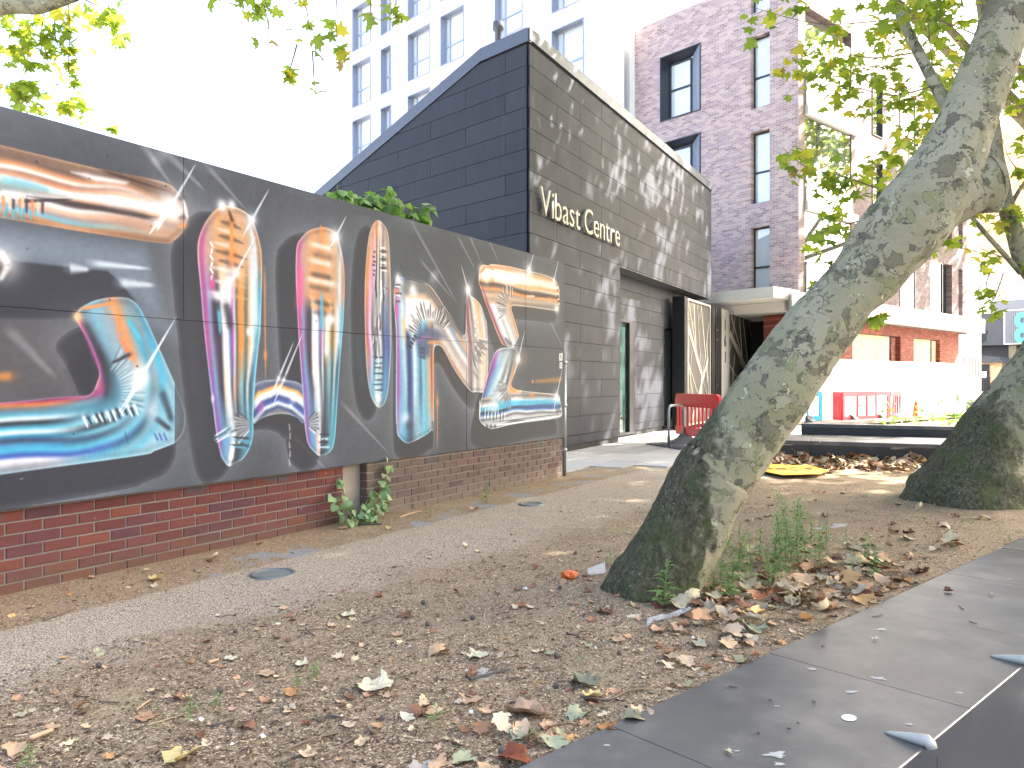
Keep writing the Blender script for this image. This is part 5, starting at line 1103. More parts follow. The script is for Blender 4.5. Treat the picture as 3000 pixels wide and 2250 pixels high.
# ================================================================= painted hoarding on its brick plinth
hd = thing('painted_hoarding', 'dark grey plywood hoarding painted with giant chrome balloon letters in orange and blue', 'hoarding', W0)
art = make_mural(); AH, AW, _ = art.shape
im = bpy.data.images.new('spray_paint', AW, AH); px = np.ones((AH, AW, 4), dtype=np.float32); px[..., :3] = art * PAINT_GAIN
im.pixels.foreach_set(px.ravel()); im.update()
t = NT('spray_painted_board'); nd = t.t.nodes.new('ShaderNodeTexImage'); nd.image = im; nd.extension = 'EXTEND'
uvn = t.n('UVMap', out='UV'); t.t.links.new(uvn, nd.inputs[0])
grain = t.noise(70, 4, .6, vec=t.scalevec(t.pos(), (1, 1, 3)))
M['mural'] = t.done(t.bsdf(t.mix(t.math('MULTIPLY', t.sstep(t.noise(240, 2), .62, .72), .12), nd.outputs[0], lin(40, 40, 44)), .62, 0, .25, t.bump(t.math('ADD', grain, t.math('MULTIPLY', t.noise(1.1, 3), 2.)), .10, .006)))
def board(s0, s1, z0, z1, tilt):
    mb = MB(); o = W0 + WD * s0 + Z(z0) - WN * .018 + WN * tilt
    mb.box(o, WD * (s1 - s0), WN * .018, Z(z1 - z0)); me = mb.mesh('board_panel', M['mural'])
    uv = me.uv_layers.new(name='UVMap')
    for lp in me.loops:
        p = me.vertices[lp.vertex_index].co - W0; uv.data[lp.index].uv = (((p.dot(WD)) - MS0) / (MS1 - MS0), (p.z - MZ0) / (MZ1 - MZ0))
    mesh_obj('board_panel', me, None, hd)
g = .003
for s0, s1, tl in ((-1.6, 1.245, 0), (1.245, 3.687, .002), (3.687, 6.19, -.002), (6.19, 7.235, .001)): board(s0 + g / 2, s1 - g / 2, 1.754, 2.945, tl)
for s0, s1, tl in ((-1.6, -.02, 0), (-.02, 2.425, .003), (2.425, 4.87, .0), (4.87, 7.235, .003)): board(s0 + g / 2, s1 - g / 2, .535, 1.750, tl)
for s in (-1.4, .2, 1.4, 2.6, 3.8, 5.0, 6.2, 7.1):
    mb = MB(); mb.box(W0 + WD * s - WN * .13, WD * .07, WN * .10, Z(2.9)) if False else mb.box(W0 + WD * s - WN * .42 + Z(.0), WD * .07, WN * .10, Z(2.9)); mb.build('timber_post', M['twig'], hd)
mb = MB()
for z in (.62, 1.71, 2.80): mb.box(W0 - WD * 1.58 - WN * .32 + Z(z), WD * 8.8, WN * .295, Z(.09))
mb.box(W0 - WD * 1.58 - WN * .034 + Z(.56), WD * 8.8, WN * .008, Z(2.36))  # added dark sheet behind the boards, stops light leaking through the seams
mb.build('rails_and_light_stop', M['backing'], hd)

def brick_meshes(mat, n=5):
    out = []
    for q in range(n):
        mb = MB(); L, D, H = .214, .10, .064; e = .004; j = lambda: R.uniform(-.0012, .0012)
        v = [(0, 0, 0), (L, 0, 0), (L, 0, H), (0, 0, H), (0, D - e, 0), (L, D - e, 0), (L, D - e, H), (0, D - e, H)]
        v += [(e + j(), D + j(), e + j()), (L - e + j(), D + j(), e + j()), (L - e + j(), D + j(), H - e + j()), (e + j(), D + j(), H - e + j()), (L * R.uniform(.3, .7), D + R.uniform(-.001, .003), H * R.uniform(.35, .65))]
        f = [(0, 1, 5, 4), (1, 2, 6, 5), (2, 3, 7, 6), (3, 0, 4, 7), (4, 5, 9, 8), (5, 6, 10, 9), (6, 7, 11, 10), (7, 4, 8, 11), (8, 9, 12), (9, 10, 12), (10, 11, 12), (11, 8, 12)]
        me = mb.add(v, f).mesh('brick', mat); out.append(me)
    return out
def plinth(name, label, s0, s1, back, mat, courses, ret=False):
    pw = thing(name, label, 'wall', W0 + WD * s0); o = W0 - WN * back; ms = brick_meshes(mat)
    for k in range(courses):
        x = s0 - (.1125 if k % 2 else 0) - .002; z = -.01 + k * .075
        while x < s1 - .02:
            a = max(x, s0); b = min(x + .214, s1)
            if b - a > .03:
                p = o + WD * a + Z(z + R.uniform(-.0015, .0015)) - WN * (.10 - R.uniform(-.0025, .0025))
                sx_ = (b - a) / .214
                mw = Matrix(((WD.x * sx_, WN.x, 0, p.x), (WD.y * sx_, WN.y, 0, p.y), (0, 0, 1, p.z), (0, 0, 0, 1)))
                mesh_obj('brick', R.choice(ms), None, pw, mw)
            x += .225
    mb = MB(); mb.box(o + WD * (s0 + .004) - WN * .104 - Z(.06), WD * (s1 - s0 - .008), WN * .096, Z(courses * .075 + .045)); mb.build('mortar', M['mortar'], pw)
    if ret: pass
    return pw
plinth('brick_plinth', 'low red brick wall under the left half of the painted hoarding', -1.6, 3.007, .105, M['brick_red'], 8)
plinth('brick_plinth', 'low brown weathered brick wall under the right half of the painted hoarding', 3.245, 7.23, .022, M['brick_brown'], 8)
mb = MB(); mb.box(W0 + WD * 3.010 - WN * .24 - Z(.05), WD * .232, WN * .13, Z(.62)); o = mb.build('concrete_post', M['concrete_post']); tag(o, 'grey concrete post in the gap between red and brown brick walls', 'post')
mb = MB(); mb.tube([W0 + WD * 7.29 - WN * .03, W0 + WD * 7.29 - WN * .03 + Z(1.72)], .031, 14); sp = thing('metal_post', 'galvanised tube post standing at the end of the painted hoarding', 'post', W0 + WD * 7.29)
mb.build('tube', M['galv'], sp); mb = MB()
for z in (.33, .95, 1.55): mb.tube([W0 + WD * 7.29 - WN * .03 + Z(z), W0 + WD * 7.29 - WN * .03 + Z(z + .05)], .040, 14)
mb.build('clamp', M['galv'], sp)

# ================================================================= granite seat wall in the foreground
gw = thing('granite_wall', 'wide dark granite seat wall with steel studs along its edge, in the foreground', 'wall', GA)
WID = .872
def slab_mesh(L):
    """coping slab with a small chamfer along the outer edge"""
    mb = MB(); c = .004; prof = [(0, -.07), (0, 0), (WID - c, 0), (WID, -c), (WID, -.07)]; n = len(prof)
    v = [(0, y, z) for y, z in prof] + [(L, y, z) for y, z in prof]
    f = [tuple(range(n - 1, -1, -1)), tuple(range(n, 2 * n))] + [(i, (i + 1) % n, n + (i + 1) % n, n + i) for i in range(n)]
    me = mb.add(v, f).mesh('coping_slab', [M['granite_top'], M['granite_face']]); me.polygons[5].material_index = 1; bm = bmesh.new(); bm.from_mesh(me); bmesh.ops.recalc_face_normals(bm, faces=bm.faces); bm.to_mesh(me); bm.free(); return me
sm = slab_mesh(1.167)
for k in range(-4, 12):
    q = .49 + 1.172 * k; p = GA + GD * q + Z(R.uniform(-.0012, .0012))
    mesh_obj('coping_slab', sm, None, gw, Matrix(((GD.x, GN.x, 0, p.x), (GD.y, GN.y, 0, p.y), (0, 0, 1, p.z), (0, 0, 0, 1))))
fm = MB().box((0, 0, -.60), (1.167, 0, 0), (0, .03, 0), (0, 0, .525)).mesh('facing_panel', M['granite_face'])
for k in range(-4, 12):
    p = GA + GD * (.16 + 1.172 * k) + GN * (WID - .042)
    mesh_obj('facing_panel', fm, None, gw, Matrix(((GD.x, GN.x, 0, p.x), (GD.y, GN.y, 0, p.y), (0, 0, 1, 0), (0, 0, 0, 1))))
mb = MB(); mb.box(GA - GD * 4.2 + GN * .03 - Z(.6), GD * 18, GN * (WID - .08), Z(.525)); mb.build('core', M['backing'], gw)
def stud_mesh():
    mb = MB(); n = 12; rings = 13; pts = []
    for i in range(rings):
        t = i / (rings - 1); x = -.135 + .175 * t                      # from the thin tail on the slab out over the edge
        if t < .80: y = x; z = .002 + .020 * t; r = .004 + .019 * (t / .8) ** .8
        else: a = (t - .8) / .2 * 1.35; y = .005 + .022 * math.sin(a); z = .020 - .030 * (1 - math.cos(a)); r = .023 - .004 * (t - .8) / .2
        pts.append((y, z, r))
    mb.tube([(0, y, z) for y, z, r in pts], [r for *_, r in pts], n); return mb.mesh('steel_stud', M['steel'])
stm = stud_mesh()
for k in range(-1, 6):
    p = GA + GD * (1.19 + 1.20 * k) + GN * (WID - .008)
    mesh_obj('steel_stud', stm, None, gw, Matrix(((GD.x, GN.x, 0, p.x), (GD.y, GN.y, 0, p.y), (0, 0, 1, 0), (0, 0, 0, 1))))

# black bench and the planter behind it
bn = thing('stone_bench', 'low black stone bench with sunlit top behind a drift of brown leaves', 'bench', BO)
L = 0.
for w_ in (.9, 1.75, 1.75, 1.75):
    mb = MB(); mb.box(BO + BL * (L + .003) - BN * .03 - Z(.05), BL * (w_ - .006), BN * .03, Z(.36)); mb.build('facing_panel', M['gran_wall'], bn)
    mb = MB(); mb.box(BO + BL * (L + .003) - BN * 1.62 + Z(.312), BL * (w_ - .006), BN * 1.63, Z(.058)); mb.build('top_slab', M['granite_top'], bn); L += w_  # top slab in plain honed granite; only the sun makes it bright
mb = MB(); mb.box(BO - BN * 1.6 + BL * .02 - Z(.05), BL * 6.1, BN * 1.56, Z(.355)); mb.build('core', M['backing'], bn)
for x, w_ in ((.55, .17), (2.15, .15)):
    mb = MB(); rr = random.Random(int(x * 10)); P = [(x + w_ * math.cos(a) * rr.uniform(.5, 1.2), .325 + .05 * math.sin(a) * rr.uniform(.6, 1.2)) for a in [i * math.pi / 7 for i in range(14)]]
    mb.prism([BO + BL * a + BN * .0015 + Z(min(b, .366)) for a, b in P], BN * .004); mb.build('dried_cement', M['concrete_post'], bn)
PO = Vector((5.16, 14.0, 0)); PB = Vector((.774, .633, 0)).normalized(); PN = Vector((-PB.y, PB.x, 0))
pt = thing('raised_planter', 'black stone raised planter with green bedding plants behind the low bench', 'planter', PO)
mb = MB(); mb.box(PO - Z(.02), BL * 5.6, -BN * .04, Z(.55)); mb.box(PO - Z(.02) - BN * .04, PB * 7, PN * -.04, Z(.55)); mb.build('facing', M['gran_wall'], pt)
mb = MB(); mb.box(PO + BN * .01 + Z(.50), BL * 5.6, -BN * .34, Z(.057)); mb.build('coping_slab', M['granite_top'], pt)
mb = MB(); mb.box(PO - BN * .34 + Z(.50) + BL * .02, PB * 7, PB.cross(Vector((0, 0, 1))) * .34, Z(.056)); mb.build('coping_slab', M['granite_top'], pt)
mb = MB(); mb.prism([PO + Z(.40) + BL * .1 - BN * .1, PO + BL * 5.6 + Z(.40) - BN * .1, PO + BL * 5.6 + PB * 6 + Z(.40), PO + PB * 7 + Z(.40)], Z(.05)); mb.build('planter_soil', M['dead_many'], pt)

# ================================================================= leaves
def leaf_outline(rr, n_teeth=True):
    h = [(.0, .0), (.10, -.10), (.34, -.14), (.30, .02), (.36, .08), (.58, .10), (.66, .26), (.50, .26), (.36, .34), (.30, .46), (.40, .56), (.40, .74), (.24, .70), (.16, .72), (.10, .88), (.0, 1.04)]
    R_ = [(x * rr.uniform(.88, 1.12), y + rr.uniform(-.025, .025)) for x, y in h[1:-1]]; L_ = [(-x * rr.uniform(.88, 1.12), y + rr.uniform(-.025, .025)) for x, y in h[1:-1]]
    return [h[0]] + R_ + [h[-1]] + L_[::-1]
def leaf_template(seed, curl=.3, droop=.3, simple=False):
    """lobed leaf of unit length lying in XY, stalk at the origin: verts, tris"""
    rr = random.Random(seed)
    if simple: o = [(0, 0), (.32, -.1), (.34, .1), (.64, .24), (.34, .40), (.36, .72), (.12, .74), (0, 1.02), (-.12, .74), (-.36, .72), (-.34, .40), (-.64, .24), (-.34, .1), (-.32, -.1)]
    else: o = leaf_outline(rr)
    v = [(0, .30, 0)] + [(x, y, 0) for x, y in o] ; n = len(o)
    f = [(0, 1 + i, 1 + (i + 1) % n) for i in range(n)]
    if not simple:      # midrib ring for smoother bending
        v2 = [(x * .5, .30 + (y - .30) * .5, 0) for x, y in o]; b = len(v); v += v2; f = []
        for i in range(n):
            j = (i + 1) % n; f += [(0, b + i, b + j), (b + i, 1 + i, 1 + j), (b + i, 1 + j, b + j)]
    out = []
    for x, y, z in v:
        z = -abs(x) * curl * .6 + curl * .35 * math.sin(5 * x + seed) * abs(x) - droop * (y - .3) ** 2 + .05 * math.sin(7 * y + 3 * x + seed)
        out.append((x, y - .02, z))
    return np.array(out), f
def curl_leaf(seed, k1, k2, ax):
    """a dry leaf rolled about a slanted axis"""
    v, f = leaf_template(seed, .15, .1); c, s = math.cos(ax), math.sin(ax); out = []
    r_ = np.hypot(v[:, 0], v[:, 1] - .35) + 1e-6; k_ = (.45 * r_ + .55 * np.minimum(r_, .42)) / r_; v[:, 0] *= k_; v[:, 1] = .35 + (v[:, 1] - .35) * k_     # shrivelled: the lobes have drawn in
    rr = random.Random(seed * 7 + 1)
    for x, y, z in v:
        a = x * c + (y - .4) * s; b = -x * s + (y - .4) * c
        if abs(k1) > .01: th = a * k1; r = 1 / k1; a2 = r * math.sin(th); z2 = r * (1 - math.cos(th)) 
        else: a2 = a; z2 = 0
        th2 = b * k2; z2 += (b * b) * k2 * .5
        z2 += .03 * math.sin(9 * x + seed) + .03 * math.sin(11 * y + 2 * seed)
        out.append((a2 * c - b * s, a2 * s + b * c, z2 + z * .4))
    out = np.array(out); out[:, 2] -= np.percentile(out[:, 2], 4); return out, f
def mesh_np(name, V, F, mat, smooth=True):
    me = bpy.data.meshes.new(name); V = np.asarray(V, dtype=np.float32); F = np.asarray(F, dtype=np.int32); nf, k = F.shape
    me.vertices.add(len(V)); me.vertices.foreach_set('co', V.ravel()); me.loops.add(nf * k); me.loops.foreach_set('vertex_index', F.ravel())
    me.polygons.add(nf); me.polygons.foreach_set('loop_start', np.arange(0, nf * k, k, dtype=np.int32)); me.polygons.foreach_set('loop_total', np.full(nf, k, dtype=np.int32))
    if smooth: me.polygons.foreach_set('use_smooth', np.ones(nf, dtype=bool))
    me.materials.append(mat); me.update(calc_edges=True); return me
def scatter_mesh(name, tmpl, pos, axes, size, mat):
    """one mesh of many copies: axes (n,3,3) columns x,y,z"""
    v, f = tmpl; n = len(pos); k = len(v); P = np.einsum('nij,kj->nki', axes, v) * np.asarray(size)[:, None, None] + np.asarray(pos)[:, None, :]
    F = (np.asarray(f)[None] + (np.arange(n) * k)[:, None, None]).reshape(-1, 3)
    return mesh_np(name, P.reshape(-1, 3), F, mat)
NR_ = np.random.default_rng(4)
def hang_axes(n, spread=.9):
    """leaf frames: tips hang out and down, blades facing every way with a bias to the sky"""
    az = NR_.uniform(0, 2 * math.pi, n); dn = NR_.normal(-.45, .45, n); y = np.stack([np.cos(az), np.sin(az), dn], 1); y /= np.linalg.norm(y, axis=1)[:, None]
    up = np.stack([NR_.normal(0, spread * .6, n), NR_.normal(0, spread * .6, n), np.ones(n)], 1)
    x = np.cross(y, up); x /= np.linalg.norm(x, axis=1)[:, None] + 1e-9; z = np.cross(x, y)
    return np.stack([x, y, z], 2)
def in_view(P, m=.03):
    u = P[:, 0] / np.maximum(P[:, 1], .1); v = (P[:, 2] - 1.3) / np.maximum(P[:, 1], .1)
    return (P[:, 1] > .1) & (np.abs(u) < .652 + m) & (v < .489 + m) & (v > -.5)
LEAFM = [mesh_np('leaf', *leaf_template(s, .25 + .1 * (s % 3), .25 + .1 * (s % 4)), M['leaf1']) for s in range(6)]
SIMPLE = leaf_template(3, .35, .3, True)

def limb_mesh(pts, rad, nseg=10, n=10, wig=.02, seed=0):
    """smooth tapered limb through points"""
    P = [Vector(p) for p in pts]; out = []; ro = []
    for i in range(len(P) - 1):
        a, b, c, d = P[max(i - 1, 0)], P[i], P[i + 1], P[min(i + 2, len(P) - 1)]
        for k in range(nseg):
            t = k / nseg; q = .5 * (2 * b + (c - a) * t + (2 * a - 5 * b + 4 * c - d) * t * t + (3 * b - a - 3 * c + d) * t ** 3)
            r = rad[i] + (rad[i + 1] - rad[i]) * t; q = q + Vector((mnoise.noise(q * 2.1 + Vector((seed, 0, 0))), mnoise.noise(q * 2.3 + Vector((0, seed, 0))), 0)) * wig * min(1, r * 20)
            out.append(q); ro.append(r)
    out.append(P[-1]); ro.append(rad[-1])
    return MB().tube(out, ro, n), out
def bark_trunk(name, pts, rad, parent, n=90, step=.022, bumps=(), flare=0.):
    P = [Vector(p) for p in pts]; C = []; RR = []
    for i in range(len(P) - 1):
        a, b, c, d = P[max(i - 1, 0)], P[i], P[i + 1], P[min(i + 2, len(P) - 1)]; m = max(2, int((c - b).length / step))
        for k in range(m):
            t = k / m; C.append(.5 * (2 * b + (c - a) * t + (2 * a - 5 * b + 4 * c - d) * t * t + (3 * b - a - 3 * c + d) * t ** 3)); tt = t * t * (3 - 2 * t); RR.append(rad[i] + (rad[i + 1] - rad[i]) * tt)
    C.append(P[-1]); RR.append(rad[-1]); V = []; ref = Vector((0, 1, 0))
    for i, c in enumerate(C):
        tg = (C[min(i + 1, len(C) - 1)] - C[max(i - 1, 0)]).normalized(); x = (ref - tg * ref.dot(tg)).normalized(); ref = x; y = tg.cross(x)
        for j in range(n):
            a = 2 * math.pi * j / n; dr = x * math.cos(a) + y * math.sin(a); r = RR[i]; p = c + dr * r
            low = math.exp(-max(p.z, 0) / .35)
            r *= 1 + .055 * mnoise.noise(p * 2.2) + .028 * mnoise.noise(p * 6.5)
            r += .006 * mnoise.noise(p * 17) + low * (.018 * mnoise.noise(p * 14) + .010 * mnoise.noise(p * 30)) + .0025 * mnoise.noise(p * 40)
            r *= 1 + flare * low * (.5 + .5 * math.sin(a * 5 + 1))
            for bc, bh, br in bumps: r += bh * math.exp(-((p - bc).length / br) ** 2)
            V.append(tuple(c + dr * r))
    F = []
    for i in range(len(C) - 1):
        for j in range(n): F.append((i * n + j, i * n + (j + 1) % n, (i + 1) * n + (j + 1) % n, (i + 1) * n + j))
    me = mesh_np(name, V, F, M['bark']); return mesh_obj(name, me, None, parent)
def place_leaves(tree, P, size, as_parts, mesh_list=LEAFM, jit=.35, name='leaf'):
    """single leaves as parts"""
    ax = hang_axes(len(P))
    for i in range(len(P)):
        s = size * R.uniform(1 - jit, 1 + jit * .6); A = ax[i]
        mw = Matrix([[A[r, c] * s for c in range(3)] + [P[i][r]] for r in range(3)] + [[0, 0, 0, 1]])
        mesh_obj(name, R.choice(mesh_list), None, tree, mw)
def spray(px_pts, D, n, rad_px, hang=35):
    """leaf places strung along a twig; the twig's pixels are at depth D"""
    P = [at(x, y, D) for x, y in px_pts]; out = []
    for _ in range(n):
        i = R.randrange(len(P) - 1); k = R.random(); q = P[i].lerp(P[i + 1], k); r = rad_px * D / FPX
        out.append(q + Vector((R.gauss(0, r * .6), R.gauss(0, r * .9), R.gauss(-hang * D / FPX * .5, r * .55))))
    return P, out
def crown(tree, blobs, count, size, avoid_view=True, name='crown', keep=None, fq=.55, th=-.22):
    P = []
    for (c, r), n in zip(blobs, count):
        k = NR_.normal(0, 1, (n * 3, 3)); k /= np.linalg.norm(k, axis=1)[:, None]; k *= (NR_.random((n * 3, 1)) ** .45); p = k * np.array(r) + np.array(c)
        # clumping
        cl = np.array([mnoise.noise(Vector(q) * fq) + .5 * mnoise.noise(Vector(q) * fq * 2.7) for q in p]); p = p[cl > th][:n]
        P.append(p)
    P = np.concatenate(P)
    if avoid_view: P = P[~in_view(P)]
    if keep is not None: P = np.concatenate([P, keep])
    me = scatter_mesh(name, SIMPLE, P, hang_axes(len(P)), NR_.uniform(.65, 1.15, len(P)) * size, M['leaf'])
    o = mesh_obj(name, me, None, tree); o['kind'] = 'stuff'; return o

# ------------------------------------------------ the leaning plane tree in front
D1 = 4.83
T1 = thing('plane_tree', 'thick leaning plane tree with mottled olive bark growing from the bare bed in front', 'tree', TREE1)
pp = [(1898, 1810, 142), (1908, 1745, 132), (1948, 1665, 119), (1997, 1572, 115), (2085, 1397, 111), (2114, 1360, 109), (2249, 1171, 106), (2376, 993, 99), (2485, 863, 92), (2560, 780, 96), (2668, 640, 110), (2752, 535, 106), (2815, 400, 84), (2880, 240, 76), (2930, 110, 70), (2968, 0, 66), (3010, -140, 60), (3060, -330, 52)]
tp = [at(x, y, D1) for x, y, r in pp]; tr = [r * D1 / FPX for *_, r in pp]
tp += [tp[-1] + Vector((.25, .2, .7)), tp[-1] + Vector((.6, .3, 1.6))]; tr += [.09, .05]
bm_ = [(at(1845, 1690, D1 - .28), .035, .12), (at(1800, 1725, D1 - .2), -.03, .07), (at(1842, 1700, D1 - .33), -.05, .045), (at(1905, 1470, D1 - .15), .02, .06), (at(2555, 920, D1 - .05), -.03, .06), (at(2270, 1130, D1 - .25), .012, .07), (at(2835, 545, D1 - .1), .03, .12), (at(2510, 715, D1), .03, .10), (at(2700, 560, D1 - .23), .015, .05), (at(2895, 380, D1 - .1), -.03, .05)]
bark_trunk('trunk', tp, tr, T1, 110, .02, bm_, .10)
sb = bark_trunk('branch_stub', [at(2690, 612, D1), at(2770, 578, D1 - .01), at(2845, 548, D1 - .02), at(2888, 530, D1 - .03), at(2896, 527, D1 - .03)], [.20, .186, .166, .156, .154], T1, 64, .012, [(at(2915, 590, D1 - .03), .05, .07), (at(2880, 470, D1), -.03, .06)], 0.)
mb = MB(); c_ = at(2896, 527, D1 - .03); ax_ = (at(2896, 527, D1 - .03) - at(2845, 548, D1 - .02)).normalized(); u_ = ax_.orthogonal().normalized(); w_ = ax_.cross(u_); P = []
for i in range(22):
    a = 2 * math.pi * i / 22; P.append(c_ + (u_ * math.cos(a) + w_ * math.sin(a)) * .156 * R.uniform(.97, 1.08) + ax_ * R.uniform(.0, .012))
mb.add(P + [c_ - ax_ * .03], [(i, (i + 1) % 22, 22) for i in range(22)]); mb.build('torn_end', M['torn'], T1)
mb, _ = limb_mesh([at(2490, 770, D1 - .02), at(2515, 700, D1 - .03), at(2545, 640, D1 - .03), at(2562, 600, D1)], [.06, .055, .04, .015], 6, 12, .02); mb.build('dead_branch', M['bark'], T1)
mb, _ = limb_mesh([at(2790, 330, D1 + .05), at(2720, 215, D1 + .2), at(2665, 110, D1 + .35), at(2625, 20, D1 + .5), at(2590, -80, D1 + .7)], [.045, .035, .032, .03, .028], 6, 10, .03, 3); mb.build('limb', M['bark'], T1)
leafs = []
def add_spray(tree, px_pts, D, n, rp, hang=35, tw=.006, store=None):
    P, L_ = spray(px_pts, D, n, rp, hang); mb, _ = limb_mesh(P, [tw * (1 - .7 * i / (len(P) - 1)) for i in range(len(P))], 5, 5, .03, R.random() * 9); mb.build('twig', M['twig'], tree); (store if store is not None else leafs).extend(L_)
add_spray(T1, [(2592, 560), (2480, 520), (2360, 488), (2292, 432)], 5.1, 46, 46, 30)
add_spray(T1, [(2480, 520), (2440, 610), (2400, 690)], 5.1, 16, 36)
add_spray(T1, [(2545, 640), (2470, 660), (2380, 690)], 5.0, 20, 34)
add_spray(T1, [(2500, 770), (2430, 770), (2385, 760)], 4.9, 7, 24); add_spray(T1, [(2440, 800), (2400, 815)], 4.9, 5, 20)
add_spray(T1, [(2600, 905), (2575, 920), (2560, 935)], 4.75, 5, 12, 10, .003); add_spray(T1, [(2690, 700), (2750, 710), (2800, 690)], 5.0, 8, 16, 10, .004)
add_spray(T1, [(2880, 180), (2760, 60), (2600, 60), (2400, 70), (2200, 20)], 5.6, 90, 62, 40)
far1 = []
add_spray(T1, [(2700, 150), (2560, 170), (2420, 150), (2320, 180)], 6.0, 120, 62, 40, store=far1)
add_spray(T1, [(2740, 250), (2620, 280), (2520, 260), (2450, 250)], 6.0, 95, 52, 40, store=far1)
add_spray(T1, [(2760, 300), (2680, 400), (2600, 460), (2540, 500)], 5.6, 80, 52, 30, store=far1)
add_spray(T1, [(2720, 60), (2730, 180), (2750, 290)], 5.2, 8, 20, 20, .004); add_spray(T1, [(2640, 30), (2600, 160), (2570, 240)], 5.4, 10, 26, 20, .004)
add_spray(T1, [(2800, -20), (2700, 10), (2560, -10)], 5.0, 44, 44, 40)
# the bough that reaches over the path, its leaves hanging into the top of the view
bo = [at(3010, -140, D1), Vector((1.9, 4.9, 5.2)), Vector((.6, 4.9, 5.3)), Vector((-.6, 4.75, 5.0)), Vector((-1.6, 4.7, 4.7))]
mb, _ = limb_mesh(bo, [.085, .07, .055, .035, .015], 8, 12, .05, 5); mb.build('limb', M['bark'], T1)
DB = 4.7
for pts, n, rp, hg in (([(1130, -330), (1105, -120), (1085, 30), (1120, 60)], 15, 40, 10), ([(1000, -330), (990, -100), (985, 90), (1005, 200)], 11, 26, 0), ([(900, -330), (890, -60), (905, 70), (915, 150)], 17, 30, 10), ([(770, -330), (765, -60), (785, 70), (780, 130)], 11, 30, 0), ([(690, -300), (715, -20), (745, 40)], 12, 30, 0), ([(915, 150), (920, 240), (925, 262)], 4, 14, 0), ([(870, 130), (850, 200), (840, 230)], 6, 16, 0), ([(640, -300), (620, -40), (615, 5)], 4, 14, 0), ([(1170, -300), (1160, 20), (1165, 40)], 8, 22, 0)):
    P, L_ = spray(pts[-3:] if len(pts) > 3 else pts[-2:], DB, n, rp, hg); full = [at(x, y, DB) for x, y in pts]
    mb, _ = limb_mesh(full, [.006 * (1 - .7 * i / (len(full) - 1)) for i in range(len(full))], 5, 5, .03, R.random() * 9); mb.build('twig', M['twig'], T1); leafs += L_
place_leaves(T1, leafs[:300], .085, True)
keep = np.array([tuple(q) for q in far1 + leafs[300:]])
crown(T1, [((5.6, 5.4, 8.6), (4.0, 3.6, 2.4)), ((4.6, 8.0, 8.4), (2.4, 2.6, 1.6)), ((8.5, 3.2, 8.2), (3.6, 3.2, 2.4)), ((10.8, 4.8, 8.6), (3.0, 3.0, 2.2))], CROWN1, .23, True, 'crown', None, .55, -.55)  # unseen leaf masses outside the view, placed to shade the foreground
cr = crown(T1, [], [], .14, False, 'crown_fringe', keep) if False else None
me = scatter_mesh('outer_leaves', leaf_template(8, .3, .3), keep, hang_axes(len(keep)), NR_.uniform(.7, 1.1, len(keep)) * .082, M['leaf']); o = mesh_obj('outer_leaves', me, None, T1); o['kind'] = 'stuff'

# ------------------------------------------------ second plane tree, at the right
D2 = 8.5
T2 = thing('plane_tree', 'broad leaning plane tree with scaly lower bark at the right edge of the bed', 'tree', TREE2)
pp = [(2840, 1520, 185), (2846, 1470, 165), (2868, 1405, 140), (2905, 1325, 120), (2985, 1215, 112), (3080, 1095, 108), (3180, 960, 106), (3260, 830, 96), (3330, 640, 84), (3400, 380, 74), (3480, 60, 62), (3560, -260, 50), (3640, -600, 34)]
tp = [at(x, y, D2) for x, y, r in pp]; tr = [r * D2 / FPX for *_, r in pp]
bark_trunk('trunk', tp, tr, T2, 100, .03, [(at(2965, 1440, D2 - .45), .06, .25), (at(2780, 1420, D2 - .3), .05, .2)], .16)
mb, _ = limb_mesh([at(3190, 960, D2), at(3080, 860, D2), at(3000, 765, D2), at(2960, 650, D2), at(2935, 540, D2), at(2918, 430, D2), at(2905, 300, D2 + .1), at(2885, 120, D2 + .3), at(2860, -120, D2 + .5), at(2850, -400, D2 + .7)], [.13, .11, .095, .085, .075, .07, .06, .05, .04, .03], 7, 16, .03, 2); mb.build('limb', M['bark'], T2)
mb, _ = limb_mesh([at(2990, 800, D2 - .03), at(2904, 705, D2 - .1), at(2842, 632, D2 - .15), at(2800, 590, D2 - .2)], [.03, .027, .023, .018], 6, 8, .02, 4); mb.build('branch', M['bark'], T2)
mb, _ = limb_mesh([at(2950, 625, D2), at(2985, 560, D2), at(3030, 500, D2)], [.03, .02, .012], 5, 7, .02, 6); mb.build('branch', M['bark'], T2)
l2 = []
for pts, n, rp in (([(3010, 520), (2960, 470), (2935, 400)], 22, 36), ([(3020, 300), (2970, 250), (2930, 200)], 30, 46), ([(2990, 640), (2930, 630), (2870, 650)], 22, 40), ([(2960, 760), (2900, 740), (2860, 720)], 14, 30), ([(2940, 800), (2920, 860), (2900, 900), (2920, 925)], 13, 18), ([(2900, 800), (2890, 830), (2895, 850)], 8, 18), ([(2870, 610), (2840, 580), (2800, 600)], 14, 26)):
    add_spray(T2, pts, 8.4, n, rp, 20, .008, l2)
for pts, n, rp in (([(2900, 120), (2760, 60), (2640, 20)], 60, 70), ([(2880, 260), (2780, 240), (2680, 300)], 40, 50)):
    add_spray(T2, pts, 9.5, n, rp, 20, .012, l2)
place_leaves(T2, l2, .115, True)
crown(T2, [((9.6, 10.4, 9.2), (4.6, 4.4, 2.9)), ((6.6, 12.4, 9.6), (3.4, 3.4, 1.9)), ((12.5, 7.6, 8.6), (3.4, 3.4, 2.6)), ((10.5, 14.0, 9.8), (3.2, 3.0, 2.2)), ((13.0, 17.0, 8.8), (2.8, 3.6, 2.2)), ((14.6, 11.0, 8.8), (3.4, 3.2, 2.4)), ((8.0, 8.6, 9.0), (2.4, 2.4, 1.8))], CROWN2, .25, True, 'crown', None, .55, -.55)  # unseen leaf masses, spread wide to shade the bed and paved apron

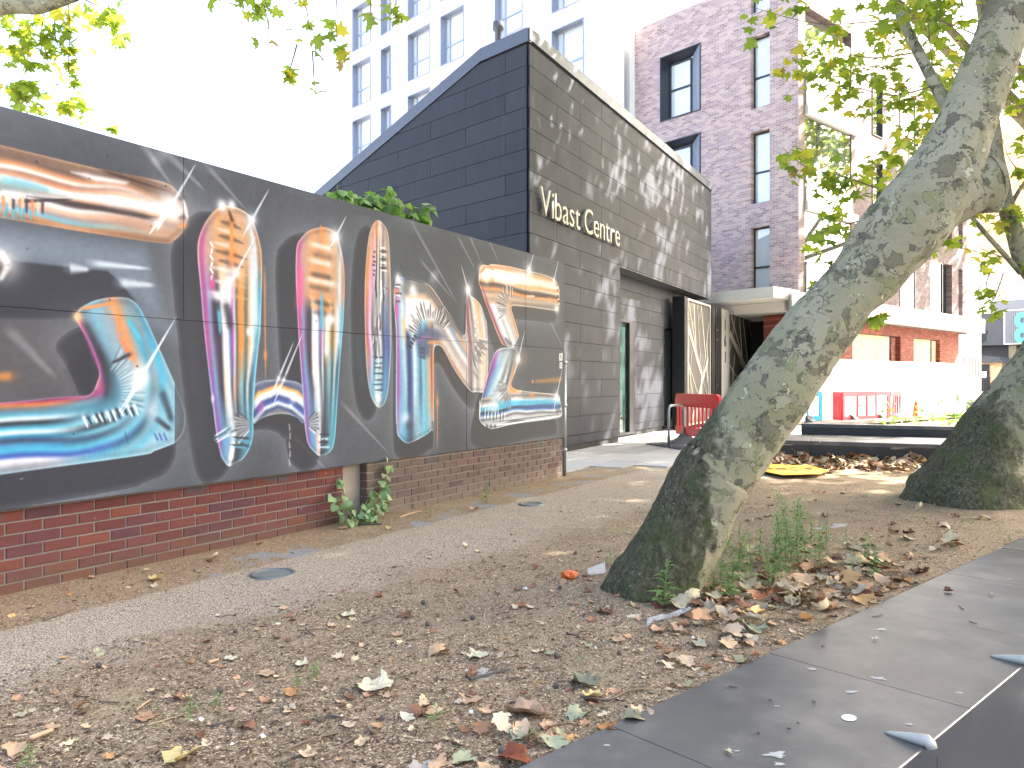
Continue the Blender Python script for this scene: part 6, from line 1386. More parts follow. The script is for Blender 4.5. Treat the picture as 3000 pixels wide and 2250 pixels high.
# ------------------------------------------------ trees beyond the right edge of the view; their shade falls into it
def plain_tree(label, base, lean, h, r0, blobs, cnt, size, name='plane_tree', fq=.55, th=-.22):
    t_ = thing(name, label, 'tree', base); b = Vector(base)
    pts = [b, b + Vector((lean[0] * .2, lean[1] * .2, h * .3)), b + Vector((lean[0] * .6, lean[1] * .6, h * .65)), b + Vector((lean[0], lean[1], h))]
    bark_trunk('trunk', pts, [r0, r0 * .8, r0 * .65, r0 * .4], t_, 40, .12, (), .15)
    for c, r in blobs:
        mb, _ = limb_mesh([pts[2], Vector(c) - Vector((0, 0, r[2] * .3)), Vector(c) + Vector((r[0] * .5, 0, 0))], [r0 * .4, r0 * .2, .03], 6, 8, .1, c[0]); mb.build('limb', M['bark'], t_)
    crown(t_, blobs, cnt, size, True, 'crown', None, fq, th); return t_
plain_tree('tall plane tree right of the paved apron, its crown shading the sign wall', (14.8, 19.0, 0), (-1.5, .5, 0), 10, .3, [((11.5, 19.8, 12.8), (4.6, 4.6, 2.4)), ((8.0, 17.0, 11.4), (3.4, 3.4, 1.8)), ((14.5, 20, 12.0), (3.5, 3.8, 3.0)), ((5.4, 15.0, 11.0), (2.9, 2.9, 1.5))], CROWN3, .28, 'plane_tree', .95, .16)
plain_tree('tall plane tree in the street right of the brick apartment block', (24.0, 27.5, 0), (-1.0, .5, 0), 11, .32, [((21.0, 28.5, 14.0), (4.6, 4.6, 4.0)), ((24.5, 31, 13.5), (4, 4, 4)), ((23.5, 35.5, 11.5), (4.2, 4.2, 4.5)), ((16.6, 26.0, 14.6), (3.4, 3.4, 2.2))], CROWN4, .34, 'plane_tree', .8, .0)
plain_tree('unseen plane tree added on the plaza right of the granite wall for its shade', (14.6, 2.6, -.6), (-.6, .4, 0), 8, .28, [((13.4, 3.6, 8.2), (4.0, 4.0, 2.8)), ((12.6, -0.4, 8.0), (4.0, 3.6, 2.6))], [2600, 2200], .26)  # unseen tree, added to keep the sun off plaza and granite
# ------------------------------------------------ tree behind the hoarding, top left
T5 = thing('plane_tree', 'plane tree behind the painted hoarding with a limb and leaves across the top left sky', 'tree', (-7.2, 9.6, 0))
bark_trunk('trunk', [Vector((-7.2, 9.6, 0)), Vector((-7.0, 9.4, 2.5)), Vector((-6.6, 9.0, 4.6)), Vector((-6.9, 9.0, 7))], [.3, .25, .2, .12], T5, 40, .1)
mb, _ = limb_mesh([Vector((-6.6, 9.0, 4.6)), at(-260, 70, 7.6), at(-80, 35, 7.2), at(30, 15, 7.0), at(110, 18, 6.9), at(215, -10, 6.8), at(330, -60, 6.7)], [.12, .09, .072, .07, .062, .04, .02], 7, 14, .03, 8); mb.build('limb', M['bark'], T5)
l5 = []
for pts, n, rp, hg in (([(20, 20), (70, 60), (80, 180), (50, 270)], 46, 34, 20), ([(200, 0), (205, 100), (200, 200), (215, 310)], 52, 32, 20), ([(250, 0), (300, 20), (345, 30)], 34, 34, 50), ([(30, 240), (70, 270), (90, 250)], 18, 26, 0), ([(130, 20), (120, 120), (130, 190)], 26, 34, 20), ([(-10, 120), (30, 160)], 10, 30, 0), ([(110, 300), (125, 320)], 5, 14, 0), ([(185, 310), (205, 340)], 6, 14, 0), ([(320, 372), (332, 378)], 3, 8, 0), ([(340, 110), (345, 125)], 3, 10, 0), ([(160, 60), (170, 130), (240, 180)], 18, 32, 10)):
    add_spray(T5, pts, 7.4, n, rp, hg, .007, l5)
place_leaves(T5, l5[:300], .115, True)
crown(T5, [((-9.5, 9.0, 8.5), (3.2, 3.2, 2.4))], [700], .24)
# ================================================================= plants
def heart_leaf(seed):
    rr = random.Random(seed); o = [(0, 0), (.22, -.16), (.46, -.08), (.52, .2), (.36, .55), (0, 1), (-.36, .55), (-.52, .2), (-.46, -.08), (-.22, -.16)]
    v = [(0, .3, .06)] + [(x * rr.uniform(.9, 1.1), y, -.10 * abs(x) - .12 * y * y) for x, y in o]; n = len(o)
    return np.array(v), [(0, 1 + i, 1 + (i + 1) % n) for i in range(n)]
HEART = [mesh_np('leaf', *heart_leaf(s), M['ivy']) for s in range(4)]
CLIMB = [mesh_np('leaf', *heart_leaf(s + 5), M['climb']) for s in range(4)]
iv = thing('ivy_plant', 'green ivy clump climbing from the ground at the gap between the brick walls', 'ivy', W0 + WD * 3.1 + WN * .1)
def wallpt(s, z, off): return W0 + WD * s + Z(z) + WN * off
LP = []
for path_, n, r in (([(3.0, .02, .12), (2.85, .12, .10), (2.78, .26, .02)], 16, .05), ([(3.02, .03, .12), (2.95, .22, .0), (2.93, .40, -.06)], 14, .035), ([(3.1, .02, .14), (3.2, .15, .1), (3.38, .24, .06), (3.45, .36, .03), (3.50, .52, .03)], 34, .04), ([(3.05, .03, .16), (3.15, .10, .16), (3.3, .16, .12)], 34, .075), ([(2.9, .04, .14), (3.05, .12, .14)], 22, .06)):
    P = [wallpt(*q) for q in path_]; mb, C = limb_mesh(P, [.006] * (len(P) - 1) + [.002], 5, 5, .02, n); mb.build('stem', M['twig'], iv)
    for _ in range(n): q = R.choice(C); LP.append(q + Vector((R.gauss(0, r * .6), R.gauss(0, r * .5), R.gauss(.01, r * .6))))
def face_axes(n, nrm, sp=.5):
    z = np.array(nrm)[None] + NR_.normal(0, sp, (n, 3)); z /= np.linalg.norm(z, axis=1)[:, None]; d = np.array([0, 0, -1.])[None] + NR_.normal(0, .45, (n, 3))
    x = np.cross(d, z); x /= np.linalg.norm(x, axis=1)[:, None]; y = np.cross(z, x); return np.stack([x, y, z], 2)
def put_leaves(tree, P, size, meshes, nrm, sp=.5, jit=.3):
    ax = face_axes(len(P), nrm, sp)
    for i in range(len(P)):
        s = size * R.uniform(1 - jit, 1 + jit); A = ax[i]; mesh_obj('leaf', R.choice(meshes), None, tree, Matrix([[A[r, c] * s for c in range(3)] + [P[i][r]] for r in range(3)] + [[0, 0, 0, 1]]))
LP = [p + WN * max(0, .03 - (p - W0).dot(WN)) if (p - W0).dot(WD) > 3.24 else p for p in LP]
put_leaves(iv, LP, .062, HEART, tuple(WN * .8 + Vector((0, 0, .5))), .45)
cl = thing('climbing_shrub', 'bright green climber spilling over the top of the hoarding against the dark gable', 'shrub', W0 + WD * 3.4 - WN * .5)
LP = []
for pts, n, rp in (([(985, 575), (1000, 560), (1030, 575)], 14, 16), ([(1050, 600), (1085, 575), (1130, 590)], 34, 20), ([(1100, 610), (1160, 600), (1200, 625)], 34, 20), ([(1130, 580), (1145, 562)], 7, 9), ([(1190, 620), (1230, 640), (1255, 640)], 20, 14), ([(1245, 610), (1270, 606)], 8, 8)):
    P = [at(x, y, 8.05 + .002 * (x - 985) + .3) for x, y in pts]; mb, C = limb_mesh(P, [.006] * (len(P) - 1) + [.003], 5, 5, .02, n); mb.build('stem', M['twig'], cl)
    for _ in range(n): q = R.choice(C); r = rp * 8.3 / FPX; LP.append(q + Vector((R.gauss(0, r * .7), R.gauss(0, r), R.gauss(0, r * .7))))
put_leaves(cl, LP, .105, CLIMB, (.5, -.6, .6), .55)
mb, C = limb_mesh([W0 + WD * 3.6 - WN * .75, W0 + WD * 3.8 - WN * .65 + Z(1.5), at(1130, 600, 8.6)], [.03, .025, .008], 6, 7, .05, 3); mb.build('stem', M['twig'], cl)

def weed_mesh(seed, h, n, wl, lean):
    rr = random.Random(seed); mb = MB(); st = MB(); tops = []
    pts = [Vector((0, 0, -.01)), Vector((lean * .3 * h, rr.uniform(-.05, .05) * h, h * .5)), Vector((lean * h, rr.uniform(-.1, .1) * h, h))]
    st.tube([pts[0].lerp(pts[1], k / 4) for k in range(4)] + [pts[1].lerp(pts[2], k / 4) for k in range(5)], [.0026] * 6 + [.0016] * 3, 5)
    for i in range(n):
        t_ = (i + rr.random()) / n * .95 + .05; q = pts[0].lerp(pts[1], t_ * 2) if t_ < .5 else pts[1].lerp(pts[2], t_ * 2 - 1)
        a = rr.uniform(0, 6.28); L_ = wl * rr.uniform(.6, 1.2) * (1.15 - .6 * t_); d = Vector((math.cos(a), math.sin(a), rr.uniform(.1, .7))).normalized(); s = d.cross(Vector((0, 0, 1))).normalized() * L_ * rr.uniform(.12, .2)
        m = q + d * L_ * .5 + Vector((0, 0, .03 * L_)); e_ = q + d * L_ - Vector((0, 0, L_ * .25)); mb.add([q, m + s, e_, m - s, m + Vector((0, 0, -.04 * L_))], [(0, 4, 1), (1, 4, 2), (2, 4, 3), (3, 4, 0)], 0, True)
    return st.mesh('stem', M['weed']), mb.mesh('foliage', M['weed'])
WM = [weed_mesh(s, *a) for s, a in enumerate([(.46, 52, .12, .1), (.34, 46, .11, -.15), (.56, 56, .12, .2), (.26, 36, .10, .05), (.14, 20, .075, 0.), (.42, 64, .085, .0)])]
def weed(p, k, label, group, sc=1., rz=None):
    t_ = thing('weed', label, 'weed', p, group); rz = R.uniform(0, 6.28) if rz is None else rz
    mw = Matrix.Translation(p) @ Matrix.Rotation(rz, 4, 'Z') @ Matrix.Diagonal((sc, sc, sc, 1))
    mesh_obj('stem', WM[k][0], None, t_, mw); mesh_obj('foliage', WM[k][1], None, t_, mw); return t_
TALL = 'tall thin green weed among dead leaves right of the leaning trunk'; SEED = 'tiny green seedling on the bare soil of the bed'
for x, y, k, sc in ((2150, 1745, 0, .8), (2110, 1720, 1, .9), (2175, 1700, 3, 1), (2265, 1690, 2, .8), (2290, 1660, 0, .9), (2320, 1640, 2, .9), (2345, 1610, 0, .8), (2300, 1690, 5, .9), (2250, 1720, 1, .8), (2335, 1660, 5, 1.), (2310, 1600, 2, .8), (2340, 1570, 1, .9), (2275, 1640, 1, .9), (2225, 1640, 3, .9), (2405, 1660, 1, .8), (2400, 1630, 0, .6), (2160, 1690, 1, .9), (2560, 1680, 3, .9), (2530, 1640, 1, .6), (2130, 1770, 3, .9), (2090, 1735, 4, 1), (2200, 1720, 5, .8), (2290, 1720, 4, 1.), (2360, 1640, 1, .8), (2375, 1590, 3, .9), (2325, 1545, 1, .7), (2295, 1560, 3, .8), (2420, 1600, 3, .8), (2345, 1520, 3, .8), (2270, 1600, 4, 1), (2500, 1670, 4, 1), (2480, 1600, 4, 1.)): 
    weed(gnd(x, y), k, TALL, 'tall weeds by the leaning trunk', sc)
weed(gnd(1948, 1790), 3, 'pale green narrow leaved weed growing against the foot of the leaning trunk', None, 1.1)
weed(gnd(1790, 1660), 4, 'small weed peeping out left of the leaning trunk base', None, 1.)
weed(gnd(2165, 1585), 4, 'dark green dandelion like weed close behind the leaning trunk', None, 1.1)
weed(gnd(1425, 1470), 3, 'bushy dark green weed at the foot of the brown brick wall', None, .9)
weed(gnd(1320, 1450), 1, 'pale spindly seedling standing against the brown brick wall', None, .7)
weed(gnd(1205, 1490), 4, 'tiny pale seedling at the brown wall next to the ivy', None, .8)
weed(gnd(1262, 1512), 4, 'bright green tuft on the litter strip before the brown wall', None, .8)
for x, y in ((90, 2245), (920, 1985), (640, 2070), (560, 2100), (1280, 2120), (2600, 1470), (2700, 1480), (2480, 1500), (2620, 1530), (2410, 1480), (2300, 1450), (2740, 1500), (2520, 1440), (2850, 1530), (2930, 1560), (2960, 1590), (2250, 1440), (870, 2015), (1700, 1940)): weed(gnd(x, y), 4, SEED, 'seedlings on the bare soil', R.uniform(.3, .6))
wt2 = thing('weed', 'pale three lobed seedling at the foot of the right plane tree', 'weed', gnd(2870, 1480))
for dx, dy, s in ((0, 0, .16), (.14, .02, .13), (-.12, .03, .12), (.05, -.04, .12)):
    q = gnd(2870, 1480) + Vector((dx, dy - .15, .14)); mesh_obj('leaf', HEART[0], None, wt2, Matrix.Translation(q) @ Matrix.Rotation(R.uniform(0, 6), 4, 'Z') @ Matrix.Diagonal((s, s, s, 1)))
mb = MB(); q = gnd(2870, 1480) + Vector((0, -.15, 0))
for dx in (0, .14, -.12): mb.tube([q - Z(.02), q + Vector((dx, 0, .14))], .003, 5)
mb.build('stem', M['weed'], wt2)
# bedding plants in the raised planter
pos = []; 
while len(pos) < 900:
    a, b = R.uniform(.9, 5.4), R.uniform(.3, 5.5); p = PO + BL * a - BN * .35 + PB * b * .8
    if R.random() < .3 + .7 * min(1, a / 2.2): pos.append((p.x, p.y, .45 + R.random() ** 1.4 * .42))
v = np.array([(0, 0, 0), (.10, .5, .05), (0, 1, -.15), (-.10, .5, .05)]); pos = np.array(pos); ax = hang_axes(len(pos), 1.3); ax[:, 2, 1] = np.abs(ax[:, 2, 1])
me = scatter_mesh('bedding_plants', (v, [(0, 1, 2), (0, 2, 3)]), pos, ax, NR_.uniform(.12, .34, len(pos)), M['weed']); o = mesh_obj('bedding_plants', me, None, pt); o['kind'] = 'stuff'

# ================================================================= fallen leaves, twigs, litter
DEAD = [mesh_np('fallen_leaf', *curl_leaf(s, k1, k2, a), M['dead']) for s, k1, k2, a in ((0, .9, .6, .3), (1, 2.2, .5, .9), (2, 3.2, .7, .2), (3, .5, 1.1, 1.4), (4, 4.6, .4, .6), (5, -1.9, .9, 2.0), (6, 1.7, -1.1, 1.1), (7, 2.8, 1.3, 2.6))]
def dead_mat(name, c):
    t = NT(name); cc = t.mix(t.noise(30, 5, .65), c, tuple(x * .55 for x in c[:3]) + (1,)); return t.done(t.bsdf(cc, .7, 0, .3, t.bump(t.noise(55, 3), .3, .003)))
DM = {k: dead_mat(k + '_dead_leaf', lin(*v)) for k, v in dict(cream=(200, 190, 160), tan=(178, 146, 114), brown=(124, 86, 64), rust=(120, 60, 34), olive=(138, 132, 102), green=(150, 152, 122), orange=(176, 120, 66), grey=(162, 154, 144), red=(96, 52, 44), yellow=(186, 166, 112)).items()}
def ground_top(x, y): return soil_z(x, y)
def hero_leaf(p, size, col, shape, label, rz=None, tilt=0.):
    size *= .86
    me = DEAD[shape].copy(); me.materials.clear(); me.materials.append(DM[col]); o = bpy.data.objects.new('fallen_leaf', me); COL.objects.link(o)
    o.matrix_basis = Matrix.Translation(p) @ Matrix.Rotation(R.uniform(0, 6.28) if rz is None else rz, 4, 'Z') @ Matrix.Rotation(tilt, 4, 'X') @ Matrix.Diagonal((size, size, size, 1)) @ Matrix.Translation((0, -.45, 0))
    return tag(o, label, 'leaf')
HL = [(475, 2215, .15, 'yellow', 1, 'folded tan yellow leaf on the soil at the bottom left'), (27, 2206, .13, 'tan', 5, 'tan leaf cut by the left edge of the view near the bottom'), (176, 2123, .07, 'tan', 3, 'small tan leaf beside a peeled stick at lower left'), (764, 1962, .10, 'tan', 0, 'flat tan leaf lying on the soil left of centre'), (859, 1940, .09, 'cream', 3, 'cream leaf on soil to the right of the flat tan leaf'), (744, 2127, .08, 'brown', 5, 'small curled brown leaf on the soil in the lower left'), (660, 1921, .075, 'cream', 0, 'small cream leaf touching a short stick'), (640, 1794, .04, 'cream', 3, 'tiny cream leaf out on the gravel path'), (995, 1795, .11, 'cream', 3, 'pale jagged leaf next to a small orange scrap by the path edge'), (197, 1741, .05, 'orange', 5, 'small orange leaf at the foot of the red brick wall'),
 (1036, 2003, .21, 'cream', 3, 'large torn cream leaf on the bare soil'), (1189, 1806, .12, 'brown', 2, 'rolled brown leaf standing on the soil left of the trunk'), (1162, 1845, .09, 'tan', 0, 'flat beige leaf just below the rolled brown leaf'), (1316, 1910, .14, 'tan', 6, 'long tan leaf with a dark underside in mid bed'), (1375, 1921, .13, 'cream', 3, 'cream frilled leaf beside the long tan leaf'), (1406, 1958, .09, 'brown', 4, 'small rolled brown leaf next to a dark twig'), (1686, 1975, .19, 'olive', 2, 'crumpled olive leaf standing upright on the soil'), (1524, 2052, .20, 'tan', 1, 'large curled tan leaf in the lower middle of the bed'), (1366, 2057, .11, 'tan', 3, 'pinkish tan leaf left of the large curled leaf'), (1212, 2086, .08, 'cream', 5, 'small pale leaf next to a curled brown one, lower middle'), (1266, 2080, .11, 'brown', 6, 'curled brown leaf right of a small pale leaf, lower middle'), (1379, 2019, .09, 'brown', 1, 'boat shaped brown leaf in the lower middle'), (1492, 2143, .13, 'green', 1, 'pale green curled leaf above the rust red leaf'), (1628, 2152, .12, 'green', 5, 'pale green leaf near the granite edge'), (1492, 2192, .16, 'rust', 6, 'large rust red leaf near the corner of the granite wall'), (1655, 2166, .11, 'tan', 2, 'tan leaf tucked against the granite edge'), (1736, 2091, .13, 'green', 6, 'broad grey green leaf at the granite edge'), (1752, 2122, .10, 'orange', 2, 'orange tan leaf leaning on the granite edge'), (1836, 2084, .13, 'olive', 6, 'olive leaf lapping over the granite edge'), (1280, 2238, .12, 'grey', 3, 'grey white leaf at the bottom edge of the view'), (1330, 2240, .12, 'tan', 0, 'tan leaf at the bottom edge right of the grey one'), (1386, 2231, .10, 'green', 1, 'small green leaf at the bottom edge of the view'), (1460, 2235, .11, 'tan', 5, 'crumpled tan leaf under the rust red leaf'), (1786, 1879, .10, 'tan', 3, 'flat tan leaf in front of the leaning trunk'), (1754, 1797, .13, 'brown', 2, 'balled brown leaf at the left foot of the trunk'), (1754, 2023, .11, 'yellow', 7, 'crumpled yellow green leaf on a grey twig'), (1910, 1792, .12, 'red', 6, 'dark red brown leaf at the foot of the trunk'), (1962, 1786, .13, 'green', 3, 'pale green leaf against the trunk foot'), (2246, 1838, .19, 'green', 1, 'big pale green leaf standing near the granite edge'), (2354, 1821, .11, 'orange', 7, 'ruffled orange leaf near the granite edge'), (2134, 1860, .13, 'red', 6, 'red brown leaf before the granite edge'), (2159, 1880, .12, 'olive', 4, 'rolled olive leaf before the granite edge'), (2210, 1890, .10, 'tan', 5, 'curled tan leaf beside the rolled olive leaf'), (2150, 1925, .12, 'olive', 1, 'olive leaf lying along the granite edge'), (2440, 1765, .17, 'tan', 0, 'wide flat tan leaf by the granite edge'), (2660, 1668, .18, 'brown', 7, 'dark shrivelled leaf near the far granite edge'), (450, 1690, .15, 'yellow', 7, 'yellow green crumpled leaf on the grey footing beside the red wall'), (278, 1695, .07, 'tan', 2, 'small tan leaf leaning on the red brick wall'), (1005, 1545, .12, 'tan', 0, 'wide tan leaf in front of the ivy'), (1135, 1548, .10, 'yellow', 5, 'pale yellow leaf on the path edge right of the ivy'), (1375, 1490, .12, 'tan', 6, 'tan leaf on the litter strip by the brown wall')]
for x, y, s, c, sh_, lb in HL:
    p = gnd(x, y); p.z = ground_top(p.x, p.y) + .006; hero_leaf(p, s, c, sh_, lb)
for x, y, s, c, sh_, lb in ((2796, 1738, .075, 'brown', 4, 'small rolled brown leaf on the granite slab'), (2891, 1742, .05, 'grey', 5, 'tiny pale leaf with a long stalk on the granite slab'), (2552, 1876, .045, 'cream', 7, 'small cream fragment on the granite slab'), (2136, 2200, .04, 'cream', 1, 'thin white curled leaf sliver on the granite slab')):
    p = gnd(x, y); p.z = .006; hero_leaf(p, s, c, sh_, lb)
GL = []
def leaf_zone(n, pts, sp, smin, smax, lab, grp):
    for _ in range(n):
        i = R.randrange(len(pts) - 1); k = R.random(); x = pts[i][0] + (pts[i + 1][0] - pts[i][0]) * k + R.gauss(0, sp[0]); y = pts[i][1] + (pts[i + 1][1] - pts[i][1]) * k + R.gauss(0, sp[1])
        if y < 1400: continue
        p = gnd(x, y)
        if (p - GA).dot(GN) > -.03: continue
        if (p - TREE1).length < .36 and p.y > TREE1.y - .25: continue
        GL.append((p, R.uniform(smin, smax), lab, grp))
leaf_zone(120, [(2080, 1790), (2250, 1760), (2450, 1730), (2600, 1660)], (70, 32), .09, .16, 'dry brown leaf in the thick scatter along the granite edge right of the trunk', 'leaves along the granite edge')
leaf_zone(60, [(2150, 1700), (2350, 1660), (2600, 1600), (2800, 1570)], (90, 40), .08, .14, 'dry leaf lying among the tall weeds behind the leaning trunk', 'leaves among the weeds')
leaf_zone(26, [(1900, 1800), (2150, 1850), (2050, 1900)], (60, 30), .06, .11, 'small dry leaf on the soil just in front of the leaning trunk', 'leaves in front of the trunk')
leaf_zone(22, [(1500, 2160), (1750, 2090), (2000, 1960)], (60, 40), .06, .12, 'dry leaf near the left end of the granite edge in the foreground', 'leaves by the near granite edge')
leaf_zone(26, [(200, 2150), (900, 2050), (1500, 1950), (1900, 1850)], (200, 90), .04, .09, 'small lone dry leaf on the open soil of the foreground', 'leaves on the open soil')
leaf_zone(30, [(2200, 1500), (2500, 1480), (2850, 1510)], (120, 40), .07, .12, 'dry leaf on the soil between the two plane trees', 'leaves between the trees')
leaf_zone(10, [(100, 1780), (700, 1600), (1200, 1480)], (60, 12), .04, .08, 'small dry leaf on the litter strip along the brick walls', 'leaves along the brick walls')
for p, s, lab, grp in GL:
    p.z = ground_top(p.x, p.y) + R.uniform(.003, .03 if s > .1 else .008)
    o = mesh_obj('fallen_leaf', R.choice(DEAD), None, None, Matrix.Translation(p) @ Matrix.Rotation(R.uniform(0, 6.28), 4, 'Z') @ Matrix.Rotation(R.gauss(0, .28), 4, 'X') @ Matrix.Diagonal((s, s, s, 1)) @ Matrix.Translation((0, -.45, 0)))
    tag(o, lab, 'leaf', grp)
# drift of leaves against the black bench
n = 1700; P = []
for _ in range(n):
    a = R.uniform(-.1, 5.6); b = abs(R.gauss(0, .38)) + .02; p = BO + BL * a + BN * b; P.append((p.x, p.y, ground_top(p.x, p.y) + R.uniform(.0, .20) * math.exp(-b / .4)))
P = np.array(P); ax = hang_axes(n, 1.0); me = scatter_mesh('leaf_drift', leaf_template(4, .6, .6, True), P, ax, NR_.uniform(.09, .16, n), M['dead_many']); o = mesh_obj('leaf_drift', me); o['kind'] = 'stuff'; tag(o, 'drift of dry brown leaves heaped along the black stone bench', 'leaf litter')
# crumbs of bark, stalks and leaf bits over the soil
def chip_cloud(name, label, n, zone, smin, smax, tmpl, mat='chip'):
    P = []; 
    while len(P) < n:
        p = zone()
        if p is None: continue
        P.append((p.x, p.y, ground_top(p.x, p.y) + .004))
    P = np.array(P); k = len(P); az = NR_.uniform(0, 6.28, k); y = np.stack([np.cos(az), np.sin(az), NR_.normal(0, .15, k)], 1); y /= np.linalg.norm(y, axis=1)[:, None]; up = np.stack([NR_.normal(0, .35, k), NR_.normal(0, .35, k), np.ones(k)], 1)
    x = np.cross(y, up); x /= np.linalg.norm(x, axis=1)[:, None]; z = np.cross(x, y)
    me = scatter_mesh(name, tmpl, P, np.stack([x, y, z], 2), NR_.uniform(smin, smax, k) * NR_.uniform(.4, 1, k), M[mat]); o = mesh_obj(name, me); o['kind'] = 'stuff'; return tag(o, label, 'litter')
def soil_zone():
    y = 1400 + (2260 - 1400) * R.random() ** 1.0; p = gnd(R.uniform(-50, 3050), y)
    d = (p - W0).dot(WN); a = (p - W0).dot(WD)
    if (p - GA).dot(GN) > -.02 or p.y > 11.8 or (p.x > 3.4 and (p - BO).dot(BN) < .0): return None
    if p.x < 3.3 and p.y > 11.2 + .66 * (p.x - .77): return None
    e = d - .10 * max(a - 3.2, 0) + .5 * mnoise.noise(p * .9)
    if e < 1.25 and not (.0 < d < .56): return None if R.random() > .035 else p
    if d < .56 and R.random() > .6: return None
    if d < .03: return None
    return p
_v, _f = curl_leaf(12, 1.4, .8, .5)
def scrap_zone():
    p = soil_zone()
    if p is None: return None
    q = math.exp(-((p - gnd(2420, 1700)).length / 1.6) ** 2); return p if R.random() < .07 + q else None
CH = (np.array([(-.32, 0, 0), (.25, -.12, .05), (.40, .55, .12), (.02, 1, .0), (-.3, .6, .16)]), [(0, 1, 2), (0, 2, 3), (0, 3, 4)])
ST = (np.array([(-.05, 0, 0), (.05, 0, .02), (.05, 1, .03), (-.05, 1, .0), (0, .5, .09)]), [(0, 1, 4), (1, 2, 4), (2, 3, 4), (3, 0, 4)])
chip_cloud('leaf_crumbs', 'crumbled leaf fragments and bark flakes strewn over the bare soil', 15000, soil_zone, .006, .021, CH)
chip_cloud('leaf_scraps', 'small torn pieces of dry leaf scattered over the soil, thickest right of the leaning trunk', 1000, scrap_zone, .025, .07, (_v - np.array([0, .4, 0]), _f), 'dead_many')
chip_cloud('twig_crumbs', 'short stalks and needles of twig strewn over the bare soil', 7000, soil_zone, .012, .05, ST)
# sticks
def stick(pts_px, r, label, mat='twig', kink=.01):
    P = []
    for x, y in pts_px: p = gnd(x, y); p.z = ground_top(p.x, p.y) + r + .004; P.append(p)
    mb, _ = limb_mesh(P, [r * (1 - .35 * i / (len(P) - 1)) for i in range(len(P))], 5, 7, kink, r * 999); o = mb.build('stick', M[mat]); return tag(o, label, 'stick')
M['stick_dark'] = plain('dark_wet_stick', lin(70, 62, 58), .8, var=.3, sc=30, bump=.3); M['stick_pale'] = plain('peeled_pale_stick', lin(166, 138, 110), .8, var=.2, sc=30, bump=.3)
for pts, r, lb, mt in (([(85, 2160), (155, 2135)], .011, 'short thick peeled stick at lower left', 'stick_pale'), ([(610, 1940), (640, 1930)], .008, 'short peeled stick beside a small cream leaf', 'stick_pale'), ([(620, 2118), (690, 2098)], .006, 'straight dark stick on the soil at lower left', 'stick_dark'), ([(820, 2200), (900, 2165), (995, 2140)], .005, 'long thin grey twig on the lower soil', 'twig'), ([(880, 1960), (910, 1930), (955, 1910)], .004, 'bent thin pink brown twig, left of centre', 'twig'), ([(290, 2050), (350, 2052)], .005, 'short brown stick at far lower left', 'twig'), ([(400, 2068), (442, 2042)], .004, 'pale slanting stick at lower left', 'stick_pale'), ([(430, 2115), (530, 2085)], .0025, 'straw coloured dry stalk at lower left', 'stick_pale'), ([(1375, 1978), (1440, 1960), (1495, 1950)], .007, 'dark forked twig next to a rolled brown leaf', 'stick_dark'), ([(1060, 1812), (1130, 1797)], .004, 'grey twig below the path edge', 'twig'), ([(1455, 1800), (1500, 1790)], .003, 'thin twig near the path right of centre', 'twig'), ([(1580, 1957), (1635, 1945), (1660, 1918)], .005, 'grey twig left of the crumpled olive leaf', 'twig'), ([(1700, 2032), (1780, 2042), (1840, 2022), (1895, 2012)], .006, 'long grey twig running to the granite edge', 'twig'), ([(128, 1812), (212, 1782)], .006, 'reddish twig beside the grey footing at left', 'twig'), ([(1170, 1516), (1225, 1500), (1260, 1503)], .007, 'pale curved twig in front of the brown brick wall', 'stick_pale'), ([(1035, 1538), (1120, 1535)], .010, 'dark stick lying in front of the ivy', 'stick_dark'), ([(930, 2110), (960, 2095), (1005, 2102)], .006, 'dark crooked twig in the lower middle', 'stick_dark'), ([(1390, 1860), (1455, 1835)], .003, 'thin pale twig mid bed', 'twig'), ([(1660, 1860), (1700, 1872)], .005, 'dark twig in front of the trunk', 'stick_dark'), ([(940, 2215), (1050, 2150)], .004, 'slim brown twig at the bottom of the view', 'twig'), ([(160, 2240), (200, 2225)], .005, 'brown stick end at the bottom left corner', 'twig'), ([(870, 1842), (960, 1835)], .003, 'fine grey twig crossing another near the path edge', 'twig'), ([(895, 1836), (925, 1860)], .004, 'short reddish twig crossing the fine grey twig', 'twig')):
    stick(pts, r, lb, mt)
# round seed balls and pebbles
for i, (x, y) in enumerate(((1240, 1762), (1385, 1812), (1252, 1823), (1640, 1728), (645, 2020), (1630, 1920), (1815, 1915), (1470, 2195), (290, 1945), (690, 1845), (1630, 2000), (1120, 2100))):
    p = gnd(x, y); s = R.uniform(.011, .016); p.z = ground_top(p.x, p.y) + s * .8; me = bpy.data.meshes.new('seed_ball'); bm = bmesh.new(); bmesh.ops.create_icosphere(bm, subdivisions=2, radius=s)
    for v_ in bm.verts: v_.co *= 1 + .22 * mnoise.noise(v_.co * 160)
    bm.to_mesh(me); bm.free(); o = mesh_obj('seed_ball', me, M['stick_dark'], None, Matrix.Translation(p)); tag(o, 'small dark plane tree seed ball on the soil', 'seed ball', 'seed balls on the bed')

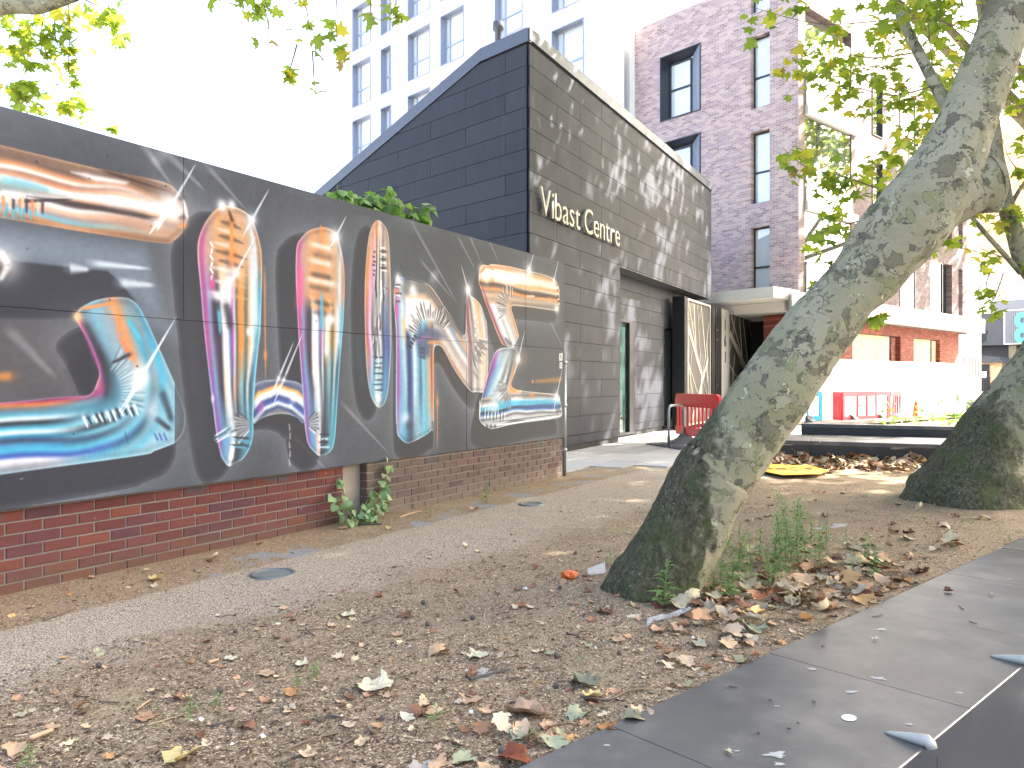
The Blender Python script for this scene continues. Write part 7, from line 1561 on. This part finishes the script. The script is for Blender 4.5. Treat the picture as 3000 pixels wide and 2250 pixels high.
# ================================================================= litter people left
def shard(name, pts, mat, label, cat): mb = MB(); mb.add(pts, [tuple(range(len(pts)))]); return tag(mb.build(name, mat), label, cat)
cup = thing('plastic_cup', 'crushed clear plastic cup lying left of the leaning trunk', 'cup', gnd(1745, 1690))
mb = MB(); b = gnd(1722, 1690) + Z(.035); e_ = gnd(1772, 1684) + Z(.045); ax_ = (e_ - b)
rings = []
for i in range(6):
    t_ = i / 5; c = b + ax_ * t_; r = .030 + .014 * t_; x = Vector((0, 1, 0)); 
    rings.append((c, r))
V = []; F = []; n = 16
for i, (c, r) in enumerate(rings):
    for j in range(n):
        a = 2 * math.pi * j / n; rr_ = r * (1 + .22 * math.sin(3 * a + i * .7) * (.4 + .6 * (i % 2))); V.append(c + Vector((-.1 * math.sin(a) * r, math.cos(a) * rr_, math.sin(a) * rr_ * .8)))
for i in range(5):
    for j in range(n): F.append((i * n + j, i * n + (j + 1) % n, (i + 1) * n + (j + 1) % n, (i + 1) * n + j))
mb.add(V, F, 0, True); mb.add([V[j] for j in range(n)], [tuple(range(n))]); mb.build('cup_wall', M['clear'], cup)
mb = MB(); mb.tube([V[5 * n + j] for j in range(n)] + [V[5 * n]], .002, 5); mb.build('rim', M['scrap'], cup)
fl = []; fo = gnd(1960, 1822); ff = []
for i in range(13):
    for j in range(6):
        p = gnd(1895 + i * 11, 1834 - i * 3.0 - (j - 2.5) * 3.2 * (1 - .05 * i) + 4 * mnoise.noise(Vector((i * .9, j * .7, 0)))); p.z = ground_top(p.x, p.y) + .01 + .035 * abs(mnoise.noise(p * 31)); fl.append(p)
for i in range(12):
    for j in range(5): ff.append((i * 6 + j, i * 6 + j + 1, (i + 1) * 6 + j + 1, (i + 1) * 6 + j))
tag(MB().add(fl, ff, 0, True).build('plastic_film', M['clear']), 'crumpled strip of clear plastic film at the foot of the trunk', 'plastic')
p = gnd(1670, 1697); p.z = .028; me = bpy.data.meshes.new('leaf'); bm = bmesh.new(); bmesh.ops.create_icosphere(bm, subdivisions=3, radius=.042)
for v_ in bm.verts: v_.co.x *= 1.25; v_.co.z *= .75; v_.co *= 1 + .5 * mnoise.noise(v_.co * 38)
bm.to_mesh(me); bm.free(); o = mesh_obj('orange_peel', me, plain('orange_brown_peel', lin(186, 84, 26), .4, var=.3, sc=40, bump=.4), None, Matrix.Translation(p)); tag(o, 'glossy orange brown scrap of peel beside the clear cup', 'peel')
sc_ = [(814, 1829, .022), (1255, 1852, .012), (1480, 1812, .010), (1200, 1890, .013), (1380, 2080, .012), (1710, 1805, .016), (1540, 1725, .02), (2030, 1870, .014), (1490, 1935, .012), (1366, 1955, .01), (560, 2100, .02), (590, 2096, .018), (680, 2175, .014), (770, 2150, .016), (1745, 1900, .012)]
for x, y, s in sc_:
    s *= .75
    p = gnd(x, y); p.z = ground_top(p.x, p.y) + .012; mb = MB(); a = R.uniform(0, 6); P = [p + Vector((math.cos(a + k * 1.57 + R.uniform(-.3, .3)) * s, math.sin(a + k * 1.57) * s, R.uniform(-.006, .008))) for k in range(4)]
    mb.add(P + [p + Z(.008)], [(0, 1, 4), (1, 2, 4), (2, 3, 4), (3, 0, 4)]); tag(mb.build('paper_scrap', M['scrap']), 'tiny white paper scrap on the soil', 'litter', 'white scraps on the bed')
# marks on the granite: a white paint spot and bird droppings
mb = MB(); c = gnd(2487, 2104); mb.prism([c + GD * (.032 * math.cos(a)) + GN * (.026 * math.sin(a)) + Z(.0015) for a in [i * math.pi / 12 for i in range(24)]], Z(.0012)); tag(mb.build('paint_spot', M['gum']), 'smooth white oval spot on the near granite slab', 'stain')
for x, y, s in ((2380, 1961, .030), (2574, 1988, .040), (2490, 2028, .035), (2577, 1845, .035), (2270, 2212, .045), (2285, 2240, .025), (2275, 2069, .012), (2157, 2201, .012), (2957, 1697, .03), (2930, 1605, .03), (2664, 2123, .018), (1778, 2184, .016), (2809, 2030, .02)):
    rr = random.Random(x); mb = MB(); c = gnd(x, y, 0); k = 18; P = []
    for i in range(k): a = 2 * math.pi * i / k; r = s * (.35 + .65 * rr.random() ** 2); P.append(c + Vector((math.cos(a) * r * 1.3, math.sin(a) * r * .8, .0018)))
    mb.add(P + [c + Z(.003)], [(i, (i + 1) % k, k) for i in range(k)]); tag(mb.build('bird_dropping', M['drop']), 'dried whitish bird dropping splashed on the granite slab', 'dropping', 'bird droppings on the granite')
for x, y, x2, y2 in ((2555, 1808, 2585, 1802), (2810, 1775, 2825, 1788), (2840, 1822, 2862, 1828), (2405, 1895, 2415, 1892), (2135, 2012, 2160, 2016), (2380, 2055, 2390, 2058), (2306, 2136, 2318, 2137), (2335, 2118, 2342, 2122), (2218, 2148, 2226, 2152), (2252, 2052, 2262, 2053)):
    P = [gnd(x, y) + Z(.004), gnd((x + x2) / 2, (y + y2) / 2 + 2) + Z(.005), gnd(x2, y2) + Z(.004)]; mb, _ = limb_mesh(P, [.0022, .003, .0018], 4, 6, .002, 1); tag(mb.build('twig_bit', M['stick_dark']), 'tiny dark twig fragment on the granite slab', 'twig', 'twig bits on the granite')
# ground lights in the path
def uplight(x, y, r, label):
    c = gnd(x, y); c.z = soil_z(c.x, c.y) + .004; u = thing('ground_light', label, 'ground light', c)
    mb = MB(); mb.lathe(c, [(r * .80, -.02), (r * .80, .006), (r * .84, .010), (r * .97, .008), (r, .002), (r, -.02)], 40); mb.build('rim', M['rim'], u)
    mb = MB(); mb.lathe(c, [(r * .795, .003), (r * .4, .005), (.001, .006)], 40); mb.build('lens', M['lens'], u)
M['lens'] = plain('frosted_glass_lens', lin(104, 116, 114), .2, 0, .5, .12, 9); M['rim'] = plain('dull_steel_rim', lin(104, 104, 104), .5, .4, .5, .12, 20)
uplight(800, 1676, .155, 'round steel rimmed ground light in the path, the nearer one'); uplight(1556, 1474, .135, 'round steel rimmed ground light in the path, the farther one')

# ================================================================= street things
def barrier(label, a, b, h, mat, slats, foot=True, z0=.20, name='plastic_barrier'):
    t_ = thing(name, label, 'barrier', a); d = (b - a); L = d.length; d = d / L; n = Vector((d.y, -d.x, 0)); n = -n if n.y > 0 else n; m = M[mat]
    def bar(nm, x0, x1, c, e, th=.05):
        mb = MB(); P = [(x0, c), (x1, c), (x1, e), (x0, e)]; mb.prism([a + d * x + n * (th / 2) + Z(z) for x, z in P], -n * th); return mb.build(nm, m, t_)
    def rounded(nm, x0, x1, c, e, r, top, th=.06):
        P = []
        if top:
            P = [(x0, c), (x1, c)] + [(x1 - r + r * math.cos(q), e - r + r * math.sin(q)) for q in [i * math.pi / 12 for i in range(7)]] + [(x0 + r - r * math.sin(q), e - r + r * math.cos(q)) for q in [i * math.pi / 12 for i in range(7)]]
        else:
            P = [(x1, e), (x0, e)] + [(x0 + r - r * math.cos(q), c + r - r * math.sin(q)) for q in [i * math.pi / 12 for i in range(7)]] + [(x1 - r + r * math.sin(q), c + r - r * math.cos(q)) for q in [i * math.pi / 12 for i in range(7)]]
        mb = MB(); mb.prism([a + d * x + n * (th / 2) + Z(z) for x, z in P], -n * th); return mb.build(nm, m, t_)
    if slats:
        rounded('top_panel', 0, L, h - .27, h, .12, True); rounded('bottom_panel', 0, L, z0, z0 + .17, .08, False)
        mb = MB(); mb.box(a + d * .06 + n * .032 + Z(h - .09), d * (L - .12), n * .012, Z(.03)); mb.box(a + d * .06 + n * .032 + Z(h - .25), d * (L - .12), n * .012, Z(.03)); mb.build('rib', m, t_)
        k = 12
        for i in range(k): x = .03 + (L - .12) * i / (k - 1); bar('slat', x, x + (.08 if i in (0, k - 1) else .05), z0 + .16, h - .26, .022)
    else:
        rounded('top_panel', 0, L, h - .16, h, .06, True); rounded('bottom_panel', 0, L, z0, z0 + .15, .06, False)
        for x, w_ in ((0, .10), (L * .30, .05), (L * .50, .05), (L * .70, .05), (L - .10, .10)): bar('upright', x, x + w_, z0 + .14, h - .15)
        bar('crossbar', L * .30 + .05, L * .50, (h + z0) / 2, (h + z0) / 2 + .05)
    if foot:
        for x in ((.42, L - .42) if slats else (.5, L - .5)):
            mb = MB(); c = a + d * x; P = [(-.36, 0), (.36, 0), (.36, .05), (.14, .14), (.06, .24), (-.06, .24), (-.14, .14), (-.36, .05)]
            mb.prism([c + (n * q[0]) + Z(q[1]) - d * .09 for q in P], d * .18); mb.build('foot', M['rubber'], t_)
    return t_
barrier('bright red slatted plastic barrier standing before the fretwork gate', Vector((3.50, 16.7, 0)), Vector((3.93, 14.8, 0)), 1.06, 'red_pl', True)
barrier('turquoise plastic barrier half hidden behind the leaning trunk', Vector((8.0, 24.2, 0)), Vector((9.75, 24.7, 0)), 1.0, 'teal_pl', False, True, .08)
rb = barrier('faded red open plastic barrier in front of the white site hoarding', Vector(((2468 - 1500) / FPX * 24.9, 24.9, 0)), Vector(((2605 - 1500) / FPX * 26.2, 26.2, 0)), 1.0, 'red_pl2', False, True, .05)
for x0, x1, Y0, Y1, lb in ((2441, 2467, 25.35, 24.95, 'left return panel of the faded red barrier run'), (2606, 2638, 26.25, 27.3, 'right return panel of the faded red barrier run')):
    barrier(lb, Vector(((x0 - 1500) / FPX * Y0, Y0, 0)), Vector(((x1 - 1500) / FPX * Y1, Y1, 0)), .98, 'red_pl2', False, False, .08)
bs = thing('bike_stand', 'galvanised steel hoop bike stand in front of the red barrier', 'bike stand', (3.1, 15.5, 0))
b0 = gnd(1959, 1312); b1 = gnd(2004, 1303); hh = .83; dd = (b1 - b0); P = [b0 - Z(.02), b0 + Z(hh - .14)]
for i in range(1, 7): q = i / 6 * math.pi / 2; P.append(b0 + dd.normalized() * (.14 - .14 * math.cos(q)) + Z(hh - .14 + .14 * math.sin(q)))
for i in range(0, 7): q = i / 6 * math.pi / 2; P.append(b1 - dd.normalized() * (.14 - .14 * math.sin(q)) + Z(hh - .14 + .14 * math.cos(q)))
P.append(b1 - Z(.02)); mb = MB(); mb.tube(P, .025, 12); mb.build('hoop', M['galv'], bs)
mb = MB()
for q in (b0, b1): mb.lathe(q, [(.06, 0), (.06, .008), (.026, .012)], 14)
mb.build('base_plate', M['galv'], bs)
mt = thing('rubber_mat', 'black ribbed mat lying on the paving by the bike stand', 'mat', gnd(1950, 1308))
q = [gnd(1892, 1302), gnd(1944, 1298), gnd(2030, 1312), gnd(1990, 1318)]
mb = MB(); mb.prism([p + Z(.003) for p in q], Z(.010)); mb.build('mat_base', M['mat'], mt); mb = MB()
for i in range(14):
    k = (i + .5) / 14; a_ = q[0].lerp(q[3], k); b_ = q[1].lerp(q[2], k); mb.tube([a_ + Z(.014), b_ + Z(.014)], .012, 5)
for i in range(5):
    k = (i + .5) / 5; mb.tube([q[0].lerp(q[1], k) + Z(.016), q[3].lerp(q[2], k) + Z(.016)], .012, 5)
mb.build('ribs', M['rubber'], mt)
cn_ = thing('traffic_cone', 'orange traffic cone in front of the white site hoarding', 'cone', Vector(((2683 - 1500) / FPX * 28.3, 28.3, 0))); c = Vector(cn_.location)
mb = MB(); mb.lathe(c, [(.16, .03), (.13, .08), (.05, .58), (.03, .62), (.0, .62)], 18); mb.build('body', M['orange_pl'], cn_); mb = MB(); mb.box(c + Vector((-.2, -.2, 0)), (.4, 0, 0), (0, .4, 0), Z(.035)); mb.build('base', M['orange_pl'], cn_)
bd = thing('bollard', 'dark grey bollard with yellow band before the white rendered building', 'bollard', Vector(((2815 - 1500) / FPX * 35.2, 35.2, 0))); c = Vector(bd.location)
mb = MB(); mb.lathe(c, [(.14, 0), (.135, .78), (.12, .86), (0, .88)], 16); mb.build('shaft', M['slate_dk'], bd); mb = MB(); mb.lathe(c, [(.142, .64), (.142, .71)], 16); mb.build('band', M['yellow'], bd)
sn = thing('fallen_sign', 'yellow metal road sign with black marks lying flat among dead leaves', 'sign', gnd(2330, 1378))
sp_ = [(2238, 1367), (2256, 1361), (2366, 1363), (2427, 1379), (2400, 1390), (2292, 1392), (2226, 1379)]
P = []
for x, y in sp_: p = gnd(x, y, .035); P.append(p)
mb = MB(); mb.prism(P, Z(.006)); mb.build('sign_face', M['yellow'], sn)
def flat(nm, pts, mat, z=.0425): mb = MB(); mb.prism([gnd(x, y, z) for x, y in pts], Z(.0015)); mb.build(nm, M[mat], sn)
flat('black_mark', [(2272, 1372), (2300, 1372), (2303, 1375), (2276, 1375)], 'ink'); flat('black_mark', [(2316, 1367), (2340, 1368), (2335, 1370), (2314, 1369.5)], 'ink'); flat('black_mark', [(2330, 1377), (2350, 1380), (2342, 1382), (2322, 1379)], 'ink'); flat('black_mark', [(2362, 1371), (2380, 1373), (2376, 1376), (2358, 1373)], 'ink')
flat('black_mark', [(2246, 1370), (2262, 1371), (2258, 1373.5), (2244, 1372.5)], 'ink')
mb = MB()
for a_, b_ in (((2222, 1384), (2300, 1398)), ((2240, 1388), (2330, 1396)), ((2300, 1397), (2400, 1392))): mb.tube([gnd(*a_) + Z(.02), gnd(*b_) + Z(.016)], .012, 6)
mb.build('broken_frame', M['black'], sn)
